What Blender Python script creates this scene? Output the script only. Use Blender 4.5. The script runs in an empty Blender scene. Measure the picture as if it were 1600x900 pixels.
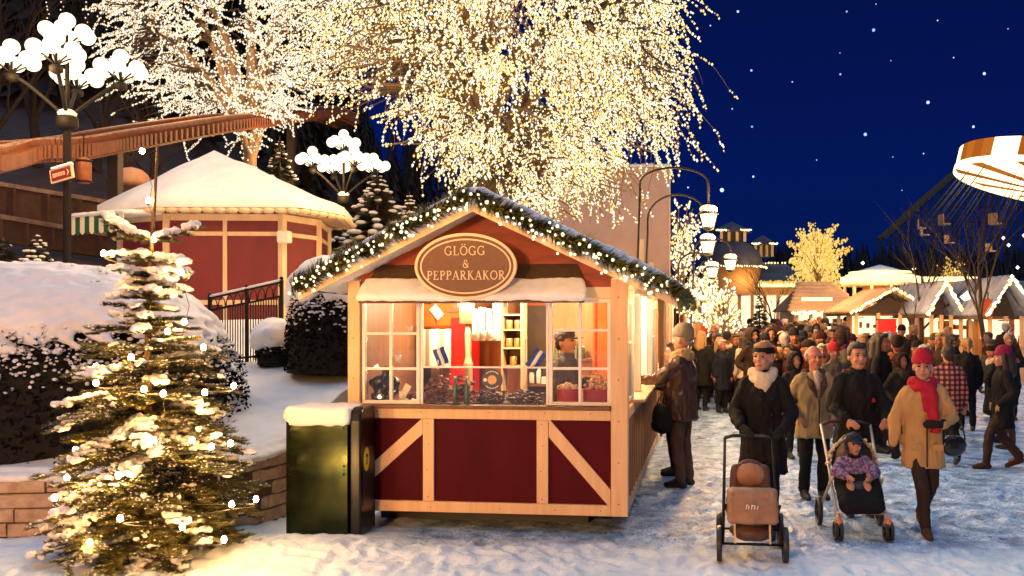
import bpy, bmesh, math, random
from mathutils import Vector, Matrix, noise, Euler, Quaternion
random.seed(11)
R = math.radians
scene = bpy.context.scene
COL = scene.collection
F, PX, HY, HC = 1400.0, 940.0, 505.0, 2.05      # focal length in pixels, vanishing point, eye height

def at(px, py, Y):
    return Vector(((px - PX) / F * Y, Y, HC - (py - HY) / F * Y))
def gx(px, Y):
    return (px - PX) / F * Y
def gz(py, Y):
    return HC - (py - HY) / F * Y
def rnd(a, b): return random.uniform(a, b)
def lerp(a, b, t): return a + (b - a) * t

# ------------------------------------------------------------------ mesh builder
class MB:
    def __init__(s):
        s.v = []; s.f = []; s.mi = []; s.cur = 0; s.smooth = False; s.fs = []; s.M = None
    def add(s, vs, fs, smooth=None):
        b = len(s.v)
        if s.M is not None:
            vs = [s.M @ Vector(p) for p in vs]
        s.v.extend([tuple(p) for p in vs])
        sm = s.smooth if smooth is None else smooth
        for f in fs:
            s.f.append([b + i for i in f]); s.mi.append(s.cur); s.fs.append(sm)
    def box(s, x0, x1, y0, y1, z0, z1):
        vs = [(x0,y0,z0),(x1,y0,z0),(x1,y1,z0),(x0,y1,z0),(x0,y0,z1),(x1,y0,z1),(x1,y1,z1),(x0,y1,z1)]
        s.add(vs, [(3,2,1,0),(4,5,6,7),(0,1,5,4),(1,2,6,5),(2,3,7,6),(3,0,4,7)], False)
    def bar(s, a, b, w, h, up=(0,0,1)):
        """rectangular bar from a to b, w across, h along up"""
        a = Vector(a); b = Vector(b); d = (b-a).normalized(); up = Vector(up)
        sd = d.cross(up)
        if sd.length < 1e-5: sd = d.cross(Vector((1,0,0)))
        sd.normalize(); u = sd.cross(d).normalized()
        vs = []
        for p in (a, b):
            for sx, sy in ((-1,-1),(1,-1),(1,1),(-1,1)):
                vs.append(p + sd*(sx*w/2) + u*(sy*h/2))
        s.add(vs, [(3,2,1,0),(4,5,6,7),(0,1,5,4),(1,2,6,5),(2,3,7,6),(3,0,4,7)], False)
    def prism(s, pts, axis, d0, d1):
        """polygon of 2D points extruded along axis ('x','y','z') from d0 to d1"""
        def mk(p, d):
            if axis == 'y': return (p[0], d, p[1])
            if axis == 'x': return (d, p[0], p[1])
            return (p[0], p[1], d)
        n = len(pts)
        vs = [mk(p, d0) for p in pts] + [mk(p, d1) for p in pts]
        fs = [tuple(range(n)), tuple(range(2*n-1, n-1, -1))]
        for i in range(n):
            j = (i+1) % n
            fs.append((i, i+n, j+n, j))
        s.add(vs, fs, False)
    def tube(s, pts, rad, n=6, cap=True):
        pts = [Vector(p) for p in pts]
        if not hasattr(rad, '__len__'): rad = [rad]*len(pts)
        vs = []; prev = None
        for i, p in enumerate(pts):
            d = (pts[min(i+1, len(pts)-1)] - pts[max(i-1, 0)])
            if d.length < 1e-9: d = Vector((0,0,1))
            d.normalize()
            if prev is None:
                a = d.cross(Vector((0,0,1)))
                if a.length < 1e-3: a = d.cross(Vector((1,0,0)))
            else:
                a = prev - d*prev.dot(d)
                if a.length < 1e-4: a = d.cross(Vector((1,0,0)))
            a.normalize(); prev = a; b = d.cross(a)
            for k in range(n):
                t = 2*math.pi*k/n
                vs.append(p + a*(math.cos(t)*rad[i]) + b*(math.sin(t)*rad[i]))
        fs = []
        for i in range(len(pts)-1):
            for k in range(n):
                k2 = (k+1) % n
                fs.append((i*n+k, i*n+k2, (i+1)*n+k2, (i+1)*n+k))
        if cap:
            fs.append(tuple(range(n-1, -1, -1)))
            m = (len(pts)-1)*n
            fs.append(tuple(range(m, m+n)))
        s.add(vs, fs, True)
    def loft(s, rings, n=14):
        """rings: (center, rx, ry, xaxis, yaxis) closed with fans"""
        vs = []
        for c, rx, ry, ax, ay in rings:
            c = Vector(c)
            for k in range(n):
                t = 2*math.pi*k/n
                vs.append(c + Vector(ax)*(math.cos(t)*rx) + Vector(ay)*(math.sin(t)*ry))
        fs = []
        m = len(rings)
        for i in range(m-1):
            for k in range(n):
                k2 = (k+1) % n
                fs.append((i*n+k, i*n+k2, (i+1)*n+k2, (i+1)*n+k))
        fs.append(tuple(range(n-1, -1, -1))); fs.append(tuple(range((m-1)*n, m*n)))
        s.add(vs, fs, True)
    def zloft(s, rings, n=16):
        """rings: (z, rx, ry, cx, cy)"""
        s.loft([((r[3] if len(r) > 3 else 0, r[4] if len(r) > 4 else 0, r[0]), r[1], r[2], (1,0,0), (0,1,0)) for r in rings], n)
    def lathe(s, prof, c=(0,0,0), n=16):
        s.zloft([(c[2]+z, r, r, c[0], c[1]) for r, z in prof], n)
    def capsule(s, a, b, ra, rb, n=10):
        a = Vector(a); b = Vector(b); d = b-a; L = d.length
        if L < 1e-6: return s.ball(a, ra)
        d.normalize()
        pts = []; rr = []
        for t in (-1, -.86, -.5, 0):
            pts.append(a + d*(ra*t)); rr.append(max(ra*math.sqrt(max(0,1-t*t)), ra*.06))
        for t in (0, .5, .86, 1):
            pts.append(b + d*(rb*t)); rr.append(max(rb*math.sqrt(max(0,1-t*t)), rb*.06))
        s.tube(pts, rr, n)
    def ell(s, c, r, rot=None, n=12, m=8):
        c = Vector(c); vs = []; fs = []
        Q = rot.to_matrix() if rot is not None else None
        def P(x, y, z):
            p = Vector((x*r[0], y*r[1], z*r[2]))
            if Q is not None: p = Q @ p
            return c + p
        vs.append(P(0,0,-1))
        for i in range(1, m):
            ph = math.pi*i/m - math.pi/2
            for k in range(n):
                t = 2*math.pi*k/n
                vs.append(P(math.cos(ph)*math.cos(t), math.cos(ph)*math.sin(t), math.sin(ph)))
        vs.append(P(0,0,1))
        for k in range(n): fs.append((0, 1+(k+1)%n, 1+k))
        for i in range(m-2):
            for k in range(n):
                a = 1+i*n+k; b = 1+i*n+(k+1)%n
                fs.append((a, b, b+n, a+n))
        t = len(vs)-1; o = 1+(m-2)*n
        for k in range(n): fs.append((o+k, o+(k+1)%n, t))
        s.add(vs, fs, True)
    def ball(s, c, r, n=12, m=8): s.ell(c, (r,r,r), None, n, m)
    def octa(s, c, r, st=1.0):
        x, y, z = c
        s.add([(x+r,y,z),(x-r,y,z),(x,y+r,z),(x,y-r,z),(x,y,z+r*st),(x,y,z-r*st)],
              [(0,2,4),(2,1,4),(1,3,4),(3,0,4),(2,0,5),(1,2,5),(3,1,5),(0,3,5)], True)
    def mesh(s, name, mats):
        me = bpy.data.meshes.new(name)
        me.from_pydata(s.v, [], s.f)
        if not isinstance(mats, (list, tuple)): mats = [mats]
        for m in mats: me.materials.append(m)
        if len(mats) > 1: me.polygons.foreach_set('material_index', s.mi)
        me.polygons.foreach_set('use_smooth', s.fs)
        me.update()
        return me
    def build(s, name, mats, parent=None, bevel=0, fix=True):
        me = s.mesh(name, mats)
        if fix and len(me.polygons) < 60000:
            bm = bmesh.new(); bm.from_mesh(me)
            bmesh.ops.recalc_face_normals(bm, faces=bm.faces); bm.to_mesh(me); bm.free()
        o = link(name, me, parent)
        if bevel:
            md = o.modifiers.new('edge', 'BEVEL'); md.width = bevel; md.segments = 2; md.limit_method = 'ANGLE'; md.angle_limit = R(40)
        return o

def link(name, data, parent=None):
    o = bpy.data.objects.new(name, data); COL.objects.link(o)
    if parent is not None: o.parent = parent
    return o
def tag(o, label=None, cat=None, group=None, kind=None):
    if label: o['label'] = label
    if cat: o['category'] = cat
    if group: o['group'] = group
    if kind: o['kind'] = kind
    return o
def thing(name, label, cat, loc=(0,0,0), rz=0, group=None, sc=1):
    o = link(name, None); o.location = loc; o.rotation_euler = (0,0,rz); o.scale = (sc,sc,sc)
    o.empty_display_size = .2
    return tag(o, label, cat, group)
def kids(o): return [c for c in bpy.data.objects if c.parent == o]
def copy_tree(o, parent=None):
    c = o.copy(); COL.objects.link(c)
    if parent is not None: c.parent = parent
    for ch in CH.get(o.name, None) or kids(o): copy_tree(ch, c)
    return c
CH = {}
def structure(o): return tag(o, kind='structure')

def remesh(mb, voxel, smooth=4, amp=0.0, freq=6.0, seed=0, name='body', fz=1.0):
    """one continuous skin over overlapping shapes"""
    me = mb.mesh(name, [])
    o = bpy.data.objects.new('tmp', me); COL.objects.link(o)
    m = o.modifiers.new('r', 'REMESH'); m.mode = 'VOXEL'; m.voxel_size = voxel; m.use_smooth_shade = True
    if smooth:
        sm = o.modifiers.new('s', 'SMOOTH'); sm.factor = .5; sm.iterations = smooth
    dg = bpy.context.evaluated_depsgraph_get(); dg.update()
    ev = o.evaluated_get(dg)
    out = bpy.data.meshes.new_from_object(ev)
    COL.objects.unlink(o); bpy.data.objects.remove(o); bpy.data.meshes.remove(me)
    out.name = name
    if amp:
        sv = Vector((seed*7.3, seed*3.1, seed*1.7))
        ns = [v.normal.copy() for v in out.vertices]
        for v, nn in zip(out.vertices, ns):
            p = Vector((v.co.x*freq,v.co.y*freq,v.co.z*freq*fz)) + sv
            v.co += nn*(amp*(noise.noise(p) + .5*noise.noise(p*2.3)))
        out.update()
    out.polygons.foreach_set('use_smooth', [True]*len(out.polygons))
    return out

# ------------------------------------------------------------------ materials
MATS = {}
def mat(name, c, rough=.6, c2=None, scale=4.0, metal=0.0, bump=0.0, bscale=None, stretch=(1,1,1), spec=.5, sheen=0, detail=5, contrast=(.35,.65), coat=0, sss=0):
    if name in MATS: return MATS[name]
    m = bpy.data.materials.new(name); m.use_nodes = True; MATS[name] = m
    nt = m.node_tree; N = nt.nodes; L = nt.links
    b = N['Principled BSDF']
    b.inputs['Roughness'].default_value = rough; b.inputs['Metallic'].default_value = metal
    b.inputs['Specular IOR Level'].default_value = spec
    if sheen: b.inputs['Sheen Weight'].default_value = sheen
    if coat: b.inputs['Coat Weight'].default_value = coat; b.inputs['Coat Roughness'].default_value = .15
    if sss:
        b.inputs['Subsurface Weight'].default_value = sss; b.inputs['Subsurface Radius'].default_value = (.06,.05,.04); b.inputs['Subsurface Scale'].default_value = .3
    b.inputs['Base Color'].default_value = (*c, 1)
    if c2 or bump:
        tc = N.new('ShaderNodeTexCoord'); mp = N.new('ShaderNodeMapping'); mp.inputs['Scale'].default_value = stretch
        L.new(tc.outputs['Object'], mp.inputs['Vector'])
    if c2:
        nz = N.new('ShaderNodeTexNoise'); nz.inputs['Scale'].default_value = scale; nz.inputs['Detail'].default_value = detail; nz.inputs['Roughness'].default_value = .6
        L.new(mp.outputs[0], nz.inputs['Vector'])
        cr = N.new('ShaderNodeValToRGB'); e = cr.color_ramp.elements
        e[0].position = contrast[0]; e[1].position = contrast[1]; e[0].color = (*c, 1); e[1].color = (*c2, 1)
        L.new(nz.outputs['Fac'], cr.inputs['Fac']); L.new(cr.outputs['Color'], b.inputs['Base Color'])
    if bump:
        nb = N.new('ShaderNodeTexNoise'); nb.inputs['Scale'].default_value = bscale or scale*3; nb.inputs['Detail'].default_value = 6
        L.new(mp.outputs[0], nb.inputs['Vector'])
        bp = N.new('ShaderNodeBump'); bp.inputs['Strength'].default_value = bump; bp.inputs['Distance'].default_value = .02
        L.new(nb.outputs['Fac'], bp.inputs['Height']); L.new(bp.outputs[0], b.inputs['Normal'])
    return m
def emit(name, cols, strength, sampling='AUTO', per_island=True):
    if name in MATS: return MATS[name]
    m = bpy.data.materials.new(name); m.use_nodes = True; MATS[name] = m
    nt = m.node_tree; N = nt.nodes; L = nt.links; N.clear()
    out = N.new('ShaderNodeOutputMaterial'); em = N.new('ShaderNodeEmission'); em.inputs['Strength'].default_value = strength
    L.new(em.outputs[0], out.inputs['Surface'])
    if len(cols) == 1: em.inputs['Color'].default_value = (*cols[0], 1)
    else:
        g = N.new('ShaderNodeNewGeometry'); cr = N.new('ShaderNodeValToRGB'); cr.color_ramp.interpolation = 'CONSTANT'
        e = cr.color_ramp.elements
        while len(e) < len(cols): e.new(.5)
        for i, c in enumerate(cols): e[i].position = i/len(cols); e[i].color = (*c, 1)
        L.new(g.outputs['Random Per Island'], cr.inputs['Fac']); L.new(cr.outputs['Color'], em.inputs['Color'])
    m.cycles.emission_sampling = sampling
    return m
def glassmat(name, refl=.08, tint=(1,1,1)):
    if name in MATS: return MATS[name]
    m = bpy.data.materials.new(name); m.use_nodes = True; MATS[name] = m
    nt = m.node_tree; N = nt.nodes; L = nt.links; N.clear()
    out = N.new('ShaderNodeOutputMaterial'); mx = N.new('ShaderNodeMixShader'); t = N.new('ShaderNodeBsdfTransparent'); g = N.new('ShaderNodeBsdfGlossy')
    t.inputs['Color'].default_value = (*tint, 1); g.inputs['Roughness'].default_value = .03
    fr = N.new('ShaderNodeFresnel'); fr.inputs['IOR'].default_value = 1.45
    L.new(fr.outputs[0], mx.inputs['Fac']); L.new(t.outputs[0], mx.inputs[1]); L.new(g.outputs[0], mx.inputs[2]); L.new(mx.outputs[0], out.inputs['Surface'])
    return m

M_snow = mat('snow', (.86,.86,.88), .65, (.74,.76,.80), 3, bump=.35, bscale=22, spec=.3)
M_snowfine = mat('snow_fluffy', (.88,.88,.88), .7, (.78,.78,.80), 9, bump=.6, bscale=60, spec=.2)
M_cream = mat('cream_paint', (.78,.60,.38), .5, (.68,.49,.29), 5, bump=.12, bscale=30, stretch=(1,1,.25))
M_creamgrain = mat('cream_wood', (.75,.49,.27), .5, (.66,.41,.21), 3, bump=.15, bscale=24, stretch=(6,6,.6))
M_white = mat('white_paint', (.82,.80,.75), .45, (.74,.71,.64), 6, bump=.08)
M_maroon = mat('maroon_paint', (.078,.0018,.0070), .65, (.056,.0012,.005), 2.5, bump=.12, bscale=35, stretch=(1,1,.3), spec=.12)
M_redpaint = mat('red_paint', (.19,.016,.022), .5, (.15,.012,.017), 3, bump=.1, stretch=(1,1,.3))
M_orange = mat('orange_wood', (.33,.040,.002), .55, (.19,.018,.001), 2.2, bump=.15, bscale=20, stretch=(1,1,4))
M_brown = mat('brown_wood', (.17,.075,.032), .6, (.11,.045,.02), 4, bump=.2, stretch=(3,3,.5))
M_darkwood = mat('dark_wood', (.05,.027,.014), .6, (.03,.016,.009), 5, bump=.2)
M_shingle = mat('shingle', (.10,.055,.022), .75, (.065,.035,.014), 12, bump=.4)
M_black = mat('black_plastic', (.012,.012,.013), .4, (.018,.017,.016), 6)
M_iron = mat('black_iron', (.008,.007,.007), .6, (.014,.011,.010), 8, spec=.2)
M_bark = mat('bark', (.075,.045,.028), .85, (.04,.024,.015), 9, bump=.6, stretch=(2,2,.6))
M_barklit = mat('lit_bark', (.30,.20,.12), .85, (.18,.11,.06), 7, bump=.6, stretch=(2,2,.6))  # bark paled for the glow of the bulbs around it
M_needle = mat('fir_needle', (.075,.085,.018), .5, (.15,.135,.032), 3)
M_garland = mat('garland_needle', (.075,.080,.014), .55, (.17,.145,.028), 5)
M_leaf = mat('hedge_leaf', (.006,.005,.004), .9, (.013,.009,.006), 6, spec=.03)
M_leafcore = mat('hedge_core', (.006,.005,.004), .9)
M_glass = glassmat('window_glass')
M_bulb = emit('fairy_bulb', [(1,.62,.16),(1,.72,.26),(1,.82,.46),(1,.50,.09)], 2.3)
M_treelight = emit('tree_lights', [(1,.90,.60),(1,.80,.42),(1,.66,.22),(1,.95,.78),(1,.78,.36),(1,.90,.62),(.95,.58,.16)], 1.45, 'NONE')
M_treelight2 = emit('tree_lights_cream', [(1,.88,.66),(1,.78,.48),(1,.60,.28),(1,.95,.82),(1,.84,.58)], 1.25, 'NONE')
M_globe = emit('lamp_globe', [(1,.80,.50)], 2.2)
M_lantern = emit('lantern_glow', [(1,.76,.38)], 3.2)
# ------------------------------------------------------------------ lettering
def arc(cx, cy, rx, ry, a0, a1, n=14):
    return [(cx+rx*math.cos(R(lerp(a0,a1,i/n))), cy+ry*math.sin(R(lerp(a0,a1,i/n)))) for i in range(n+1)]
def glyph(ch):
    """(strokes, advance): strokes are (points, width)"""
    T, t, h = .13, .055, 1.0
    def ser(x, y, w=.26): return ([(x-w/2,y),(x+w/2,y)], t)
    if ch == 'L': return [([(.2,0),(.2,h)],T), ser(.2,h-.025), ([(.06,.027),(.62,.027)],t), ([(.62,.0),(.64,.24)],t)], .72
    if ch == 'P': return [([(.2,0),(.2,h)],T), ser(.2,.025,.3), ([(.06,h-.027),(.36,h-.027)],t), (arc(.36,.74,.24,.235,90,-90),.10), ([(.2,.5),(.36,.5)],t)], .72
    if ch == 'E': return [([(.2,0),(.2,h)],T), ([(.06,.027),(.6,.027)],t), ([(.06,h-.027),(.57,h-.027)],t), ([(.2,.52),(.46,.52)],t), ([(.6,0),(.63,.24)],t), ([(.56,h),(.58,.8)],t), ([(.46,.42),(.46,.62)],t)], .74
    if ch == 'A': return [([(.12,0),(.42,h)],t), ([(.42,h),(.72,0)],T), ([(.2,.33),(.6,.33)],t), ser(.12,.025,.24), ser(.72,.025,.26)], .86
    if ch == 'R': return [([(.2,0),(.2,h)],T), ser(.2,.025,.28), ([(.06,h-.027),(.36,h-.027)],t), (arc(.36,.75,.22,.225,90,-90),.10), ([(.2,.52),(.36,.52)],t), ([(.36,.52),(.70,.0)],T), ser(.72,.025,.18)], .84
    if ch == 'K': return [([(.2,0),(.2,h)],T), ser(.2,.025,.28), ser(.2,h-.025,.28), ([(.24,.45),(.62,h)],t), ([(.34,.56),(.70,0)],T), ser(.62,h-.025,.2), ser(.73,.025,.2)], .86
    if ch == 'O': return [(arc(.46,.5,.36,.47,0,360,24),.10)], .92
    if ch == 'Ö': return [(arc(.46,.5,.36,.47,0,360,24),.10), ([(.30,1.12),(.30,1.24)],.13), ([(.62,1.12),(.62,1.24)],.13)], .92
    if ch == 'G': return [(arc(.48,.5,.38,.47,48,330,20),.10), ([(.76,.05),(.76,.42)],T), ser(.74,.42,.28), ([(.745,.98),(.745,.74)],t)], .94
    if ch == '&': return [(arc(.40,.76,.17,.2,-40,220,16),.08), ([(.27,.63),(.74,.02)],T), (arc(.36,.27,.27,.27,120,330,16),.09), ([(.58,.14),(.72,.48)],t), ser(.72,.48,.2)], .84
    return [([(.2,0),(.2,h)],T)], .5
def text_strokes(mb, txt, cx, cz, h, y0, y1, track=.04):
    adv = [glyph(c)[1]+track for c in txt]; w = sum(adv)*h; x = cx - w/2
    for k, c in enumerate(txt):
        for st, (pts, wd) in enumerate(glyph(c)[0]):
            for i in range(len(pts)-1):
                a = Vector(pts[i]); b = Vector(pts[i+1]); d = b-a
                if d.length < 1e-6: continue
                n = Vector((-d.y, d.x)).normalized()*(wd/2); e = d.normalized()*(.012 if len(pts) > 2 else 0)
                q = [a-e+n, b+e+n, b+e-n, a-e-n]
                off = .0004*((i % 2) + 2*st)
                mb.prism([(x+p.x*h, cz+p.y*h) for p in q], 'y', y0-off, y1)
        x += adv[k]*h

# ------------------------------------------------------------------ the mulled wine stall
SA = R(6.6); SW = 2.813; SD = 5.5
SO = Vector((-2.541, 8.963, 0)); SC, SS = math.cos(SA), math.sin(SA)
def S(px, py, v):
    k = (px-PX)/F
    u = (k*(SO.y+v*SC) - SO.x - v*SS)/(SC + k*SS)
    Y = SO.y - u*SS + v*SC
    return u, HC-(py-HY)/F*Y
def SWld(u, v, z): return Vector((SO.x+u*SC+v*SS, SO.y-u*SS+v*SC, z))
stall = thing('market_stall', 'open-fronted maroon timber market stall with cream framing and snowy gable roof', 'market stall', SO, -SA)
def P(name, m, f, par=None, bevel=0):
    b = MB(); f(b); return b.build(name, m, par or stall, bevel)
def bx(*a):
    def f(b):
        for q in a: b.box(*q)
    return f
P('plinth', M_black, bx((.16,SW-.45,.50,SD-.12,0,.18)))  # set back and coloured black for the shadow under the stall floor
P('floor', M_brown, bx((.1,SW-.1,.1,SD-.1,.181,.23)))
P('front_panel', M_maroon, bx((.10,SW-.13,.045,.075,.19,1.13)), bevel=.003)
for u0, u1, v0, v1 in ((0,.125,0,.12),(SW-.165,SW,0,.16),(0,.12,SD-.12,SD),(SW-.12,SW,SD-.12,SD)):
    P('corner_post', M_creamgrain, bx((u0,u1,v0,v1,.18,2.475)), bevel=.006)
P('bottom_rail', M_creamgrain, bx((.127,SW-.167,.008,.048,.18,.285)), bevel=.004)
P('top_rail', M_creamgrain, bx((.127,SW-.167,.006,.07,1.105,1.205)), bevel=.004)
uA0,_ = S(660,700,0); uA1,_ = S(677,700,0); uB0,_ = S(838,700,0); uB1,_ = S(856,700,0)
P('stud', M_creamgrain, bx((uA0,uA1,.014,.05,.287,1.103)), bevel=.003)
P('stud', M_creamgrain, bx((uB0,uB1,.014,.05,.287,1.103)), bevel=.003)
def brace(u0, z0, u1, z1, w):
    def f(b):
        d = Vector((u1-u0, z1-z0)).normalized(); h = w/2/abs(d.x)
        b.prism([(u0,z0-h),(u1,z1-h),(u1,z1+h),(u0,z0+h)], 'y', .018, .052)
    return f
P('brace', M_creamgrain, brace(.135,.47,uA0-.004,1.03,.12), bevel=.003)
P('brace', M_creamgrain, brace(uB1+.004,1.03,SW-.17,.345,.12), bevel=.003)
b = MB()
for u_ in (uA0+.05,uB0+.05):
    for z_ in (.33,.60,.85,1.06): b.ball((u_+.01*math.sin(z_*9),.0135,z_),.006,6,4)
for u_ in (.3,.75,1.45,2.0,2.45):
    b.ball((u_,.0055,1.17),.006,6,4); b.ball((u_+.1,.0075,.23),.006,6,4)
for z_ in (.3,.7,1.1,1.5,1.9,2.3): b.ball((SW-.09,-.001,z_),.007,6,4); b.ball((.06,-.001,z_),.007,6,4)
b.build('nail_heads', M_brown, stall)['kind']='stuff'
P('window_sill', M_brown, bx((.127,SW-.167,-.05,.10,1.207,1.242)), bevel=.004)
P('header', M_cream, bx((.127,SW-.167,.02,.10,2.29,2.40)))
# windows
def window(u0, u1, z0, z1, cols, rows, v=.045, side=False, name='window'):
    b = MB()
    t = .034
    def bb(a0, a1, c0, c1, d0=0, d1=.04):
        if side: b.box(SW-v-d1+.0, SW-v-d0, a0, a1, c0, c1)
        else: b.box(a0, a1, v+d0, v+d1, c0, c1)
    bb(u0,u0+t,z0,z1); bb(u1-t,u1,z0,z1); bb(u0+t,u1-t,z0,z0+t); bb(u0+t,u1-t,z1-t,z1)
    for i in range(1, cols):
        x = lerp(u0,u1,i/cols); bb(x-.015,x+.015,z0+t,z1-t,.004,.036)
    for zz in rows: bb(u0+t,u1-t,zz-.013,zz+.013,.006,.034)
    o = b.build(name, M_white, stall, .002)
    g = MB()
    if side: g.box(SW-v-.023, SW-v-.019, u0+.02, u1-.02, z0+.02, z1-.02)
    else: g.box(u0+.02,u1-.02,v+.019,v+.023,z0+.02,z1-.02)
    g.build('pane', M_glass, o)
    return o
z520 = S(600,521,.05)[1]; z575 = S(600,576,.05)[1]; z515 = S(900,516,.05)[1]; z575r = S(900,576,.05)[1]
uL1 = S(656,500,.05)[0]; uR0 = S(858,500,.05)[0]
window(.13, uL1, 1.245, 2.285, 2, (z520, z575))
window(uR0, SW-.17, 1.245, 2.285, 2, (z515, z575r))
b = MB(); b.box(uL1+.006, uL1+.03, .05, .08, 1.245, 2.285); b.box(uR0-.03, uR0-.006, .05, .08, 1.245, 2.285)
zm = S(756,574,.05)[1]; b.box(uL1+.03, uR0-.03, .055, .075, zm-.009, zm+.009)
dw = b.build('display_window', M_white, stall, .002)
b = MB(); b.box(uL1+.032, uR0-.032, .062, .067, 1.25, zm-.01); b.build('pane', M_glass, dw)
# gable
UA, ZA = 1.38, 3.20; UL, ZL = -.33, 2.36; UR, ZR = 3.30, 2.286
def rz(u): return ZA + (ZL-ZA)*(UA-u)/(UA-UL) if u < UA else ZA + (ZR-ZA)*(u-UA)/(UR-UA)
P('gable_panel', M_orange, lambda b: b.prism([(.127,2.402),(SW-.167,2.402),(SW-.167,rz(SW-.167)-.002),(UA,ZA-.002),(.127,rz(.127)-.002)], 'y', .03, .07))
VF, VB = -.36, SD+.15
def roofslab(b, dz0, dz1, grow=0):
    b.prism([(UL-grow,ZL+dz0-grow*.49),(UA,ZA+dz0),(UR+grow,ZR+dz0-grow*.476),(UR+grow,ZR+dz1-grow*.476),(UA,ZA+dz1),(UL-grow,ZL+dz1-grow*.49)], 'y', VF, VB)
P('roof', M_shingle, lambda b: roofslab(b, .0, .05))
P('bargeboard', M_cream, lambda b: b.prism([(UL,ZL-.09),(UA,ZA-.10),(UA,ZA+.05),(UL,ZL+.05)], 'y', VF-.03, VF-.002))
P('bargeboard', M_cream, lambda b: b.prism([(UA+.002,ZA-.10),(UR,ZR-.09),(UR,ZR+.05),(UA+.002,ZA+.05)], 'y', VF-.03, VF-.002))
# snow lying on the roof
b = MB()
for side in (0, 1):
    u0, u1 = (UL+.02, UA) if side == 0 else (UA, UR-.02)
    n = 16; m = 26
    for i in range(n):
        for j in range(m):
            ua, ub = lerp(u0,u1,i/n), lerp(u0,u1,(i+1)/n); va, vb = lerp(VF-.03,VB,j/m), lerp(VF-.03,VB,(j+1)/m)
            um, vm = (ua+ub)/2, (va+vb)/2
            th = .10 + .035*noise.noise(Vector((um*1.3,vm*1.1,3)))
            edge = min(1, min(abs(um-UL), abs(um-UR))/.15+.35)
            b.ell((um,vm,rz(um)+.06), (abs(ub-ua)*.8+.03,abs(vb-va)*.75+.03,th*edge+.02), None, 8, 6)
snow_me = remesh(b, .035, 5, .014, 5, 3, 'roof_snow')
snow_me.materials.append(M_snow); link('roof_snow', snow_me, stall)
# pent roof over the window with its snow
uP0,zP0 = S(588,415,0); uP1,_ = S(902,415,0); vq = -.34
uQ0,zQ0 = S(560,468,vq); uQ1,_ = S(913,468,vq)
zP0 = 2.63; zQ0 = 2.285
def wedge(b, ztop, th):
    vs = [(uP0,.03,zP0+ztop),(uP1,.03,zP0+ztop),(uQ1,vq,zQ0+ztop),(uQ0,vq,zQ0+ztop)]
    vs += [(x,y,z-th) for x,y,z in vs]
    b.add(vs, [(0,1,2,3),(7,6,5,4),(0,4,5,1),(1,5,6,2),(2,6,7,3),(3,7,4,0)], False)
P('pent_roof', M_shingle, lambda b: wedge(b, 0, .045))
b = MB()
for i in range(46):
    for j in range(5):
        t = lerp(.60,1.0,j/4); uu = lerp(lerp(uP0,uQ0,t), lerp(uP1,uQ1,t), (i+.5)/46)
        if abs(uu-1.39) < .47 and t < .55: continue
        zz = lerp(zP0,zQ0,t); vv = lerp(.03,vq,t)
        b.ell((uu,vv+.01,zz+.015), (.06,.045,.050+.02*noise.noise(Vector((uu*3,t*2,1))) if t > .5 else .05), None, 8, 6)
me = remesh(b, .02, 4, .008, 9, 5, 'pent_roof_snow'); me.materials.append(M_snowfine); link('pent_roof_snow', me, stall)
P('bracket', M_cream, bx((1.18,1.22,vq+.02,vq+.05,2.20,2.25)))
P('bracket', M_cream, bx((1.66,1.70,vq+.02,vq+.05,2.20,2.25)))
# right side of the stall
P('side_panel', M_brown, bx((SW-.075,SW-.045,.165,SD-.12,.19,1.12)))
b = MB()
v = .22
while v < SD-.2:
    b.box(SW-.046, SW-.012, v, v+.075, .295, 1.095); v += .27
b.build('batten', mat('side_batten',(.50,.24,.085),.5,(.38,.16,.05),3,bump=.1), stall)
P('side_rail', M_creamgrain, bx((SW-.05,SW-.012,.162,SD-.122,.18,.29)))
P('side_rail', M_creamgrain, bx((SW-.05,SW-.012,.162,SD-.122,1.10,1.20)))
P('counter', M_creamgrain, bx((SW-.30,SW+.10,.9,SD-.14,1.205,1.24)), bevel=.005)
for vv in (.95, 2.0, 3.2, 4.3):
    P('side_post', M_white, bx((SW-.11,SW-.02,vv,vv+.09,1.242,2.40)), bevel=.003)
window(.17, .94, 1.245, 2.285, 2, (1.85,), v=.03, side=True, name='side_window')
window(4.4, 5.36, 1.245, 2.285, 2, (1.85,), v=.03, side=True, name='side_window')
P('side_header', M_cream, bx((SW-.10,SW-.03,.162,SD-.122,2.402,2.47)))
P('side_wall', M_brown, bx((.03,.06,.125,SD-.122,.19,2.47)))
P('back_wall', M_brown, bx((.122,SW-.122,SD-.06,SD-.03,.19,2.47)))
VI = 2.55
P('inner_wall', mat('inner_boards', (.55,.30,.13), .55, (.42,.21,.09), 3, bump=.2, stretch=(6,1,.4)), bx((.062,SW-.6,VI,VI+.04,.24,2.5)))
P('ceiling', mat('ceiling_boards', (.5,.3,.15), .6), bx((.062,SW-.02,.12,SD-.07,2.49,2.51)))
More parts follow.
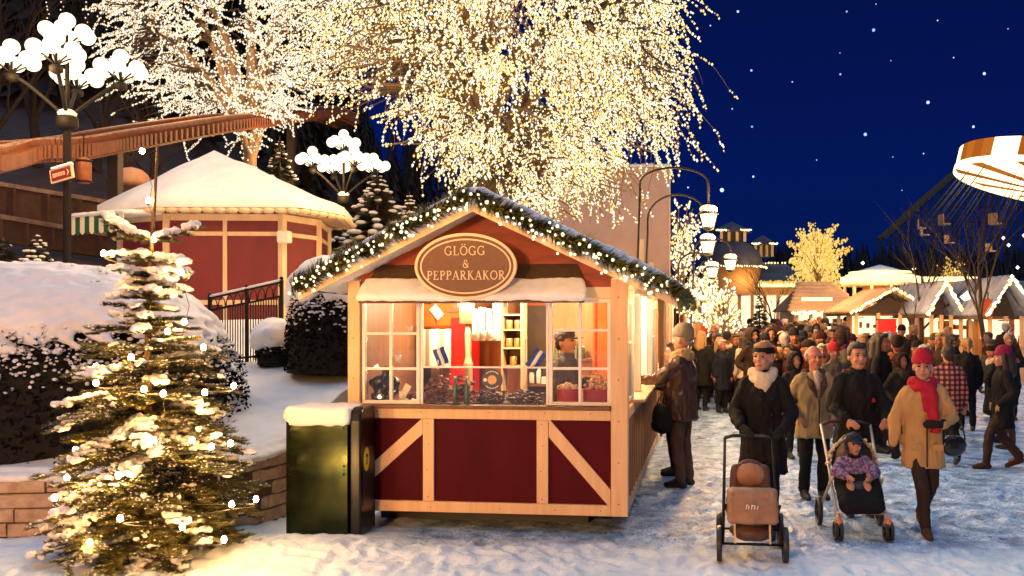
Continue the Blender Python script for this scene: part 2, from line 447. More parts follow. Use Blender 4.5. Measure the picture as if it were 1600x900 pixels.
# oval sign
sgn = MB()
su, sz = 0, 0
uc, zc = S(731,417,-.30)
el = [(math.cos(2*math.pi*i/48), math.sin(2*math.pi*i/48)) for i in range(48)]
ru, rzz = .478, .300
sign = thing('shop_sign', 'oval brown board with cream double border reading GLÖGG & PEPPARKAKOR', 'sign', SWld(uc,-.385,zc), -SA)
M_signbrown = mat('sign_brown', (.17,.075,.035), .55, (.14,.06,.028), 20)
M_signcream = mat('sign_cream', (.82,.60,.36), .5)
b = MB(); b.prism([(x*ru,y*rzz) for x,y in el], 'y', 0, .045); b.build('board', M_signbrown, sign, .004)
b = MB()
def ringband(b, a0, a1, y0, y1):
    n = 64
    for i in range(n):
        t0, t1 = 2*math.pi*i/n, 2*math.pi*(i+1)/n
        q = [(math.cos(t0)*(ru-a0),math.sin(t0)*(rzz-a0)),(math.cos(t1)*(ru-a0),math.sin(t1)*(rzz-a0)),(math.cos(t1)*(ru-a1),math.sin(t1)*(rzz-a1)),(math.cos(t0)*(ru-a1),math.sin(t0)*(rzz-a1))]
        b.add([(p[0],y0,p[1]) for p in q]+[(p[0],y1,p[1]) for p in q], [(0,1,2,3),(0,4,5,1),(3,2,6,7)], False)
ringband(b, -.012, .014, -.012, .03); b.build('border', M_signcream, sign)
b = MB(); ringband(b, .040, .054, -.006, .005); b.build('border', M_signcream, sign)
b = MB()
text_strokes(b, 'GLÖGG', -.005, .105, .085, -.005, .004, .05)
text_strokes(b, '&', .005, -.012, .075, -.005, .004)
text_strokes(b, 'PEPPARKAKOR', .005, -.125, .083, -.005, .004, .02)
b.build('lettering', M_signcream, sign)
b = MB(); b.bar((-.22,.02,.22),(-.22,.35,.20),.03,.03); b.bar((.22,.02,.22),(.22,.35,.20),.03,.03); b.build('bracket', M_iron, sign)

# fir garlands with bulbs
def needles(mb, a, b, r, n, ln, droop=0):
    a = Vector(a); b = Vector(b); d = b-a
    for i in range(n):
        p = a + d*random.random()
        w = Vector((rnd(-1,1),rnd(-1,1),rnd(-1,1)))
        w = (w - d*(w.dot(d)/max(d.length_squared,1e-9))).normalized()
        q = p + w*(r+ln*rnd(.6,1.1)) + d.normalized()*ln*rnd(.1,.7) - Vector((0,0,droop))
        e = d.cross(w).normalized()*(ln*.10+.0015)
        p = p + w*r*.5
        mb.add([p-e, p+e, q], [(0,1,2)], False)
def garland(label, pts, thick, nb, group=None, nn=80, bulbr=.013, spread=.07, hangs=None):
    g = thing('garland', label, 'garland', pts[0])
    o0 = Vector(pts[0]); b = MB()
    pts = [Vector(p)-o0 for p in pts]
    for i in range(len(pts)-1):
        for k in range(3):
            off = Vector((rnd(-.03,.03),rnd(-.03,.03),rnd(-.03,.03)))
            needles(b, pts[i]+off, pts[i+1]+off, thick*.3, nn, thick)
        b.tube([pts[i],pts[i+1]], .012, 5)
    b.build('foliage', M_garland, g, fix=False)
    tot = len(pts)-1
    big = MB(); big.ball((0,0,0), bulbr, 8, 6); bm_ = big.mesh('bulb', [M_bulb])
    for k in range(nb):
        t = (k+rnd(.1,.9))/nb*tot; i = min(int(t), tot-1)
        p = pts[i].lerp(pts[i+1], t-i) + Vector((rnd(-spread,spread), rnd(-.10,-.03), rnd(-spread*1.7,spread*.5)))
        o = link('bulb', bm_, g); o.location = p; s_ = rnd(.8,1.5); o.scale = (s_,s_,s_)
    return g
def rake(u0, u1, n, v, dz):
    out = []
    for i in range(n+1):
        u = lerp(u0,u1,i/n); out.append(SWld(u, v, rz(u)+dz-.03*abs(math.sin(i*math.pi/3))))
    return out
garland('lit fir garland along the gable edge sloping down towards the green waste bin', rake(UL-.03, UA-.02, 16, VF-.10, .075), .10, 92, bulbr=.011, spread=.085)
garland('lit fir garland along the gable edge sloping down towards the customers', rake(UA+.02, UR+.03, 16, VF-.10, .075), .10, 92, bulbr=.011, spread=.085)
ev = [SWld(UR+.03, lerp(VF, VB, i/12), ZR+.02-.05*abs(math.sin(i*math.pi/2))) for i in range(13)]
garland('lit fir garland hanging under the side eave above the serving counter', ev, .08, 60, bulbr=.010)

for u_ in (.15,.62,1.1,1.62,2.2,2.8):
    d_=bpy.data.lights.new('garland_light','POINT'); d_.energy=2.4; d_.color=(1,.55,.14); d_.shadow_soft_size=.05
    o_=bpy.data.objects.new('garland_light',d_); o_.location=SWld(u_,VF-.30,rz(u_)-.02); COL.objects.link(o_)
# ---- goods and fittings in the stall (things of their own)
def sthing(name, label, cat, u, v, z, rzv=0, group=None):
    return thing(name, label, cat, SWld(u,v,z), -SA+rzv, group)
def SB(name, label, cat, px0, px1, py0, py1, v, depth, m, group=None, bevel=.004):
    """a box-like fitting given by its picture extent at depth v; returns empty, its size"""
    u0, z1 = S(px0,py0,v); u1, z0 = S(px1,py1,v)
    t = sthing(name, label, cat, u0, v, z0, 0, group)
    return t, u1-u0, z1-z0
M_cab = mat('orange_cabinet', (.62,.13,.02), .4, (.48,.09,.015), 3, bump=.1, stretch=(1,1,5))
t,w,h = SB('wall_cabinet','orange wooden wall cupboard with price card above the white towel','cupboard',640,722,476,512,2.0,.4,M_cab)
b = MB(); b.box(0,w,0,.4,0,h); b.build('body', M_cab, t, .004)
b = MB(); b.box(.02,w/2-.01,-.015,-.001,.02,h-.02); b.build('door', M_cab, t, .004)
b = MB(); b.box(w/2+.01,w-.02,-.015,-.001,.02,h-.02); b.build('door', M_cab, t, .004)
b = MB(); b.bar((w*.45,-.03,h*.9),(w*.62,-.05,h*.45),.11,.005,(0,1,.2)); b.build('price_card', M_white, t)
t,w,h = SB('panel','white sheet for the overexposed wall under the orange cupboard','panel',656,704,514,572,1.9,.02,M_white)  # white sheet added in place of an overexposed white wall
b = MB()
for i in range(12):
    x0,x1 = w*i/12, w*(i+1)/12
    y0,y1 = .02*math.sin(i*1.1), .02*math.sin((i+1)*1.1)
    b.add([(x0,y0,0),(x1,y1,0),(x1,y1,h),(x0,y0,h),(x0,y0+.01,0),(x1,y1+.01,0),(x1,y1+.01,h),(x0,y0+.01,h)],[(0,1,2,3),(7,6,5,4)],True)
b.build('cloth', M_white, t)
M_redcl = mat('bright_red', (.62,.012,.01), .5, (.5,.01,.008), 3)
t,w,h = SB('red_cupboard','tall bright red cupboard beside the brown pillar inside the stall','cupboard',702,737,488,572,2.0,.4,M_redcl)
b = MB(); b.box(0,w,0,.4,-1.2,h); b.build('body', M_redcl, t, .006)
b = MB(); b.box(.02,w-.02,-.016,-.001,-.4,h-.06); b.build('door', M_redcl, t, .006)
b = MB(); b.box(-.03,w+.03,-.03,.4,h,h+.06); b.build('cornice', M_brown, t, .006)
t,w,h = SB('pillar','brown turned wooden pillar with cream shaft inside the stall','pillar',724,740,490,572,1.7,.1,M_brown)
b = MB(); b.lathe([(.05,-1.1),(.05,0),(.06,.02),(.045,.06),(.035,.12),(.045,h*.6),(.04,h*.8)],(w/2,0,0)); b.build('shaft', M_cream, t)
b = MB(); b.box(-.03,w+.03,-.07,.07,h*.8,h+.5); b.build('capital', M_brown, t, .005)
# hanging cup tubes and towel rolls
b = MB()
cupme = MB(); cupme.lathe([(.035,0),(.045,.01),(.045,.40),(.03,.41)]); cupmesh = cupme.mesh('cup_stack', [M_white])
names = ['leftmost of the hanging white paper cup tubes','second white paper cup tube hanging under the stall ceiling','third white paper cup tube beside the paper rolls','white paper cup tube next to the cream shelf']
for k,(px,lab) in enumerate(zip((744,754,765,776), names)):
    u,z = S(px,530,1.6); t = tag(link('cup_dispenser', cupmesh), lab, 'cup dispenser', 'paper cup tubes'); t.location = SWld(u,1.6,z-.02); t.scale = (1,1,rnd(.9,1.1))
rollme = MB(); rollme.lathe([(.02,0),(.05,.0),(.05,.10),(.02,.10)]); rollmesh = rollme.mesh('paper_roll', [mat('paper', (.78,.72,.6), .8)])
for k,px in enumerate((746,757,768)):
    u,z = S(px,528,1.45); t = tag(link('paper_roll', rollmesh), 'cream paper roll on the stall rail below the cup tubes', 'paper roll', 'paper rolls in the stall'); t.location = SWld(u,1.45,z-.01)
# shelf unit with jars
t,w,h = SB('shelf_unit','cream open shelf with round tins behind the vendor','shelf',783,816,470,574,1.95,.3,M_cream)
b = MB(); b.box(0,.02,0,.3,-1,h); b.box(w-.02,w,0,.3,-1,h)
b.build('side_panel', M_cream, t)
for zz in (0,.22,.44,.62): b = MB(); b.box(.02,w-.02,0,.3,zz,zz+.02); b.build('shelf', M_cream, t)
b = MB(); b.box(.02,w-.02,.28,.299,0,h); b.build('back_panel', M_brown, t)
tin = MB(); tin.lathe([(.042,0),(.045,.01),(.045,.10),(.04,.11)]); tinm = tin.mesh('tin', [mat('tin_gold', (.6,.4,.15), .35, metal=.6)])
for k,(fx,zz) in enumerate(((.3,.24),(.7,.24),(.3,.46),(.72,.46),(.5,.02))):
    o = tag(link('tin', tinm), 'round golden tin on the cream shelf in the stall', 'tin', 'tins on the cream shelf'); p = SWld(S(783,0,1.95)[0]+w*fx,2.05,t.location.z+zz); o.location = p
# inner door
t,w,h = SB('inner_door','reddish wooden door frame with dark opening at the back of the stall','door',815,862,470,640,2.5,.05,M_orange)
b = MB(); b.box(0,.06,0,.05,-.6,h); b.box(w-.06,w,0,.05,-.6,h); b.box(.06,w-.06,0,.05,h-.06,h); b.build('frame', M_orange, t)
b = MB(); b.box(.06,w-.06,.02,.05,-.6,h-.06); b.build('dark_opening', M_darkwood, t)  # dark sheet put in for the unlit space behind the frame
t,w,h = SB('timber_panel','orange timber board standing behind the red trays','board',926,958,462,575,1.8,.04,M_cab)
b = MB(); b.box(0,w,0,.04,-1.0,h); b.build('board', M_cab, t)
b = MB(); b.box(w*.1,w*.2,-.008,-.001,-.5,h*.9); b.box(w*.7,w*.8,-.008,-.001,-.5,h*.9); b.build('batten', M_orange, t)
# display counter and gingerbread
P('display_counter', M_creamgrain, bx((.13,SW-.32,.18,.62,1.15,1.20)))
M_ginger = mat('gingerbread', (.24,.095,.03), .7, (.14,.05,.018), 30, bump=.5)
M_choc = mat('dark_biscuit', (.05,.022,.012), .6, (.09,.04,.02), 25, bump=.5)
for k,(px0,px1) in enumerate(((664,700),(702,740),(742,790),(792,852))):
    u0,_ = S(px0,600,.3); u1,_ = S(px1,600,.3)
    t = sthing('biscuit_tray', ['tray heaped with ginger biscuits by the small flag','tray heaped with ginger biscuits below the green bottles','tray of dark biscuits under the round blue badge','tray of dark iced biscuits below the slanting blue flag'][k], 'tray', u0, .20, 1.205)
    b = MB(); b.box(0,u1-u0-.01,0,.34,0,.02); b.build('tray', M_iron, t)
    b = MB()
    for q in range(130):
        x = rnd(.02,u1-u0-.03); y = rnd(.02,.3); z = .03+rnd(0,1)*(.16+.20*(k<2))*(.45+1.2*y)
        b.ell((x,y,z), (rnd(.02,.035),rnd(.02,.035),.010), Euler((rnd(-.7,.7),rnd(-.7,.7),rnd(0,3))), 7, 4)
    b.build('biscuits', M_ginger if k < 2 else M_choc, t)
M_green = mat('bottle_green', (.06,.13,.05), .25)
for px,lab in ((712,'green bottle with pale cap behind the glass, beside the small flag'),(730,'slim green bottle behind the glass, nearer the round badge')):
    u,z = S(px,618,.16); t = sthing('bottle', lab, 'bottle', u, .14, 1.245)
    b = MB(); b.lathe([(.022,0),(.026,.01),(.026,.15),(.012,.2),(.011,.25)]); b.build('body', M_green, t)
    b = MB(); b.lathe([(.013,.25),(.013,.275)]); b.build('cap', M_white, t)
# flags
M_blue = mat('flag_blue', (.03,.07,.33), .6); M_fw = mat('flag_white', (.8,.78,.7), .6)
def flag(label, px, py, tilt, w, h):
    u,z = S(px,py,.0); t = sthing('table_flag', label, 'flag', u, .085, z)
    Mx = Matrix.Rotation(tilt, 4, 'Y')
    for nm,m,a0,a1,pr in (('cloth',M_blue,0,w,0),('stripe',M_fw,w*.36,w*.64,.002)):
        b = MB(); b.M = Mx
        n = 8
        for i in range(n):
            z0,z1 = h*i/n, h*(i+1)/n; y0,y1 = .012*math.sin(i*.8), .012*math.sin((i+1)*.8)
            b.add([(a0,y0-pr,z0),(a1,y0-pr,z0),(a1,y1-pr,z1),(a0,y1-pr,z1),(a0,y0+.003,z0),(a1,y0+.003,z0),(a1,y1+.003,z1),(a0,y1+.003,z1)],[(0,1,2,3),(7,6,5,4),(0,3,7,4),(1,5,6,2)],True)
        b.build(nm, m, t)
    b = MB(); b.tube([(0,0.012,-.03),(0,.012,h+.04)], .005, 6); b.M = None; b.build('pole', M_white, t)
flag('small blue pennant with white band standing behind the glass by the green bottles', 680, 573, R(-18), .12, .17)
flag('blue flag with white diagonal band leaning by the vendor', 818, 570, R(33), .13, .20)
# round badge
u,z = S(767,594,-.0); t = sthing('round_badge', 'round dark blue badge with orange emblem stuck on the stall glass', 'badge', u, .050, z)
M_navy = mat('badge_navy', (.012,.018,.05), .4)
def disc(b, r, y0, y1, cx=0, cz=0, n=32): b.prism([(cx+r*math.cos(2*math.pi*i/n),cz+r*math.sin(2*math.pi*i/n)) for i in range(n)], 'y', y0, y1)
b = MB(); disc(b,.105,0,.01); b.build('disc', M_navy, t)
b = MB(); disc(b,.045,-.004,-.0005,.0,.0); b.build('emblem', mat('emblem_orange',(.6,.2,.05),.5,(.75,.5,.3),30), t)
b = MB(); disc(b,.018,-.004,-.0005,-.07,0,16); b.build('emblem', M_fw, t)
b = MB()
for i in range(9):
    for s_ in (1,-1):
        a = R(90*s_ + (i-4)*11); b.prism([(.078*math.cos(a+d)+0,.078*math.sin(a+d)) if q else (.09*math.cos(a+d),.09*math.sin(a+d)) for q,d in ((1,-.05),(1,.05),(0,.05),(0,-.05))], 'y', -.003, -.0005)
b.build('lettering', M_fw, t)
# red pots with snacks at the right-hand window
M_redpot = mat('red_enamel', (.42,.02,.012), .3, coat=.5)
for k,(px0,px1) in enumerate(((868,905),(909,955))):
    u0,_ = S(px0,620,.2); u1,_ = S(px1,620,.2)
    t = sthing('serving_pot', ['round red enamel pot beside the tray of iced biscuits','round red enamel pot beside the stall corner post'][k], 'pot', (u0+u1)/2, .30, 1.245)
    r = (u1-u0)/2
    b = MB(); b.lathe([(r*.92,0),(r,.02),(r,.14),(r*1.04,.15),(r*.96,.15),(r*.94,.10)],n=24); b.build('pot', M_redpot, t)
    b = MB()
    for q in range(70): a = rnd(0,6.28); rr = r*.85*math.sqrt(random.random()); b.ell((rr*math.cos(a),rr*math.sin(a),.15+rnd(0,.17)*(1-rr/r)*(1.3 if k else .4)), (.025,.02,.014), Euler((rnd(-1,1),rnd(-1,1),0)), 6, 4)
    b.build('sweets', mat('pale_sweets',(.7,.5,.3),.6,(.5,.3,.12),40), t)
# black bag and cups in the left window
u,z = S(600,628,.3); t = sthing('black_bag','crumpled black bag behind the left window panes','bag',u,.32,1.245)
b = MB()
for q in range(14): b.ell((rnd(-.12,.10),rnd(-.06,.06),rnd(.03,.26)*.8), (rnd(.05,.09),.07,rnd(.04,.07)), Euler((rnd(-1,1),rnd(-1,1),0)), 8, 6)
b.ell((.02,0,.28),(.05,.04,.09))
me = remesh(b,.014,2,.012,14,2,'bag'); me.materials.append(mat('black_vinyl',(.012,.012,.013),.25)); link('bag',me,t)
b = MB(); b.lathe([(.022,0),(.03,.07),(.027,.07),(.02,.01)]); cm = b.mesh('paper_cup',[M_white])
for px,py,lab in ((622,566,'white paper cup on the stall window bar'),(640,520,'white paper cup standing high on the window bar'),(628,622,'white paper cup beside the black bag')):
    u,z = S(px,py,.13); o = tag(link('paper_cup',cm), lab, 'cup'); o.location = SWld(u,.13,z-.005 if py>600 else z)
u,z = S(640,622,.3); t = sthing('sandwich_board','plate of open pastries with paper napkins behind the left window','plate',u,.35,1.245)
b = MB(); b.lathe([(.06,0),(.13,.015),(.125,.02),(.05,.008)]); b.build('plate', M_white, t)
b = MB()
for q in range(14): b.ell((rnd(-.09,.09),rnd(-.07,.07),rnd(.03,.08)),(.04,.03,.018),Euler((rnd(-.6,.6),rnd(-.6,.6),rnd(0,3))),7,5)
b.build('pastry', M_ginger, t)
b = MB(); b.bar((-.1,0,.04),(-.02,-.02,.17),.07,.004,(0,1,0)); b.build('napkin', M_white, t)
# shelves of jars along the inner wall
for k,(px0,px1,py,lab) in enumerate(((566,650,560,'long brown shelf of jars low on the inner wall behind the left window'),(566,640,515,'brown shelf of boxes high on the inner wall behind the left window'),(862,925,560,'brown shelf of jars on the inner wall behind the vendor'),(822,860,600,'low shelf with dark boxes under the inner door'))):
    u0,z0=S(px0,py,2.3); u1,_=S(px1,py,2.3); t=sthing('wall_shelf',lab,'shelf',u0,2.3,z0); w_=u1-u0
    b=MB(); b.box(0,w_,0,.22,-.03,0); b.build('board',M_brown,t)
    b=MB(); x=.02
    while x<w_-.1:
        ww=rnd(.05,.11); hh=rnd(.08,.24)
        if random.random()<.5: b.box(x,x+ww,.03,.03+ww,0.001,hh)
        else: b.lathe([(ww*.45,0.001),(ww*.5,.02),(ww*.5,hh*.8),(ww*.35,hh)],(x+ww/2,.08,0),10)
        x+=ww+rnd(.005,.03)
    b.build('goods',[M_ginger,M_cab,M_green,M_white][k],t)['kind']='stuff'
# price lists and posters at the side window
for k,(vv,z0,z1,lab) in enumerate(((.35,1.72,1.98,'white price list sheet taped inside the side window, upper'),(.5,1.42,1.66,'white price list sheet taped inside the side window, lower'))):
    b = MB(); b.box(SW-.085,SW-.082,vv,vv+.3,z0,z1); o = b.build('price_list', M_white); o.location = SO; o.rotation_euler.z = -SA; tag(o, lab, 'price list')
# ------------------------------------------------------------------ ground
def sstep(a, b, x):
    t = max(0, min(1, (x-a)/(b-a))); return t*t*(3-2*t)
def ground_z(x, y):
    z = .02*max(0, y-15) - .012*max(0, y-42)
    if y > 60: z = ground_z(0, 60)
    return z
def wallx(y):   # the retaining wall's run beside the stall
    return lerp(-3.42, -3.05, sstep(9.7, 14, y))
def mound(x, y):
    m = .10*math.exp(-((x+2.75)/.9)**2 - ((y-8.0)/.55)**2) + .07*math.exp(-((x+3.9)/1.3)**2 - ((y-7.7)/.8)**2) + .05*math.exp(-((x+1.2)/1.2)**2 - ((y-7.9)/.35)**2)
    return m
def axis(lo, hi, fine0, fine1, step):
    a = [fine0 + i*step for i in range(int((fine1-fine0)/step)+1)]
    s_ = step; x = fine0
    left = []
    while x > lo: s_ *= 1.25; x -= s_; left.append(x)
    s_ = step; x = a[-1]; right = []
    while x < hi: s_ *= 1.25; x += s_; right.append(x)
    return left[::-1] + a + right
xs = axis(-320, 320, -6.0, 6.2, .032); ys = axis(-40, 620, 7.0, 13.0, .032)
prints={}
for k in range(420):
    px_,py_=(rnd(.3,6.2),rnd(7.2,13.0)) if k<330 else (rnd(-3.5,.6),rnd(7.1,8.4)); an=rnd(-.6,.6)+(0 if random.random()<.7 else 1.5)
    prints.setdefault((int(px_/.5),int(py_/.5)),[]).append((px_,py_,math.cos(an),math.sin(an)))
ruts=[(1.25,.10),(1.80,.10),(2.55,.02),(2.95,.02),(.75,.22),(4.1,-.12),(4.6,-.12)]
def dent(x,y):
    d=0
    for i in (-1,0,1):
        for j in (-1,0,1):
            for (a,b_,c,s) in prints.get((int(x/.5)+i,int(y/.5)+j),()):
                u=(x-a)*c+(y-b_)*s; v=-(x-a)*s+(y-b_)*c; q=(u/.055)**2+(v/.15)**2
                if q<4: d+= -.020*math.exp(-q*q*.9)+.009*math.exp(-((q-1.9)/.7)**2)
    for r_,sl in ruts:
        e=abs(x-(r_+sl*(y-8)+.04*math.sin(y*2+r_*5)))
        if e<.08: d+= -.012*math.exp(-(e/.022)**2)+.005*math.exp(-((e-.045)/.02)**2)
    return d
b = MB(); nx = len(xs)
for y in ys:
    for x in xs:
        z = ground_z(x, y)
        near = 1 if -8 < x < 9 and 5 < y < 18 else 0
        if near:
            snowy = 1 - .75*sstep(.1, .9, x)*sstep(7.9, 8.6, y+.0)
            if -2.5 < x < .3 and y > 8.3: snowy *= .5
            n1 = noise.noise(Vector((x*2.1, y*2.1, .3))); n2 = noise.noise(Vector((x*6, y*6, 5))); n3 = noise.noise(Vector((x*13, y*13, 9)))
            z += dent(x, y) + mound(x, y) + 1.1*snowy*(.022*n1 + .020*n2 + .012*n3) + .004*n3
        b.v.append((x, y, z))
for j in range(len(ys)-1):
    for i in range(nx-1):
        k = j*nx+i; b.f.append([k,k+1,k+nx+1,k+nx]); b.mi.append(0); b.fs.append(True)
# packed snow: bluish trodden ice with grit in the lane, clean heaped snow elsewhere
mg = bpy.data.materials.new('trodden_snow'); mg.use_nodes = True
nt = mg.node_tree; N = nt.nodes; L = nt.links; pb = N['Principled BSDF']
tc = N.new('ShaderNodeTexCoord')
def nz(scale, detail=6, rough=.6):
    n = N.new('ShaderNodeTexNoise'); n.inputs['Scale'].default_value = scale; n.inputs['Detail'].default_value = detail; n.inputs['Roughness'].default_value = rough
    L.new(tc.outputs['Object'], n.inputs['Vector']); return n
def ramp(src, stops):
    r = N.new('ShaderNodeValToRGB'); e = r.color_ramp.elements
    while len(e) < len(stops): e.new(.5)
    for i, (p, c) in enumerate(stops): e[i].position = p; e[i].color = (*c, 1)
    L.new(src, r.inputs['Fac']); return r
def mixc(fac, a, b_):
    m = N.new('ShaderNodeMix'); m.data_type = 'RGBA'; L.new(fac, m.inputs[0]); L.new(a, m.inputs[6]); L.new(b_, m.inputs[7]); return m.outputs[2]
sx = N.new('ShaderNodeSeparateXYZ'); L.new(tc.outputs['Object'], sx.inputs[0])
def mr(src, a0, a1):
    m = N.new('ShaderNodeMapRange'); m.interpolation_type = 'SMOOTHSTEP'; m.inputs[1].default_value = a0; m.inputs[2].default_value = a1; L.new(src, m.inputs[0]); return m.outputs[0]
def math_(op, a, b_):
    m = N.new('ShaderNodeMath'); m.operation = op
    for k, q in enumerate((a, b_)):
        if hasattr(q, 'is_linked'): L.new(q, m.inputs[k])
        else: m.inputs[k].default_value = q
    return m.outputs[0]
wob = math_('MULTIPLY', math_('SUBTRACT', nz(1.1).outputs['Fac'], .5), 1.6)
lane = math_('MULTIPLY', mr(math_('ADD', sx.outputs[0], wob), -.9, .9), mr(math_('ADD', sx.outputs[1], wob), 7.5, 8.6))
under = math_('MULTIPLY', mr(math_('ADD', sx.outputs[0], wob), -2.6, -1.6), mr(sx.outputs[1], 8.0, 8.6))
lane = math_('MAXIMUM', lane, under)
ice = ramp(nz(3.2, 9, .68).outputs['Fac'], [(.32,(.05,.10,.20)),(.44,(.20,.33,.55)),(.56,(.42,.60,.86)),(.68,(.78,.90,1.0))])
grit = ramp(nz(38, 4, .6).outputs['Fac'], [(.38,(.12,.12,.14)),(.47,(1,1,1))])
im = N.new('ShaderNodeMix'); im.data_type = 'RGBA'; im.blend_type = 'MULTIPLY'; im.inputs[0].default_value = .8
L.new(ice.outputs[0], im.inputs[6]); L.new(grit.outputs[0], im.inputs[7])
clean = ramp(nz(5, 6).outputs['Fac'], [(.3,(.66,.78,.88)),(.6,(.82,.91,.97))])
L.new(mixc(lane, clean.outputs[0], im.outputs[2]), pb.inputs['Base Color'])
rr = ramp(nz(4.2, 6).outputs['Fac'], [(.38,(.22,)*3),(.58,(.62,)*3)])
flat = N.new('ShaderNodeRGB'); flat.outputs[0].default_value = (.7,.7,.7,1)
L.new(mixc(lane, flat.outputs[0], rr.outputs[0]), pb.inputs['Roughness'])
bp = N.new('ShaderNodeBump'); bp.inputs['Strength'].default_value = .5; bp.inputs['Distance'].default_value = .035
L.new(nz(17, 8, .65).outputs['Fac'], bp.inputs['Height']); L.new(bp.outputs[0], pb.inputs['Normal'])
structure(b.build('ground', mg, fix=False))

# ------------------------------------------------------------------ terrace and hill
def terr_z(x, y):
    z = .60 + .215*max(0, y-8.9) if y < 13 else 1.48 + .13*(y-13)
    if y > 17: z = 2.0 + .10*(y-17)
    hl = sstep(-8, -17, x + .12*(y-20))
    if y > 18: z += hl*max(0, y-18)*.42 + sstep(20,60,y)*1.5
    z += .05*noise.noise(Vector((x*.9,y*.9,2))) + .015*noise.noise(Vector((x*4,y*4,7)))
    if y < 17 and y > 13.4: z += .35*math.exp(-((y-15.0)/.8)**2)*sstep(-4.0,-4.8,x)
    return z
b = MB()
ty = [8.75+.12*i for i in range(80)] + [18.4+.5*i for i in range(14)] + [25.4+1.5*i for i in range(30)]
NX = 70
for y in ty:
    xr = wallx(y)-.02 if y < 15 else lerp(-3.05, -2.2, sstep(15,19,y))
    if y < 9.7: xr = lerp(-3.75, -3.44, sstep(8.8,9.7,y))
    for i in range(NX+1):
        x = xr - (i/NX)**1.7*46
        z = terr_z(x, y)
        b.v.append((x, y, z))
for j in range(len(ty)-1):
    for i in range(NX):
        k = j*(NX+1)+i; b.f.append([k+1,k,k+NX+1,k+NX+2]); b.mi.append(0); b.fs.append(True)
# skirt on the right edge and the back
for j in range(len(ty)):
    p = b.v[j*(NX+1)]; b.v.append((p[0]+.01, p[1], -.1))
o0 = len(ty)*(NX+1)
for j in range(len(ty)-1):
    b.f.append([j*(NX+1), o0+j, o0+j+1, (j+1)*(NX+1)]); b.mi.append(0); b.fs.append(False)
mt = bpy.data.materials.new('terrace_snow'); mt.use_nodes = True
nt = mt.node_tree; N = nt.nodes; L = nt.links; pb = N['Principled BSDF']; pb.inputs['Roughness'].default_value = .7
tc = N.new('ShaderNodeTexCoord'); sx = N.new('ShaderNodeSeparateXYZ'); L.new(tc.outputs['Object'], sx.inputs[0])
sn = ramp(nz(2.5, 6).outputs['Fac'], [(.3,(.70,.70,.73)),(.65,(.84,.83,.84))])
so = ramp(nz(1.4, 9, .7).outputs['Fac'], [(.42,(.030,.008,.003)),(.60,(.07,.020,.010)),(.74,(.10,.040,.024))])
wob = math_('MULTIPLY', math_('SUBTRACT', nz(.6).outputs['Fac'], .5), 5)
hillm = math_('MULTIPLY', mr(math_('ADD', sx.outputs[1], wob), 17.5, 19.5), 1.0)
L.new(mixc(hillm, sn.outputs[0], so.outputs[0]), pb.inputs['Base Color'])
bp = N.new('ShaderNodeBump'); bp.inputs['Strength'].default_value = .4; bp.inputs['Distance'].default_value = .03
L.new(nz(9, 8, .65).outputs['Fac'], bp.inputs['Height']); L.new(bp.outputs[0], pb.inputs['Normal'])
structure(b.build('terrain', mt, fix=False))

# stone retaining wall: courses of rough blocks
sw = thing('retaining_wall', 'low wall of rough tan stone blocks topped with snow behind the lit fir', 'stone wall', (0,0,0))
path = [(-7.4,8.55),(-6.2,8.62),(-5.2,8.72),(-4.4,8.74),(-3.95,8.78),(-3.66,8.95),(-3.50,9.3),(-3.41,9.75),(-3.36,10.6),(-3.28,11.8),(-3.12,13.4)]
pv = [Vector((x,y,0)) for x,y in path]
cum = [0]
for i in range(1,len(pv)): cum.append(cum[-1]+(pv[i]-pv[i-1]).length)
def wpt(d):
    for i in range(1,len(cum)):
        if d <= cum[i] or i == len(cum)-1:
            t = (d-cum[i-1])/(cum[i]-cum[i-1]); p = pv[i-1].lerp(pv[i],t); tg = (pv[i]-pv[i-1]).normalized(); return p, tg
def wtop(d): return lerp(.54,.70, sstep(2,5,d)) + .16*max(0, d-6.0)
M_stone = mat('tan_stone', (.58,.41,.27), .85, (.38,.25,.15), 7, bump=.8, bscale=22)
M_mortar = mat('mortar', (.10,.06,.04), .95, bump=.4, scale=20)
b = MB()
for ci in range(5):
    d = -rnd(0,.3)
    z0 = .14*ci
    while d < cum[-1]-.1:
        ln = rnd(.28,.60); d0, d1 = max(d+.008,0), min(d+ln-.008, cum[-1]); d += ln
        if d1-d0 < .06: continue
        zt = wtop((d0+d1)/2)
        if z0 > zt-.04: continue
        z1 = min(z0+.131, zt)
        pa, ta = wpt(d0); pb_, tb = wpt(d1)
        na = Vector((ta.y,-ta.x,0)); nb = Vector((tb.y,-tb.x,0)); jf = rnd(0,.022)
        A = pa+na*(.10+jf); B = pb_+nb*(.10+jf); Cc = pb_-nb*.05; D = pa-na*.05
        ch = .012
        vs = []
        for zz, s_ in ((z0+.004,.0),(z0+.004+ch,ch),(z1-ch,ch),(z1,.0)):
            for Pn, nn in ((A,na),(B,nb),(Cc,-nb),(D,-na)):
                q = Pn + nn*(s_ - ch); vs.append((q.x+rnd(-.003,.003), q.y+rnd(-.003,.003), zz+rnd(-.004,.004)))
        fs = [(3,2,1,0),(12,13,14,15)]
        for r_ in range(3):
            for k in range(4):
                k2 = (k+1)%4; fs.append((r_*4+k, r_*4+k2, r_*4+4+k2, r_*4+4+k))
        b.add(vs, fs, False)
b.build('blocks', M_stone, sw)
b = MB()
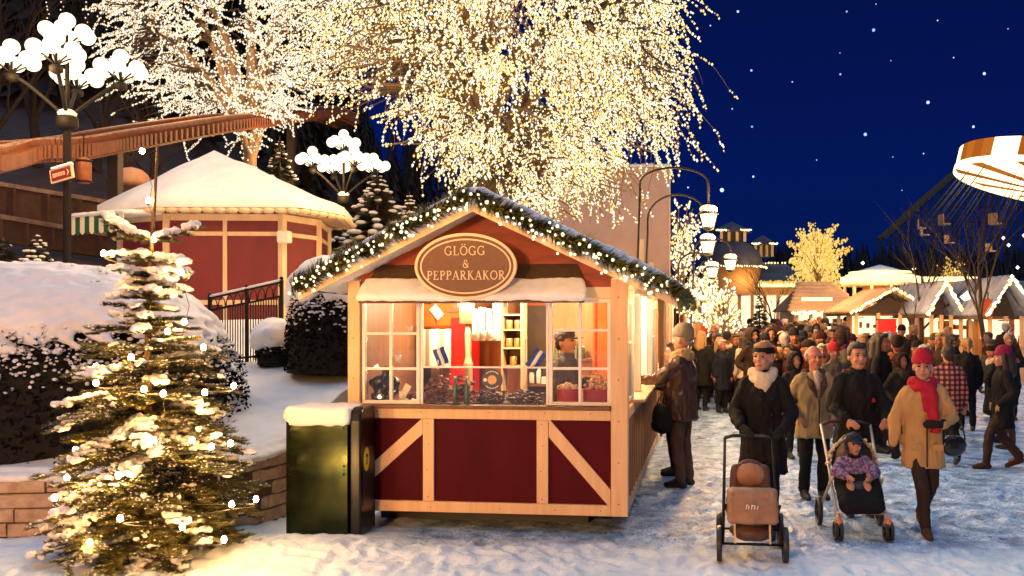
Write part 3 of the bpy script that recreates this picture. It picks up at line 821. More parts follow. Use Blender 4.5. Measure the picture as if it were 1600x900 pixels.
for i in range(60):
    d0,d1 = cum[-1]*i/60, cum[-1]*(i+1)/60
    pa,ta = wpt(d0); pb_,tb = wpt(d1); na = Vector((ta.y,-ta.x,0)); nb = Vector((tb.y,-tb.x,0))
    A=pa+na*.085; B=pb_+nb*.085; C2=pb_-nb*.08; D=pa-na*.08
    za, zb = wtop(d0)-.01, wtop(d1)-.01
    b.add([(A.x,A.y,-.05),(B.x,B.y,-.05),(C2.x,C2.y,-.05),(D.x,D.y,-.05),(A.x,A.y,za),(B.x,B.y,zb),(C2.x,C2.y,zb),(D.x,D.y,za)],[(0,1,5,4),(4,5,6,7),(2,3,7,6)],False)
b.build('core', M_mortar, sw)
b = MB()
for i in range(120):
    d = cum[-1]*(i+.5)/120; p,tg = wpt(d); n_ = Vector((tg.y,-tg.x,0))
    for off in (.05,-.08,-.2):
        q = p+n_*off; b.ell((q.x,q.y,wtop(d)+.02+.03*(off<0)), (.09,.09,.05+.03*noise.noise(Vector((d*2,off*5,0)))), None, 8, 5)
me = remesh(b,.028,4,.015,8,4,'snow_cap'); me.materials.append(M_snowfine); link('snow_cap', me, sw)

# ------------------------------------------------------------------ hedges
def hedge(name, label, c, r, zb, nleaf, seed, capdrop=.45, lsz=.035):
    random.seed(seed)
    t = thing(name, label, 'hedge', (c[0],c[1],zb))
    H = r[2]
    def surf(th, ph):
        cx, sx_ = math.cos(ph), math.sin(ph)
        def pw(v, e): return math.copysign(abs(v)**e, v)
        return Vector((r[0]*pw(cx,.75)*pw(math.cos(th),.85), r[1]*pw(cx,.75)*pw(math.sin(th),.85), H*pw(sx_,.8)))
    core = MB()
    rings = []
    n, m = 40, 16
    vs = []; fs = []
    for j in range(m+1):
        ph = lerp(0, math.pi/2, j/m)
        for i in range(n):
            p = surf(2*math.pi*i/n, ph)*.93; k = 1+.06*noise.noise(p*1.5+Vector((seed,0,0))); vs.append(p*k)
    for j in range(m):
        for i in range(n): i2=(i+1)%n; fs.append((j*n+i,j*n+i2,(j+1)*n+i2,(j+1)*n+i))
    core.add(vs,fs,True); core.build('branches', M_leafcore, t, fix=False)
    b = MB(); sn = MB(); cap = MB()
    for k in range(nleaf):
        th = rnd(0,2*math.pi); ph = math.asin(random.random()**.9)*.98
        p = surf(th,ph); p = p*(1+.06*noise.noise(p*1.5+Vector((seed,0,0)))) * rnd(.93,1.03)
        if p.y > r[1]*.55: continue
        a = Vector((rnd(-1,1),rnd(-1,1),rnd(-1,1))).normalized(); q = a.cross(Vector((rnd(-1,1),rnd(-1,1),rnd(-1,1)))).normalized()
        s_ = rnd(.6,1.3)*lsz
        b.add([p-a*s_, p+q*s_*.5, p+a*s_, p-q*s_*.5], [(0,1,2,3)], False)
        hh = p.z/H
        if random.random() < .9*sstep(.22,capdrop+.12,hh)**2:
            sn.ell(p+Vector((0,-.01,s_*.5)), (s_*rnd(.4,.9),s_*rnd(.4,.8),s_*rnd(.3,.55)), None, 6, 4)
    b.build('foliage', M_leaf, t, fix=False); sn.build('snow_tufts', M_snowfine, t, fix=False)
    for i in range(70):
        for j in range(12):
            th = 2*math.pi*(i+.5*(j%2))/70; cs=math.cos(th)*2.2; ss=math.sin(th)*2.2
            lo = math.asin(capdrop)+.30*noise.noise(Vector((cs,ss,seed)))+.16*noise.noise(Vector((cs*4,ss*4,seed+3)))
            ph = lerp(max(.12,lo), math.pi/2, (j/11)**1.1)
            p = surf(th,ph)
            k_=min(1,.45+j*.2); cap.ell(p+Vector((0,0,.01+.02*k_)), (.16*k_,.16*k_,.10*k_), None, 8, 5)
    me = remesh(cap,.035,5,.03,5,seed,'snow_cap'); me.materials.append(M_snow); link('snow_cap', me, t)
    return t
hedge('hedge','big rounded dark hedge with a thick snow cap behind the lit fir', (-6.75,10.55), (2.42,1.65,2.02), .62, 15000, 5, .50)
hedge('hedge','snow-topped dark bush between the iron gate and the stall', (-3.72,12.6), (.66,.85,1.50), 1.38, 6500, 9, .62, .032)
hedge('hedge','small snowy shrub tucked beside the iron gate post', (-4.72,13.0), (.26,.3,.55), 1.45, 900, 12, .5, .03)

# ------------------------------------------------------------------ iron gate
gt = thing('iron_gate', 'black iron railing gate with arched top loops beside the snowy bush', 'gate', (0,0,0))
ga, gb = at(328,566,13.3), at(440,556,13.1); ga.z -= .05; gb.z -= .05
top_a, top_b = at(328,466,13.3), at(440,441,13.1)
def gp(t, h): # h 0..1
    lo = ga.lerp(gb,t); hi = top_a.lerp(top_b,t); return lo.lerp(hi,h)
for h in (.07,.82,1.0):
    b = MB(); b.bar(gp(0,h),gp(1,h),.025,.03); b.build('rail', M_iron, gt)
for t in (0,.52,1):
    b = MB(); b.bar(gp(t,-.05),gp(t,1.03),.045,.045,(0,1,0)); b.ball(gp(t,1.05),.03,8,6); b.build('post', M_iron, gt)
b = MB()
for i in range(1,28): b.tube([gp(i/28,.0),gp(i/28,.82)], .009, 5)
for i in range(9):
    t0 = (i+.5)/9; pts=[]
    for k in range(9):
        a = math.pi*k/8; pts.append(gp(t0 - .05*math.cos(a), .83+.15*math.sin(a)))
    b.tube(pts,.008,5)
b.build('bars', M_iron, gt)
b = MB()
for i in range(40): p = gp((i+.5)/40,1.03); b.ell(p,(.03,.035,.022),None,6,4)
me = remesh(b,.012,2,0,1,0,'snow'); me.materials.append(M_snowfine); link('snow',me,gt)
t = thing('gate_box','small cream post box fixed to the gate post by the bush','post box', at(428,552,12.9))
b = MB(); b.box(-.10,.10,-.06,.06,0,.30); b.build('box',M_cream,t,.006)
b = MB(); b.ell((0,0,.31),(.13,.09,.06)); b.build('snow',M_snowfine,t)

# ------------------------------------------------------------------ pavilion
PY = 17.0
pc = Vector((-8.0, PY+1.5, 1.85))
pav = thing('pavilion','octagonal red pavilion with cream frames under a broad snow-covered roof','pavilion', pc, 0)
ang = [R(a) for a in (-67.5-45*2, -67.5-45, -67.5, -22.5, 22.5, 67.5, 112.5, 157.5)]
# stretched octagon: wide facet towards the viewer
def oc(a, r): return Vector((r*1.20*math.cos(a), r*.95*math.sin(a), 0))
RW = 1.56; z0p, z1p = .0, 2.28
corners = [Vector((x,y,0)) for x,y in ((-.25,-1.55),(1.95,-1.45),(2.35,-.5),(2.1,.9),(.2,1.6),(-1.5,1.0),(-1.9,.0),(-1.45,-.95))]
inv = pav.matrix_basis.inverted()
def facet(k, cols, bar=True):
    A, B = corners[k], corners[(k+1)%8]; d = (B-A); ln = d.length; d.normalize(); n = Vector((d.y,-d.x,0))
    M = Matrix(((d.x,-n.x,0,A.x),(d.y,-n.y,0,A.y),(0,0,1,0),(0,0,0,1)))   # x along facet, y inward
    b = MB(); b.M = M; b.box(0,ln,.03,.06,z0p,z1p); b.build('wall', M_redpaint, pav)
    b = MB(); b.M = M; b.box(-.05,.07,-.02,.10,z0p,z1p); b.build('post', M_cream, pav, .01)
    b = MB(); b.M = M
    for c in range(1,cols): x = ln*c/cols; b.box(x-.038,x+.038,.0,.028,z0p,z1p)
    if cols > 1: b.build('post', M_cream, pav)
    b = MB(); b.M = M; b.box(.071,ln-.051,.004,.029,z1p-.13,z1p); b.build('rail', M_cream, pav)
    b = MB(); b.M = M; b.box(.071,ln-.051,.006,.029,z1p-.42,z1p-.34); b.build('rail', M_cream, pav)
    b = MB(); b.M = M; b.box(.071,ln-.051,.004,.029,z0p+.55,z0p+.64); b.build('rail', M_cream, pav)
for k in range(8): facet(k, 2 if k in (0,4) else 1)
# roof
RO = 1.98; zr0, zr1 = z1p+.02, z1p+1.36
rc = [c*1.2 for c in corners]
b = MB(); n = 8
vs = [(c.x,c.y,zr0) for c in rc]+[(c.x,c.y,zr0+.07) for c in rc]+[(0,0,zr1)]
b.add(vs,[tuple(range(7,-1,-1))]+[(i,(i+1)%8,(i+1)%8+8,i+8) for i in range(8)]+[(i+8,(i+1)%8+8,16) for i in range(8)],False)
b.build('roof', M_cream, pav)
b = MB()
for k in range(8):
    A,B = rc[k],rc[(k+1)%8]
    m = int((B-A).length/.22)
    for i in range(m):
        p = A.lerp(B,(i+.5)/m); b.ell((p.x*1.003,p.y*1.003,zr0-.0),(.13,.13,.055),None,8,5)
b.build('valance', M_cream, pav)
b = MB()
for k in range(8):
    A,B = rc[k],rc[(k+1)%8]
    m = int((B-A).length/.13)
    for i in range(m):
        p = A.lerp(B,(i+.5)/m); q = p*1.012; b.ell((q.x,q.y,zr0-.035),(.018,.018,.018),None,6,4)
b.build('trim', M_darkwood, pav)
b = MB()
vs=[]; NR=14
ringn=96
for j in range(NR+1):
    t=j/NR
    for i in range(ringn):
        kf=i/ringn*8; k=int(kf); A,B=rc[k],rc[(k+1)%8]; e=A.lerp(B,kf-k)*(1.015)
        th=.14*min(1,(1-(t))*6+.4)
        if j==0: p=(e.x*1.0,e.y*1.0,zr0+.06)
        else:
            tt=(j-1)/(NR-1); q=e*(1-tt); zz=lerp(zr0+.08,zr1,tt)+.13+.05*noise.noise(Vector((q.x*1.6,q.y*1.6,4)))+.012*noise.noise(Vector((q.x*7,q.y*7,4)))
            if j==1: zz-=.02
            p=(q.x,q.y,zz)
        vs.append(p)
fs=[]
for j in range(NR):
    for i in range(ringn): i2=(i+1)%ringn; fs.append((j*ringn+i,j*ringn+i2,(j+1)*ringn+i2,(j+1)*ringn+i))
b.add(vs,fs,True); b.build('roof_snow', M_snow, pav, fix=False)
# wall lamp and awning
A,B = corners[1],corners[2]; p = A.lerp(B,.08)
wl = MB(); wl.box(p.x-.12,p.x+.12,p.y-.22,p.y-.02,1.72,1.95); wl.build('wall_lamp', M_white, pav, .03)
A,B = corners[7],corners[0]; d=(B-A).normalized(); nn=Vector((d.y,-d.x,0)); ln=(B-A).length
aw = MB(); aw2 = MB(); val = MB(); val2 = MB()
ns=11
for i in range(ns):
    x0,x1=lerp(-.25,ln-.08,i/ns),lerp(-.25,ln-.08,(i+1)/ns)
    pa=A+d*x0; pb_=A+d*x1; dep=.8
    q=[(pa.x,pa.y,2.27),(pb_.x,pb_.y,2.27),(pb_.x+nn.x*dep,pb_.y+nn.y*dep,2.21),(pa.x+nn.x*dep,pa.y+nn.y*dep,2.21)]
    (aw if i%2 else aw2).add(q+[(x,y,z-.015) for x,y,z in q],[(0,1,2,3),(7,6,5,4),(3,2,6,7)],False)
    fr=[(q[3][0],q[3][1],2.21),(q[2][0],q[2][1],2.21)]
    pts=[]
    for s_ in range(7): tt=s_/6; pts.append((lerp(fr[0][0],fr[1][0],tt)+nn.x*.01,lerp(fr[0][1],fr[1][1],tt)+nn.y*.01,1.91-.05*math.sin(math.pi*tt)))
    vs=[(fr[0][0]+nn.x*.01,fr[0][1]+nn.y*.01,2.21),(fr[1][0]+nn.x*.01,fr[1][1]+nn.y*.01,2.21)]+pts[::-1]
    vs2=[(x-nn.x*.012,y-nn.y*.012,z) for x,y,z in vs]; m=len(vs)
    (val if i%2 else val2).add(vs+vs2,[tuple(range(m)),tuple(range(2*m-1,m-1,-1))]+[(i_,(i_+1)%m,(i_+1)%m+m,i_+m) for i_ in range(m)],False)
M_green2=mat('awning_green',(.008,.10,.045),.7); M_aww=mat('awning_white',(.78,.72,.6),.7)
awn = aw2.build('awning', M_aww, pav); aw.build('stripes', M_green2, awn); val2.build('valance', M_aww, awn); val.build('valance_stripes', M_green2, awn)
b = MB()
for i in range(24):
    for j in range(6):
        pp=A+d*lerp(-.22,ln-.10,i/23)+nn*lerp(.06,.76,j/5); b.ell((pp.x,pp.y,lerp(2.27,2.21,j/5)+.02),(.08,.15,.05),None,8,5)
me=remesh(b,.035,3,.012,7,1,'snow'); me.materials.append(M_snow); link('snow',me,awn)

# ------------------------------------------------------------------ candelabra lamps
def globe_mesh():
    b = MB(); b.ball((0,0,0),.128,16,10); return b.mesh('globe',[M_globe])
GLOBE = globe_mesh()
def candelabra(label, loc, sc=1.0, rot=.4):
    t = thing('candelabra_lamp', label, 'street lamp', loc, rot, None, sc)
    b = MB(); b.lathe([(.16,0),(.16,.25),(.09,.35),(.065,.6),(.06,3.4),(.085,3.45),(.085,3.6),(.05,3.65)],(0,0,0),12); b.build('pole', M_iron, t)
    b = MB(); b.lathe([(.10,3.30),(.17,3.36),(.17,3.5),(.12,3.55)],(0,0,0),12); b.build('collar', M_iron, t)
    b = MB(); b.tube([(0,0,3.6),(0,0,4.6)],.035,8); b.build('stem', M_iron, t)
    hubs = [(0,0,4.62)]
    for k in range(4):
        a = math.pi/2*k; dx,dy = math.cos(a),math.sin(a); pts=[]
        for s_ in range(11):
            q=s_/10; r_=.80*math.sin(q*math.pi/2)**1.0; z=3.5+.62*math.sin(q*math.pi*.62); pts.append((dx*r_,dy*r_,z))
        b = MB(); b.tube(pts,.032,7); b.build('arm', M_iron, t)
        hubs.append((dx*.80,dy*.80,3.5+.62*math.sin(math.pi*.62)+.02))
    for hi,(hx,hy,hz) in enumerate(hubs):
        b = MB(); b.lathe([(.03,-.06),(.10,-.02),(.10,.06),(.05,.09),(.02,.10),(.02,.40)],(hx,hy,hz),10)
        b2 = b
        for k in range(6):
            a = math.pi/3*k+.5; pts=[]
            for s_ in range(8):
                q=s_/7; pts.append((hx+math.cos(a)*.30*math.sin(q*math.pi/2),hy+math.sin(a)*.30*math.sin(q*math.pi/2),hz+.08+.16*math.sin(q*math.pi*.75)))
            b2.tube(pts,.014,6)
        br = b2.build('branch', M_iron, t)
        for k in range(7):
            g = link('globe', GLOBE, br)
            if k == 6: g.location=(hx,hy,hz+.52)
            else:
                a=math.pi/3*k+.5; g.location=(hx+math.cos(a)*.31,hy+math.sin(a)*.31,hz+.31)
    b = MB(); b.ell((0,0,3.58),(.15,.15,.08)); b.build('snow', M_snowfine, t)
    return t
LY=15.0; lx=gx(105,LY); lz=gz(190,LY)-3.45
candelabra('tall candelabra lamp with white globes rising behind the rounded hedge', (lx,LY,lz), 1.0, .35)
L2Y=26.0; s2=1.12
candelabra('candelabra lamp with white globes standing between the pavilion and the stall roof', (gx(537,L2Y),L2Y,gz(312,L2Y)-3.45*1.12), s2, .6)
def lamp_light(p, e, col=(1,.62,.28), r=.5, name='lamp_light'):
    d = bpy.data.lights.new(name,'POINT'); d.energy=e; d.color=col; d.shadow_soft_size=r
    o = bpy.data.objects.new(name,d); o.location=p; COL.objects.link(o); return o
# street sign on the lamp pole
t = thing('direction_sign','small dark red snow-topped direction sign on the candelabra lamp pole','sign', at(97,272,14.88)+Vector((0,0,0)), R(-18))
b = MB(); b.M=Matrix.Rotation(R(-10),4,'Y'); b.box(-.24,.24,-.02,.02,-.11,.11); b.build('border', M_cream, t)
b = MB(); b.M=Matrix.Rotation(R(-10),4,'Y'); b.box(-.215,.215,-.026,-.0205,-.088,.088); b.build('board', M_redpaint, t)
b = MB(); b.M=Matrix.Rotation(R(-10),4,'Y')
x=-.17
for w_,k in ((.03,0),(.025,1),(.03,2),(.02,1),(.03,0),(.03,2),(.025,1)):
    b.box(x,x+.008,-.031,-.0265,-.035,.035)
    if k!=1: b.box(x,x+w_,-.0305,-.0265,.02,.03)
    if k!=2: b.box(x,x+w_,-.0303,-.0265,-.03,-.02)
    b.box(x+w_-.006,x+w_,-.0312,-.0265,-.03,.03); x+=w_+.012
b.prism([(.15,.05),(.185,.0),(.15,-.05),(.135,-.05),(.16,0),(.135,.05)],'y',-.031,-.0265); b.build('lettering', M_cream, t)
b = MB(); b.M=Matrix.Rotation(R(-10),4,'Y')
for i in range(12): b.ell((-.17+.035*i,0,.125),(.04,.05,.035),None,8,5)
me=remesh(b,.012,3,.004,20,1,'snow'); me.materials.append(M_snowfine); link('snow',me,t)
t = thing('hanging_lantern','rusty barrel-shaped lantern hanging beside the lamp pole','lantern', at(131,268,15.3))
b = MB(); b.lathe([(.02,.25),(.09,.22),(.12,.15),(.12,-.15),(.09,-.2),(.02,-.21)],n=12); b.build('body', mat('rust',(.30,.08,.025),.6,(.18,.05,.02),9), t)
b = MB(); b.tube([(0,0,.25),(0,0,.62)],.01,5); b.build('hanger',M_iron,t)
b = MB(); b.lathe([(.13,.16),(.13,.19)]); b.lathe([(.13,-.16),(.13,-.19)]); b.build('band',M_iron,t)

# ------------------------------------------------------------------ coaster track
tp=[(-60,252,14.6),(0,241,15.8),(60,237,16.6),(110,232,17.4),(200,216,19.2),(330,195,23),(400,187,25.5),(460,180,28),(505,178,30),(540,190,31)]
cp=[at(*q) for q in tp]
def crspline(cp,n):
    out=[]
    for i in range(len(cp)-1):
        p0=cp[max(i-1,0)];p1=cp[i];p2=cp[i+1];p3=cp[min(i+2,len(cp)-1)]
        for k in range(n):
            t=k/n; out.append(.5*((2*p1)+(p2-p0)*t+(2*p0-5*p1+4*p2-p3)*t*t+(3*p1-p0-3*p2+p3)*t*t*t))
    out.append(cp[-1]); return out
tr=crspline(cp,8)
tk=thing('coaster_track','orange-brown wooden coaster track curving past the lamp towards the lit tree','coaster track',(0,0,0))
M_track=mat('track_orange',(.20,.060,.022),.6,(.12,.036,.014),3,bump=.2)
for off in (-.42,.42):
    b=MB()
    for i in range(len(tr)-1):
        d=(tr[i+1]-tr[i]); sd=d.cross(Vector((0,0,1))).normalized()*off
        b.bar(tr[i]+sd+Vector((0,0,.16)),tr[i+1]+sd+d*.02+Vector((0,0,.16)),.14,.10)
        b.bar(tr[i]+sd+Vector((0,0,-.16)),tr[i+1]+sd+d*.02+Vector((0,0,-.16)),.12,.10)
        b.bar(tr[i]+sd*.96,tr[i+1]+sd*.96+d*.02,.04,.24)
    b.build('rail',M_track,tk)
b=MB()
for i in range(len(tr)-1):
    for h in (0,.5):
        p=tr[i].lerp(tr[i+1],h); d=(tr[i+1]-tr[i]); sd=d.cross(Vector((0,0,1))).normalized()
        b.bar(p-sd*.62+Vector((0,0,-.02)),p+sd*.62+Vector((0,0,-.02)),.09,.24)
b.build('ties',M_track,tk)['kind']='stuff'
b=MB()
for i in range(len(tr)-1):
    d=(tr[i+1]-tr[i]); sd=d.cross(Vector((0,0,1))).normalized()*.42
    for s_ in (sd,-sd): b.bar(tr[i]+s_+Vector((0,0,.225)),tr[i+1]+s_+Vector((0,0,.225)),.13,.035)
b.build('snow',mat('rail_snow',(.42,.26,.20),.8,(.22,.11,.07),9),tk)
for px,py,Y in ((180,222,18.8),(455,182,28)):
    p=at(px,py,Y); b=MB(); b.bar((p.x,p.y,terr_z(p.x,p.y)-.3),(p.x,p.y,p.z-.2),.22,.22,(0,1,0)); b.build('support',M_darkwood,tk)

# ------------------------------------------------------------------ hillside: terrace walls, booth, dark trees
M_wallr=mat('hill_wall',(.085,.040,.025),.85,(.05,.022,.014),3,bump=.4)
def hillwall(label,a,c,h):
    t=thing('hill_wall',label,'wall',(0,0,0)); a=Vector(a);c=Vector(c)
    b=MB(); m=(a+c)/2; b.bar(a-Vector((0,0,h/2)),c-Vector((0,0,h/2)),.25,h); b.build('wall',M_wallr,t)
    b=MB(); b.bar(a+Vector((0,0,.05)),c+Vector((0,0,.05)),.34,.10); b.build('coping',mat('dull_snow',(.30,.20,.16),.8,(.16,.09,.07),6),t)
    for i in range(7):
        p=a.lerp(c,(i+.5)/7); b=MB(); b.bar(p-Vector((0,.16,h)),p-Vector((0,.16,0)),.18,.10,(0,1,0)); b.build('pilaster',M_wallr,t)
hillwall('long snow-edged hillside wall below the coaster track', at(-60,282,21),at(292,340,24),1.0)
hillwall('lower snow-edged hillside wall sloping down behind the lamp pole', at(-60,333,19.2),at(210,378,22),.5)
t=thing('domed_booth','small domed booth with pale arches on the dark hillside','booth', at(205,318,23)-Vector((0,0,.4)))
b=MB(); b.lathe([(.46,-.6),(.46,.75),(.5,.8)],n=16); b.build('wall',mat('booth_wall',(.16,.08,.06),.7),t)
b=MB(); b.lathe([(.52,.80),(.50,.95),(.42,1.12),(.26,1.27),(.05,1.33)],n=20); b.build('dome',mat('booth_dome',(.50,.24,.12),.6,(.34,.18,.14),4),t)
b=MB()
for k in range(8):
    a=2*math.pi*k/8; b.tube([(.47*math.cos(a),.47*math.sin(a),-.5),(.47*math.cos(a),.47*math.sin(a),.75)],.035,6)
b.build('arches',M_cream,t)
def spruce(label,p,h,r,seed,dark=True,snowy=.5,lights=0,group=None,name='spruce_tree'):
    random.seed(seed)
    t=thing(name,label,'tree',p,0,group)
    b=MB(); b.tube([(0,0,-.3),(0,0,h*.5),(0,0,h)],[h*.02,h*.014,.01],6); b.build('trunk',M_bark,t)
    b=MB(); sn=MB(); nb=int(26+h*5)
    for k in range(nb):
        q=(k+random.random())/nb; z=h*(.08+.90*q); L_=r*(1-q)**.85*rnd(.75,1.1)+.06
        for a in [rnd(0,6.28)+j*1.25 for j in range(5)]:
            dx,dy=math.cos(a),math.sin(a); tip=Vector((dx*L_,dy*L_,z-L_*.28)); base=Vector((0,0,z))
            sd=Vector((-dy,dx,0)); w=L_*.16+.03
            mid=base.lerp(tip,.55)+Vector((0,0,.03*L_))
            b.add([base,mid+sd*w,tip,mid-sd*w,mid-Vector((0,0,w*.9))],[(0,1,4),(0,4,3),(1,2,4),(4,2,3),(0,3,1),(1,3,2)],False)
            for s_ in range(3):
                m_=base.lerp(tip,rnd(.3,.95)); e=m_+sd*rnd(-1,1)*w*1.7+Vector((dx,dy,0))*w*.5-Vector((0,0,w*.5)); b.add([m_-sd*.03,m_+sd*.03,e],[(0,1,2)],False)
            if random.random()<snowy:
                m_=base.lerp(tip,rnd(.55,.9)); sn.ell(m_+Vector((0,0,w*.35)),(w*rnd(.6,1.0),w*rnd(.6,1.0),w*.35),None,6,4)
    b.build('crown',M_needle if not dark else mat('dark_needle',(.018,.020,.010),.7,(.035,.03,.015),4),t,fix=False)
    sn.build('snow',M_snowfine,t,fix=False)
    if lights:
        lb=MB()
        for k in range(lights):
            q=random.random()**1.3; a=rnd(0,6.28); L_=r*(1-q)**.85; lb.octa((math.cos(a)*L_,math.sin(a)*L_,h*(.08+.9*q)-L_*.2),.035)
        o=lb.build('fairy_lights',M_treelight,t,fix=False); o['kind']='stuff'
    return t
def onT(px,Y,dz=0):
    x=gx(px,Y); return Vector((x,Y,terr_z(x,Y)+dz))
spruce('snow-dusted young spruce below the lamp pole at the edge of the hedge', onT(58,15.5), gz(365,15.5)-terr_z(gx(58,15.5),15.5),.75,21)
spruce('dark spruce partly behind the rounded hedge beside the young spruce', onT(5,15.0), 1.4,.7,22,True,.15)
spruce('snowy spruce just behind the pavilion roof ridge', onT(437,24), gz(212,24)-terr_z(gx(437,24),24),1.3,23)
for k,(px,Y,top,r,lab) in enumerate(((590,22,268,1.9,'broad snow-laden spruce right beside the second candelabra lamp'),(640,20.5,300,1.5,'snow-laden spruce low behind the left roof slope of the stall'),(520,23,330,1.2,'small snow-laden spruce below the globes of the second lamp'))):
    p=onT(px,Y) if px<620 else Vector((gx(px,Y),Y,1.0)); spruce(lab,p,gz(top,Y)-p.z,r,30+k,True,.9)
# bare dark trees on the hill with hanging light strings
def baretree(label,p,h,seed,m=None,spread=.45,cat='tree',group=None,levels=4,name='bare_tree',rad=None,up=.25):
    random.seed(seed); t=thing(name,label,cat,p,0,group); tr_=MB(); tw=MB()
    def grow(a,d,ln,r_,lv):
        pts=[a]; rr=[r_]; n=5
        for i in range(n):
            d=(d+Vector((rnd(-1,1),rnd(-1,1),rnd(-.6,1)*up*2))*.16).normalized(); pts.append(pts[-1]+d*ln/n); rr.append(r_*(1-.55*(i+1)/n))
        (tr_ if lv==0 else tw).tube(pts,rr,6 if lv<2 else 4,cap=False)
        if lv<levels:
            for k in range(4 if lv else 6):
                i=random.randint(2 if lv else 2,n); q=pts[i]
                nd=(d+Vector((rnd(-1,1),rnd(-1,1),rnd(-.3,.8)))*spread*1.6).normalized(); grow(q,nd,ln*rnd(.5,.72),rr[i]*.62,lv+1)
    grow(Vector((0,0,-.2)),Vector((0,0,1)),h*.55,rad or h*.022,0)
    tr_.build('trunk',m or M_bark,t,fix=False); tw.build('crown',m or M_bark,t,fix=False); return t
M_hillbark=mat('hill_bark',(.03,.016,.010),.9,(.018,.01,.007),6)
labs=['bare dark hillside tree behind the globes of the tall lamp','bare dark hillside tree at the picture corner above the coaster track','slender bare hillside tree between the tall lamp and the first lit tree','bare hillside tree above the domed booth','bare dark tree high on the hill behind the coaster track','crooked bare hillside tree just left of the first lit tree']
for k,(px,Y,top) in enumerate(((60,27,-140),(-10,25,-120),(150,28,-60),(215,26,60),(110,31,-160),(180,24,110))):
    p=onT(px,Y,-.2); baretree(labs[k],p,max(3,(gz(top,Y)-p.z)),50+k,M_hillbark,.5,levels=3)
# dark wood on top of the hill: one mass
random.seed(77); b=MB()
for k in range(260):
    x=rnd(-46,-9); y=rnd(33,58); z=terr_z(x,min(y,68)); h=rnd(5,9)
    if x>-15: h*=.7
    for j in range(12):
        q=j/12; a0=rnd(0,6); L_=(1-q)*h*.2+.1
        for i in range(5):
            a=a0+i*1.26; b.add([(x,y,z+h*q+h*.14),(x+math.cos(a)*L_,y+math.sin(a)*L_,z+h*q-.1),(x+math.cos(a+.5)*L_*.8,y+math.sin(a+.5)*L_*.8,z+h*q-.15)],[(0,1,2)],False)
tag(b.build('hill_woods',mat('woods',(.014,.010,.007),.9,(.03,.018,.012),.8),fix=False),kind='stuff',label='dark wood covering the hill behind the lamp',cat='wood')
# strings of small lights hanging over the tall lamp
lb_=['string of tiny lights hanging above the tall lamp, leftmost of four','string of tiny lights hanging above the tall lamp, second of four','string of tiny lights hanging above the tall lamp, third of four','string of tiny lights hanging above the tall lamp, nearest the lit tree']
for k,px in enumerate((75,98,135,166)):
    t=thing('light_string',lb_[k],'light string',at(px,-150,17),0,'light strings above the tall lamp')
    b=MB(); n=16; L_=(55+150)*17/F; b.tube([(0,0,0),(.05,0,-L_*.5),(0,0,-L_)],.006,4); b.build('wire',M_iron,t)
    b=MB()
    for i in range(34): b.octa((rnd(-.03,.03),rnd(-.03,.03),-L_*(i+.5)/34),.018)
    b.build('bulbs',M_treelight2,t,fix=False)['kind']='stuff'
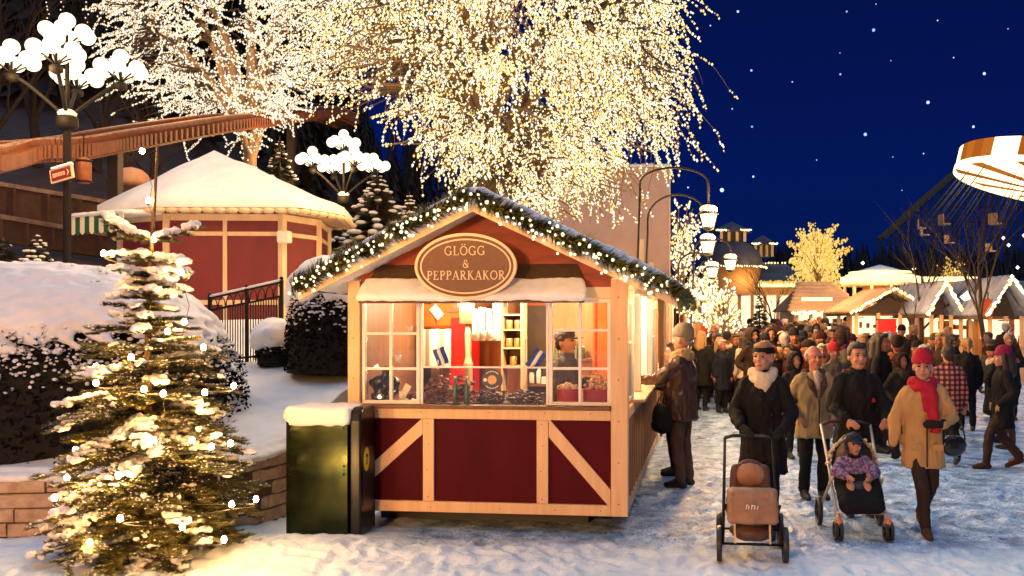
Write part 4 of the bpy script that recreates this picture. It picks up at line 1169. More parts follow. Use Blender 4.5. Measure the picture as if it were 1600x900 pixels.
# ------------------------------------------------------------------ the big trees wound with lights
def lit_tree(label,base,trunk_top,crown_c,crown_r,nl,seed,lightmat,weep=.0,bulb=.03,sp=.075,bark=None,nbr=90,jit=.05,trunk_r=.3,kk=7,zmin=None,nsub=5):
    random.seed(seed); t=thing('lit_tree',label,'tree',base); B=Vector(base)
    tb=MB(); br=MB(); lights=[]
    top=Vector(trunk_top)-B; cc=Vector(crown_c)-B; cr=Vector(crown_r)
    def strand(pts,r0,r1,mb,n=5):
        m=len(pts); mb.tube(pts,[lerp(r0,r1,i/(m-1)) for i in range(m)],n,cap=False)
    trunk=[Vector((0,0,-.4)),top*.35+Vector((.05,0,0)),top*.7-Vector((.05,0,0)),top]
    strand(trunk,trunk_r,trunk_r*.7,tb,9)
    def along(pts,spc,jt):
        for i in range(len(pts)-1):
            L_=(pts[i+1]-pts[i]).length; k=max(1,int(L_/spc))
            for j in range(k):
                p=pts[i].lerp(pts[i+1],(j+random.random())/k)+Vector((rnd(-jt,jt),rnd(-jt,jt),rnd(-jt,jt))); lights.append(p)
    along(trunk[1:],sp*.35,trunk_r*1.0)
    limbs=[]
    for k in range(kk):
        a=2*math.pi*k/kk+rnd(-.3,.3); tgt=cc+Vector((math.cos(a)*cr.x*.55,math.sin(a)*cr.y*.55,cr.z*rnd(-.05,.75)))
        st=top*rnd(.75,1.0); pts=[]
        ctrl=st.lerp(tgt,.45)+Vector((0,0,cr.z*.18))
        for i in range(9):
            q=i/8; pts.append(st*(1-q)**2+ctrl*2*q*(1-q)+tgt*q*q+Vector((rnd(-.1,.1),rnd(-.1,.1),0))*(1 if 0<i<8 else 0))
        strand(pts,trunk_r*.55,trunk_r*.14,tb,7); limbs.append(pts); along(pts,sp*.4,trunk_r*.5)
    limbs.append([top,top+Vector((0,0,.6*(cc.z+cr.z-top.z))),Vector((cc.x,cc.y,cc.z+cr.z*.85))]); strand(limbs[-1],trunk_r*.6,.05,tb,7); along(limbs[-1],sp*.5,trunk_r*.4)
    for k in range(nbr):
        # target on or in the crown volume
        while True:
            d=Vector((rnd(-1,1),rnd(-1,1),rnd(-1,1)))
            if d.length<1 and d.length>.05: break
        d=d.normalized()*(d.length**.45); tgt=cc+Vector((d.x*cr.x,d.y*cr.y,d.z*cr.z))
        if zmin is not None and tgt.z+B.z<zmin(tgt.x+B.x): continue
        lm=min(limbs,key=lambda pts:min((p-tgt).length for p in pts)); st=min(lm,key=lambda p:(p-tgt).length+ (0 if p.z<=tgt.z+.5 else .5))
        ctrl=st.lerp(tgt,.5)+Vector((0,0,.3*(tgt-st).length*rnd(.2,1)))
        pts=[]
        for i in range(8):
            q=i/7; pts.append(st*(1-q)**2+ctrl*2*q*(1-q)+tgt*q*q+Vector((rnd(-.06,.06),rnd(-.06,.06),rnd(-.06,.06))))
        strand(pts,.045,.012,br,4); along(pts,sp*.6,jit)
        for s_ in range(nsub):
            i=random.randint(2,7); a=pts[i]; out=(a-Vector((cc.x,cc.y,a.z))); out=out.normalized() if out.length>.01 else Vector((1,0,0))
            dr=(out*rnd(.1,.8)+Vector((rnd(-1,1),rnd(-1,1),rnd(-.6,.6)))*.8-Vector((0,0,weep))).normalized()
            L_=rnd(.5,1.3)*(1+.5*weep); tw=[a]; dd=dr
            for j in range(6):
                dd=(dd+Vector((rnd(-.25,.25),rnd(-.25,.25),-.32*weep+rnd(-.2,.2)))).normalized(); tw.append(tw[-1]+dd*L_/6)
            if zmin is not None and tw[-1].z+B.z<zmin(tw[-1].x+B.x): continue
            strand(tw,.012,.005,br,3); along(tw,sp,jit)
    if zmin is not None: lights=[p for p in lights if p.z+B.z>zmin(p.x+B.x)]
    lights=[p for p in lights if noise.noise(p*.85+Vector((seed,0,0)))+.5*noise.noise(p*2.1)>-.30]
    if len(lights)>nl: lights=random.sample(lights,nl)
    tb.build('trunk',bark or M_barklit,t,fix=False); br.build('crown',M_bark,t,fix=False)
    lb=MB()
    for p in lights: lb.octa(p,bulb*rnd(.7,1.25),rnd(.8,1.5))
    o=lb.build('fairy_lights',lightmat,t,fix=False); o['kind']='stuff'
    return t
TY=18.5
lit_tree('huge weeping tree covered in dense golden fairy lights behind the stall roof', (gx(762,TY),TY,.4), at(765,150,TY), (gx(768,TY),TY,at(0,82,TY).z), (4.3,2.8,4.05), 82000, 3, M_treelight, weep=.55, bulb=.0225, sp=.038, nbr=760, jit=.022, bark=M_bark, zmin=lambda x: gz(180,TY) if x<gx(615,TY) else (gz(265,TY) if x<gx(690,TY) else gz(350,TY)), kk=10, trunk_r=.26)
TY2=25.0
p=onT(392,TY2); 
lit_tree('forked tree wound in cream fairy lights rising behind the pavilion', p, at(392,205,TY2), (gx(345,TY2),TY2,at(0,45,TY2).z), (3.55,2.0,3.1), 38000, 8, M_treelight2, weep=.05, bulb=.027, sp=.036, nbr=320, kk=12, nsub=3, trunk_r=.24, jit=.018)

# ------------------------------------------------------------------ Christmas fir in front
random.seed(4)
XB=Vector((gx(238,7.75),7.75,.04)); ft=thing('fir_tree','snow-laden fir with glowing bulbs in front of the stone wall','fir tree',XB)
HT=3.55
def trunkp(z): return Vector((-.04*math.sin(z*1.2)+.02*z*0, .02*math.sin(z*2), z))
b=MB(); zz=[i*.2 for i in range(18)]+[HT]; b.tube([trunkp(z) for z in zz],[lerp(.055,.010,(z/HT)**.8) for z in zz],8); b.build('trunk',mat('fir_bark',(.16,.10,.04),.85,(.09,.055,.025),14,bump=.6),ft)
frost=MB(); fol=MB(); wood=MB(); sno=MB(); tips=[]
def prof(z):
    q=z/HT
    if q<.06: return .84
    if q<.50: return lerp(.92,.60,(q-.06)/.44)
    if q<.60: return lerp(.62,.24,(q-.50)/.10)
    if q<.72: return .22
    if q<.80: return .38
    return .0
def branch(z,a,L_,droop,nd,snow):
    base=trunkp(z); d=Vector((math.cos(a),math.sin(a),0)); pts=[base]; m=7
    for i in range(1,m+1):
        q=i/m; pts.append(base+d*(L_*q)+Vector((0,0,L_*(.16*q-droop*q*q)))+Vector((rnd(-.012,.012),rnd(-.012,.012),0)))
    wood.tube(pts,[lerp(.012,.004,i/m) for i in range(m+1)],4,cap=False)
    sd=Vector((-d.y,d.x,0)); sn_=max(0,min(1.6,.9+1.6*noise.noise(Vector((math.cos(a)*1.3,math.sin(a)*1.3,z*1.6)))))
    def fill(p0,p1,n,ln):
        dd=(p1-p0)
        for k in range(n):
            p=p0+dd*random.random(); s_=random.choice((-1,1)); t_=dd.normalized()
            perp=t_.cross(Vector((0,0,1))); 
            if perp.length<.01: perp=Vector((1,0,0))
            perp.normalize(); up=perp.cross(t_)
            if random.random()<.045*sn_: frost.octa(p+perp*s_*rnd(0,.03)+Vector((0,0,.012)),rnd(.005,.013),.6)
            q=p+(perp*s_*rnd(.5,1)+up*rnd(-.25,.6)+t_*rnd(.3,.9))*ln; e=t_*(.0055)
            fol.add([p-e,p+e,q],[(0,1,2)],False)
    for i in range(m):
        fill(pts[i],pts[i+1],int(nd*1.6*L_/m),.048)
        if i>=1:
            for s_ in (-1,1,-1,1):
                if random.random()<.85:
                    tl=L_*rnd(.22,.38)*(1-.5*i/m); p0=pts[i].lerp(pts[i+1],random.random()); p1=p0+(d*rnd(.5,.9)+sd*s_*rnd(.6,1)+Vector((0,0,rnd(-.25,.1)))).normalized()*tl
                    wood.tube([p0,p1],[.004,.002],3,cap=False); fill(p0,p1,int(nd*1.5*tl),.045)
                    if random.random()<snow*.16*sn_:
                        for k in range(6): sno.ell(p0.lerp(p1,rnd(.15,1.05))+Vector((rnd(-.018,.018),rnd(-.018,.018),.012+rnd(-.006,.012))),(rnd(.012,.030),rnd(.012,.030),rnd(.009,.020)),None,6,4)
    if random.random()<snow*sn_:
        i0=random.randint(2,4)
        for i in range(i0,m+1):
            for r_ in range(7): sno.ell(pts[i]+sd*rnd(-.075,.075)*(L_*1.2)+d*rnd(-.05,.05)+Vector((0,0,.020+rnd(-.008,.016))),(rnd(.020,.056),rnd(.020,.056),rnd(.012,.032)),None,7,5)
    tips.append((pts,z,a))
z=.10
while z<HT*.60:
    n=9 if z<1.2 else 7
    a0=rnd(0,6.28)
    for k in range(n):
        a=a0+2*math.pi*k/n+rnd(-.25,.25); L_=prof(z)*rnd(.72,1.08); branch(z+rnd(-.05,.05),a,L_,rnd(.18,.42) if z<1.5 else rnd(.05,.25),400,.42)
    z+=.095 if z<1.4 else .12
for zt in (2.14,2.24,2.34,2.44,2.55):
    for k in range(8): branch(zt+rnd(-.03,.03),rnd(0,6.28),rnd(.18,.33),rnd(0,.25),380,.6)
# the topmost whorl: two long snow-heavy arms and the bare leader
for a,L_,dr in ((R(178),.42,-.35),(R(-4),.40,-.12),(R(95),.3,0),(R(265),.3,.1),(R(215),.26,.15),(R(325),.26,.1)):
    branch(2.72,a,L_,dr,420,0)
    if L_>.35:
        for k in range(22):
            q=rnd(.05,1.02); p_,_,_=tips[-1]; i=min(int(q*7),6); c_=p_[i].lerp(p_[i+1],min(1,q*7-i)); sno.ell(c_+Vector((rnd(-.015,.015),rnd(-.03,.03),.035)),(.05,.05,.038),None,8,6)
fol.build('needles',M_needle,ft,fix=False); wood.build('branches',M_bark,ft,fix=False)
o=frost.build('frost',M_snowfine,ft,fix=False); o['kind']='stuff'
me=remesh(sno,.010,2,.009,30,2,'snow'); me.materials.append(M_snowfine); link('snow',me,ft)
# bulbs at the places seen on the tree
bb=MB(); bb.ell((0,0,.010),(.020,.020,.027)); 
bulbm=bb.mesh('bulb',[emit('fir_bulb',[(1,.52,.15)],470)])
so=MB(); so.lathe([(.010,-.03),(.012,-.008),(.008,-.004)],n=8); sockm=so.mesh('socket',[M_black])
for k,(px,py,rel) in enumerate(((222,238,0),(232,315,-.03),(240,376,-.1),(162,398,-.25),(283,428,-.2),(288,505,-.3),(150,575,-.35),(318,545,-.4),(262,520,-.35),(225,610,-.5),(255,617,-.5),(320,615,-.4),(150,600,-.3),(365,605,-.3),(300,690,-.7),(360,695,-.5),(118,705,-.5),(185,745,-.8),(105,748,-.6),(400,782,-.4),(362,790,-.55),(85,780,-.6),(285,825,-.85),(188,812,-.85),(330,700,-.6),(205,560,-.45),(240,690,-.75),(140,850,-.7),(350,845,-.7))):
    p=at(px,py,XB.y+rel)-XB; o=link('bulb',bulbm,ft); o.location=p; s_=link('socket',sockm,o)
b=MB(); pts=sorted([tuple(o.location) for o in kids(ft) if o.name.startswith('bulb')],key=lambda q:-q[2])
for i in range(len(pts)-1):
    a,c=Vector(pts[i]),Vector(pts[i+1]); mid=a.lerp(c,.5)+Vector((0,.12,-.06)); b.tube([a-Vector((0,0,.03)),mid,c-Vector((0,0,.03))],.003,4)
b.build('cable',M_black,ft)

# ------------------------------------------------------------------ waste bin
wb=thing('waste_bin','tall olive metal waste bin with rounded black side and snow cap beside the stall','waste bin',(-3.0,8.52,.0),R(-4))
M_bin=mat('olive_metal',(.040,.046,.016),.2,(.014,.022,.009),4.5,bump=.10,metal=.85,bscale=7)
w=.60
b=MB(); b.box(0,w,0,.50,.02,1.13); b.build('body',M_bin,wb,.012)
b=MB()
for z0,z1 in ((.98,1.0),(.16,.172)): b.box(.006,w-.006,-.006,-.0005,z0,z1)
b.box(.004,.03,-.008,-.001,.04,1.12); b.box(w-.03,w-.004,-.008,-.001,.04,1.12); b.build('trim',M_bin,wb)
b=MB(); pr=[(.0,.02),(.44,.02),(.44,1.10),(.42,1.20),(.36,1.245),(.10,1.245),(.03,1.21),(0,1.12)]
b.prism([(y+.03,z) for y,z in pr],'x',w+.003,w+.115); b.build('side_cover',mat('bin_black',(.004,.004,.004),.28,(.007,.006,.005),3,spec=.35),wb,.02)
b=MB(); b.box(w+.116,w+.121,.09,.41,.30,.86); b.build('door',M_black,wb,.003)
for zz in (.62,.70,1.06): 
    b=MB(); b.ball((.035,-.008,zz),.011,8,6); b.build('bolt',M_iron,wb); b=MB(); b.ball((w-.035,-.008,zz),.011,8,6); b.build('bolt',M_iron,wb)
b=MB(); b.M=Matrix.Translation((w+.122,.17,.74))@Matrix.Rotation(R(90),4,'Z'); 
b.prism([(.075*math.cos(2*math.pi*i/28),.115*math.sin(2*math.pi*i/28)) for i in range(28)],'y',-.004,0); st_=b.build('sticker',mat('sticker_yellow',(.75,.62,.02),.4),wb)
b=MB(); b.M=Matrix.Translation((w+.126,.17,.74))@Matrix.Rotation(R(90),4,'Z'); b.box(-.008,.008,-.004,-.001,-.05,.02); b.box(-.025,.025,-.0045,-.001,.02,.05); b.box(-.02,-.008,-.0042,-.001,-.05,-.03); b.build('mark',M_black,st_)
b=MB()
for i in range(16):
    for j in range(10): b.ell((.02+.55*i/15,.03+.44*j/9,1.16),(.06,.06,.10),None,8,6)
me=remesh(b,.022,5,.014,7,2,'snow'); me.materials.append(M_snow); link('snow',me,wb)
def V3(*a): return Vector(a)
# ------------------------------------------------------------------ the row behind the stall and the right side of the market
def gpt(px,Y): 
    x=gx(px,Y); return Vector((x,Y,ground_z(x,Y)))
M_band=emit('light_band',[(1,.70,.26)],2.4)
M_winglow=emit('window_glow',[(1,.70,.36)],1.3)
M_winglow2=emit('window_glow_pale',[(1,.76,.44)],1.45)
M_warmwood=mat('warm_wood',(.45,.20,.07),.5,(.32,.13,.045),3,bump=.15,stretch=(5,5,.5))
M_snowroof=M_snow
def lights_line(t,pts,n,r=.03,m=None,jit=.03,name='fairy_lights'):
    b=MB(); pts=[Vector(p) for p in pts]; seg=[(pts[i+1]-pts[i]).length for i in range(len(pts)-1)]; tot=sum(seg)
    for k in range(n):
        d=(k+rnd(.2,.8))/n*tot; i=0
        while d>seg[i] and i<len(seg)-1: d-=seg[i]; i+=1
        b.octa(pts[i].lerp(pts[i+1],d/seg[i])+Vector((rnd(-jit,jit),rnd(-jit,jit),rnd(-jit,jit))),r*rnd(.8,1.3))
    o=b.build(name,m or M_fl,t,fix=False); o['kind']='stuff'; return o
M_fl=emit('stall_lights',[(1,.80,.44),(1,.68,.24),(1,.90,.66)],2.4,'NONE')
# second stall in the row: seen along its serving side
def row_stall(label,v0,v1,shift=0):
    p0=SWld(SW+shift,v0,0); t=thing('market_stall',label,'market stall',(p0.x,p0.y,ground_z(p0.x,p0.y)),-SA); D=v1-v0
    def Q(name,m,*bs,bev=0):
        b=MB()
        for q in bs: b.box(*q)
        return b.build(name,m,t,bev)
    Q('side_panel',M_brown,(-.06,-.03,0,D,.15,1.15)); Q('side_rail',M_creamgrain,(-.03,.01,0,D,1.12,1.22)); Q('counter',M_creamgrain,(-.25,.12,.1,D-.1,1.225,1.26))
    for k in range(6): v=lerp(0,D-.12,k/5); Q('side_post',M_white if k%2 else M_warmwood,(-.09,.0,v,v+.12,1.262,2.45))
    Q('side_header',M_cream,(-.1,0,0,D,2.451,2.56)); Q('front_wall',M_maroon,(-2.6,-.1,0,.04,.15,2.5)); Q('back_wall',M_warmwood,(-2.6,-.1,D-.04,D,.15,2.5)); Q('inner_wall',M_warmwood,(-1.1,-1.06,.05,D-.05,.2,2.5))
    Q('ceiling',M_warmwood,(-2.5,.0,.05,D-.05,2.561,2.58)); Q('inside_glow',M_winglow2,(-1.05,-1.04,D*.25,D*.75,1.6,2.2))  # last one is an emissive sheet added for the bright stall inside
    b=MB(); b.prism([(-3.1,2.3),(-1.35,3.25),(.45,2.36),(.45,2.43),(-1.35,3.32),(-3.1,2.37)],'y',-.3,D+.2); b.build('roof',M_shingle,t)
    b=MB()
    for i in range(22):
        for j in range(22):
            u=lerp(-3.05,.42,i/21); z=lerp(2.37,3.32,(u+3.1)/1.75) if u<-1.35 else lerp(3.32,2.43,(u+1.35)/1.8)
            b.ell((u,lerp(-.3,D+.15,j/21),z+.04),(.14,.22,.10+.03*noise.noise(Vector((u,j*.4,v0)))),None,7,5)
    me=remesh(b,.05,4,.02,4,1,'roof_snow'); me.materials.append(M_snow); link('roof_snow',me,t)
    lights_line(t,[(.47,lerp(-.3,D+.2,i/12),2.36-.10*abs(math.sin(i*math.pi/2))) for i in range(13)],140,.028)
    lights_line(t,[(-3.1,-.34,2.36),(-1.35,-.34,3.3),(.45,-.34,2.38)],80,.028)
    return t
row_stall('second timber stall in the row, its glowing serving side just beyond the first customers',6.4,11.2,.05)
row_stall('third timber stall far along the row behind the queueing crowd',12.0,17.0,.25)
# pale rendered building behind
BY=27.0; x0,x1=gx(826,BY),gx(1045,BY); zt=gz(262,BY)
t=thing('plaster_building','tall pale pink plastered building half hidden by the golden weeping tree','building',(x0,BY,.2))
M_plaster=mat('pink_plaster',(.58,.40,.34),.85,(.50,.33,.28),1.2,bump=.15)
w=x1-x0
b=MB(); b.box(-1.5,w,0,6,0,zt-.2); b.build('wall',M_plaster,t,.02)
b=MB(); b.prism([(-1.6,zt-.2),(w+.04,zt-.2),(w+.04,zt-.12),(-1.6,zt-.12)],'y',-.1,6); b.build('cornice',M_white,t)
b=MB(); b.box(w+.001,w+.05,.0,6,0,zt-.2); b.build('corner_strip',M_cream,t)
b=MB()
for i in range(24): b.ell((lerp(-1.5,w,i/23),2.5,zt-.08),(.25,2.8,.13),None,8,6)
me=remesh(b,.07,3,.02,3,1,'roof_snow'); me.materials.append(M_snow); link('roof_snow',me,t)
for k in range(2):
    b=MB(); px=(1002,1017)[k]; u=gx(px,BY)-x0; zt_=gz((375,410)[k],BY)-.2
    b.bar((u,-.15,1.5),(u,-.15,zt_),.16,.16,(0,1,0)); b.build('pipe',M_cream,t)
# lit tall shrubs and trees at the end of the row
random.seed(19)
def lit_bush(label,p,h,r,n,m,seed,bulb=.035,name='lit_tree',trunkh=.2,conic=.3):
    random.seed(seed); t=thing(name,label,'tree',p); b=MB(); b.tube([(0,0,-.2),(0,0,h*.4),(.05,0,h*.85)],[h*.025,h*.018,.02],7); b.build('trunk',M_bark,t)
    br=MB(); lb=MB()
    for k in range(70):
        q=random.random(); z0=h*lerp(trunkh,.8,q); a=rnd(0,6.28); rr_=r*math.sqrt(max(0.02,1-((q-.38)/.66)**2))*rnd(.7,1.08); tip=Vector((math.cos(a)*rr_,math.sin(a)*rr_,min(h,z0+h*rnd(.05,.25)))); base=Vector((0,0,z0*.9))
        pts=[base.lerp(tip,i/5)+Vector((0,0,.1*h*math.sin(math.pi*i/5)*.5))+Vector((rnd(-.04,.04),)*3)*(0<i<5) for i in range(6)]
        br.tube(pts,[lerp(.03,.008,i/5) for i in range(6)],4,cap=False)
        for j in range(n//70):
            i=random.randint(1,4); p_=pts[i].lerp(pts[i+1],random.random())+Vector((rnd(-1,1),rnd(-1,1),rnd(-1,1)))*.11*r; lb.octa(p_,bulb*rnd(.7,1.3),rnd(.8,1.8))
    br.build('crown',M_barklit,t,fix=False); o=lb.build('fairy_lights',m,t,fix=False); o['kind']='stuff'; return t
M_yel=emit('yellow_lights',[(1,.62,.12),(1,.74,.24),(.95,.48,.06),(1,.66,.18)],.95,'NONE')
def bush_at(label,px,Y,top,r,n,m,seed,**k):
    p=gpt(px,Y); return lit_bush(label,p,gz(top,Y)-p.z,r,n,m,seed,**k)
bush_at('tall lit tree glowing pale gold right beside the plastered building corner',1066,28.5,318,.85,900,M_treelight,61)
bush_at('slender lit tree glowing below the twin lanterns',1098,25,405,.75,900,M_treelight,62)
bush_at('lit shrub glowing white behind the heads at the end of the stall row',1128,24,430,.6,600,M_treelight,63)
bush_at('small bright yellow lit tree standing before the dark wood',1278,43,345,1.45,2600,M_yel,67,bulb=.05,trunkh=.40)
bush_at('tiny yellow lit treetop far off beyond the stall roofs',1487,60,400,1.0,250,M_yel,65,bulb=.06,trunkh=.55)
# gooseneck lanterns
def hoop_lantern(label,pxb,pyb,pxp,pyp,pxl,pyl,Y,sc=1.0,glow=True):
    Bp=at(pxb,pyb,Y); g=gpt(pxb-12,Y); t=thing('hoop_lantern',label,'lantern',g)
    Lp=at(pxl,pyl,Y)-g; Bt=Bp-g; top=at(pxp,pyp,Y)-g
    pts=[Vector((0,0,0)),Bt*.5,Bt]
    sc*=.74; cx=(Bt.x+Lp.x)/2; rx=(Lp.x-Bt.x)/2; zb=Bt.z+ (top.z-Bt.z)*.35; 
    for i in range(17):
        a=math.pi*(1-i/16); pts.append(Vector((cx+rx*math.cos(a),0,zb+(top.z-zb)*math.sin(a))))
    pts.append(Vector((Lp.x,0,Lp.z+.34*sc)))
    b=MB(); b.tube(pts,.021,7); b.build('pole',M_iron,t)
    b=MB(); b.M=Matrix.Translation(Lp)@Matrix.Scale(sc,4); b.lathe([(.02,.36),(.05,.30),(.10,.22),(.22,.14),(.24,.11),(.20,.10)],n=8); b.build('cap',M_iron,t)
    b=MB(); b.M=Matrix.Translation(Lp)@Matrix.Scale(sc,4); b.lathe([(.12,-.20),(.19,.10)],n=8); b.build('glass',M_lantern,t)
    b=MB(); b.M=Matrix.Translation(Lp)@Matrix.Scale(sc,4)
    for k in range(8):
        a=2*math.pi*k/8; b.tube([(.125*math.cos(a),.125*math.sin(a),-.20),(.195*math.cos(a),.195*math.sin(a),.10)],.009,4)
    b.lathe([(.04,-.26),(.13,-.23),(.13,-.19)],n=8); b.build('frame',M_iron,t)
    b=MB(); b.M=Matrix.Translation(Lp)@Matrix.Scale(sc,4); b.ell((0,0,.22),(.21,.21,.11)); b.build('snow',M_snowfine,t)
    return Lp+g
HL=[]
HL.append(hoop_lantern('tall black hoop lantern arching highest above the stall row',1000,300,1052,262,1107,342,15.2,1.0))
HL.append(hoop_lantern('smaller black hoop lantern hanging just below the highest one',1012,365,1055,304,1106,384,16.6,.95))
HL.append(hoop_lantern('low hoop lantern farther down the row near the cupola roof',1085,400,1112,372,1141,412,21,1.0))
HL.append(hoop_lantern('low hoop lantern glowing among the lights below the twin lanterns',1060,430,1085,395,1113,424,19,.9))
# long building with two cupolas
LBY=46.0
t=thing('long_building','long low building with bright windows, dark roof and two lit cupolas','building',(gx(1095,LBY),LBY,ground_z(0,LBY)))
zg=ground_z(0,LBY); Wb=gx(1275,LBY)-gx(1095,LBY); ze=gz(446,LBY)-zg; zr=gz(408,LBY)-zg
M_slate=mat('slate_roof',(.030,.033,.060),.8,(.06,.065,.10),1.5); M_ochre=mat('ochre_wall',(.45,.24,.08),.7)
b=MB(); b.box(0,Wb,0,5,0,ze); b.build('wall',M_ochre,t)
b=MB(); b.add([(-.3,-.4,ze),(Wb+.3,-.4,ze),(Wb-1.0,2.5,zr),(1.0,2.5,zr),(-.3,5.4,ze),(Wb+.3,5.4,ze)],[(0,1,2,3),(4,3,2,5),(0,3,4),(1,5,2),(0,4,5,1)],False); rf=b.build('roof',M_slate,t)
for k in range(9):
    x=Wb*(k+.5)/9; b=MB(); b.box(x-.26,x+.26,-.05,-.01,ze*.28,ze*.86); wn=b.build('window',M_white,t); b=MB(); b.box(x-.22,x+.22,-.07,-.052,ze*.30,ze*.84); b.build('pane',M_winglow2,wn)
b=MB(); b.box(-.3,Wb+.3,-.50,-.42,ze-.10,ze+.12); b.build('light_strip',M_band,t)
lights_line(t,[(-.3,-.55,ze+.13),(Wb+.3,-.55,ze+.13)],150,.07,M_yel,.05)
lights_line(t,[(1.0,2.4,zr+.05),(Wb-1,2.4,zr+.05)],22,.05,M_fl,.03)
def cupola(px0,px1,pt,pb,Y,flare):
    xa,xb=gx(px0,Y)-t.location.x,gx(px1,Y)-t.location.x; zt_,zb_=gz(pt,Y)-zg,gz(pb,Y)-zg; cx=(xa+xb)/2; y0=Y-LBY; h=(xb-xa)/2
    b=MB(); b.box(cx-h*.62,cx+h*.62,y0-h*.6,y0+h*.6,zb_,zt_); cu=b.build('cupola',M_black,t)
    for sx_ in (-1,-.35,.35,1):
        b=MB(); b.box(cx+sx_*h*.78-.07,cx+sx_*h*.78+.07,y0-h*.75,y0-h*.62,zb_,zt_); b.build('column',M_cream,cu)
    b=MB(); b.lathe([(h*1.35,zt_),(h*1.3,zt_+.12),(.05,zt_+.55)],(cx,y0,0),8); b.build('roof',M_slate,cu)
    lights_line(cu,[(cx-h*1.2,y0-h*1.1,zt_+.06),(cx+h*1.2,y0-h*1.1,zt_+.06)],26,.05,M_fl,.02)
    if flare:
        b=MB(); b.lathe([(h*2.3,zb_-1.3),(h*1.9,zb_-.5),(h*1.3,zb_-.1),(h*.9,zb_)],(cx,y0,0),12); b.build('base_roof',M_slate,cu)
        b=MB(); b.lathe([(h*1.7,zb_-2.6),(h*2.0,zb_-1.3)],(cx,y0,0),12); b.build('drum',M_ochre,cu)
        lights_line(cu,[(cx+h*2.35*math.cos(R(a)),y0+h*2.35*math.sin(R(a)),zb_-1.28) for a in range(180,361,15)],46,.05,M_fl,.02)
cupola(1120,1166,364,379,45.0,True); cupola(1175,1208,384,402,48.0,False)
# glowing carousel-like round pavilion with banded light roof
CY=40.0
c=gpt(1375,CY); t=thing('round_pavilion','wide round pavilion with blazing yellow light bands along its roof edge','pavilion',c)
M_tan=mat('lamplit_tan_snow',(.52,.32,.17),.8,(.40,.23,.12),1)  # roof snow tinted tan for the warm lamplight on it
def Zc(py): return gz(py,CY)-c.z
rw=(gx(1440,CY)-gx(1322,CY))/2
b=MB(); b.lathe([(rw,Zc(447)),(rw*.98,Zc(441)),(rw*.90,Zc(436))],n=40); b.build('canopy',M_cream,t)
b=MB(); b.lathe([(rw*1.02,Zc(443)),(rw*1.02,Zc(433))],n=40); b.build('light_band',M_band,t)
b=MB(); b.lathe([(rw*.80,Zc(431)),(rw*.80,Zc(425))],n=40); b.build('light_band',M_band,t)
b=MB(); b.lathe([(rw*.9,Zc(430)),(rw*.4,Zc(420)),(.05,Zc(414))],n=40); b.build('roof',M_snow,t)
for k in range(12):
    a=2*math.pi*k/12; b=MB(); b.tube([(rw*.93*math.cos(a),rw*.93*math.sin(a),-.1),(rw*.93*math.cos(a),rw*.93*math.sin(a),Zc(446))],.07,6); b.build('post',M_cream,t)
b=MB(); b.lathe([(rw*.45,0),(rw*.45,Zc(447))],n=16); b.build('drum',M_warmwood,t)
# a flat lit roof edge to its right
p=gpt(1445,44); t=thing('lit_kiosk','flat-roofed kiosk with one long yellow light strip beyond the bare tree','kiosk',p); w=gx(1524,44)-gx(1445,44)
b=MB(); b.box(0,w,0,2,0,gz(436,44)-p.z); b.build('wall',M_ochre,t); b=MB(); b.box(-.1,w+.1,-.1,2.1,gz(436,44)-p.z+.001,gz(432,44)-p.z); b.build('roof',M_snow,t)
b=MB(); b.box(-.08,w+.08,-.16,-.102,gz(440,44)-p.z,gz(433,44)-p.z); b.build('light_strip',M_band,t)
# low long stall with snowy roof at the back of the crowd
def shed(label,pxa,pxb,pyr,pye,Y,depth,roofm,bright,n=60,ridge_in=.15):
    p=gpt(pxa,Y); t=thing('market_stall',label,'market stall',p); w=gx(pxb,Y)-gx(pxa,Y); ze=gz(pye,Y)-p.z; zr=gz(pyr,Y+depth/2)-p.z
    b=MB(); b.box(0,w,.6,depth,0,ze); b.build('back_wall',M_warmwood,t); b=MB(); b.box(0,w,0,.06,0,1.0); b.build('front_panel',M_maroon,t)
    b=MB(); b.box(.1,w-.1,.55,.595,1.15,ze-.12); b.build('shelf_glow',bright,t)  # emissive sheet, no lamp: stands for the bright inside of the stall
    gb=MB()
    for q in range(34): x=rnd(.15,w-.3); hh=rnd(.06,.32); z_=random.choice((1.0,1.0,1.5)); gb.box(x,x+rnd(.06,.25),.35,.5,z_,min(z_+hh,ze-.15))
    gb.build('goods',mat('stall_goods',(.20,.06,.02),.7,(.45,.24,.09),9),t)['kind']='stuff'
    for k in range(5): x=lerp(0,w-.12,k/4); b=MB(); b.box(x,x+.12,-.03,.1,0,ze); b.build('post',M_creamgrain,t)
    b=MB(); b.add([(-.3,-.4,ze),(w+.3,-.4,ze),(w-w*ridge_in,depth/2,zr),(w*ridge_in,depth/2,zr),(-.3,depth+.3,ze),(w+.3,depth+.3,ze)],[(0,1,2,3),(4,3,2,5),(0,3,4),(1,5,2),(0,4,5,1)],False); b.build('roof',M_shingle,t)
    b=MB()
    for i in range(24):
        for j in range(8):
            q=j/7; x=lerp(lerp(-.25,w*ridge_in,q),lerp(w+.25,w-w*ridge_in,q),i/23); b.ell((x,lerp(-.38,depth/2,q),lerp(ze,zr,q)+.03),(.22,.2,.11),None,7,5)
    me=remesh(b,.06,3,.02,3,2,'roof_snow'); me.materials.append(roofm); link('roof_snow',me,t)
    lights_line(t,[(lerp(-.3,w+.3,i/14),-.68,ze-.03-.10*abs(math.sin(i*math.pi/2))) for i in range(15)],n//2,.065)
    b=MB(); b.bar((w*.1,-.05,lerp(ze,zr,.30)+.14),(w*.62,-.05,lerp(ze,zr,.30)+.14),.10,.16); b.build('light_strip',M_winglow2,t)
    return t
shed('long low stall with a broad warm snowy roof at the back of the crowd',1243,1335,445,486,36,3.2,M_tan,M_winglow2,110,.22)
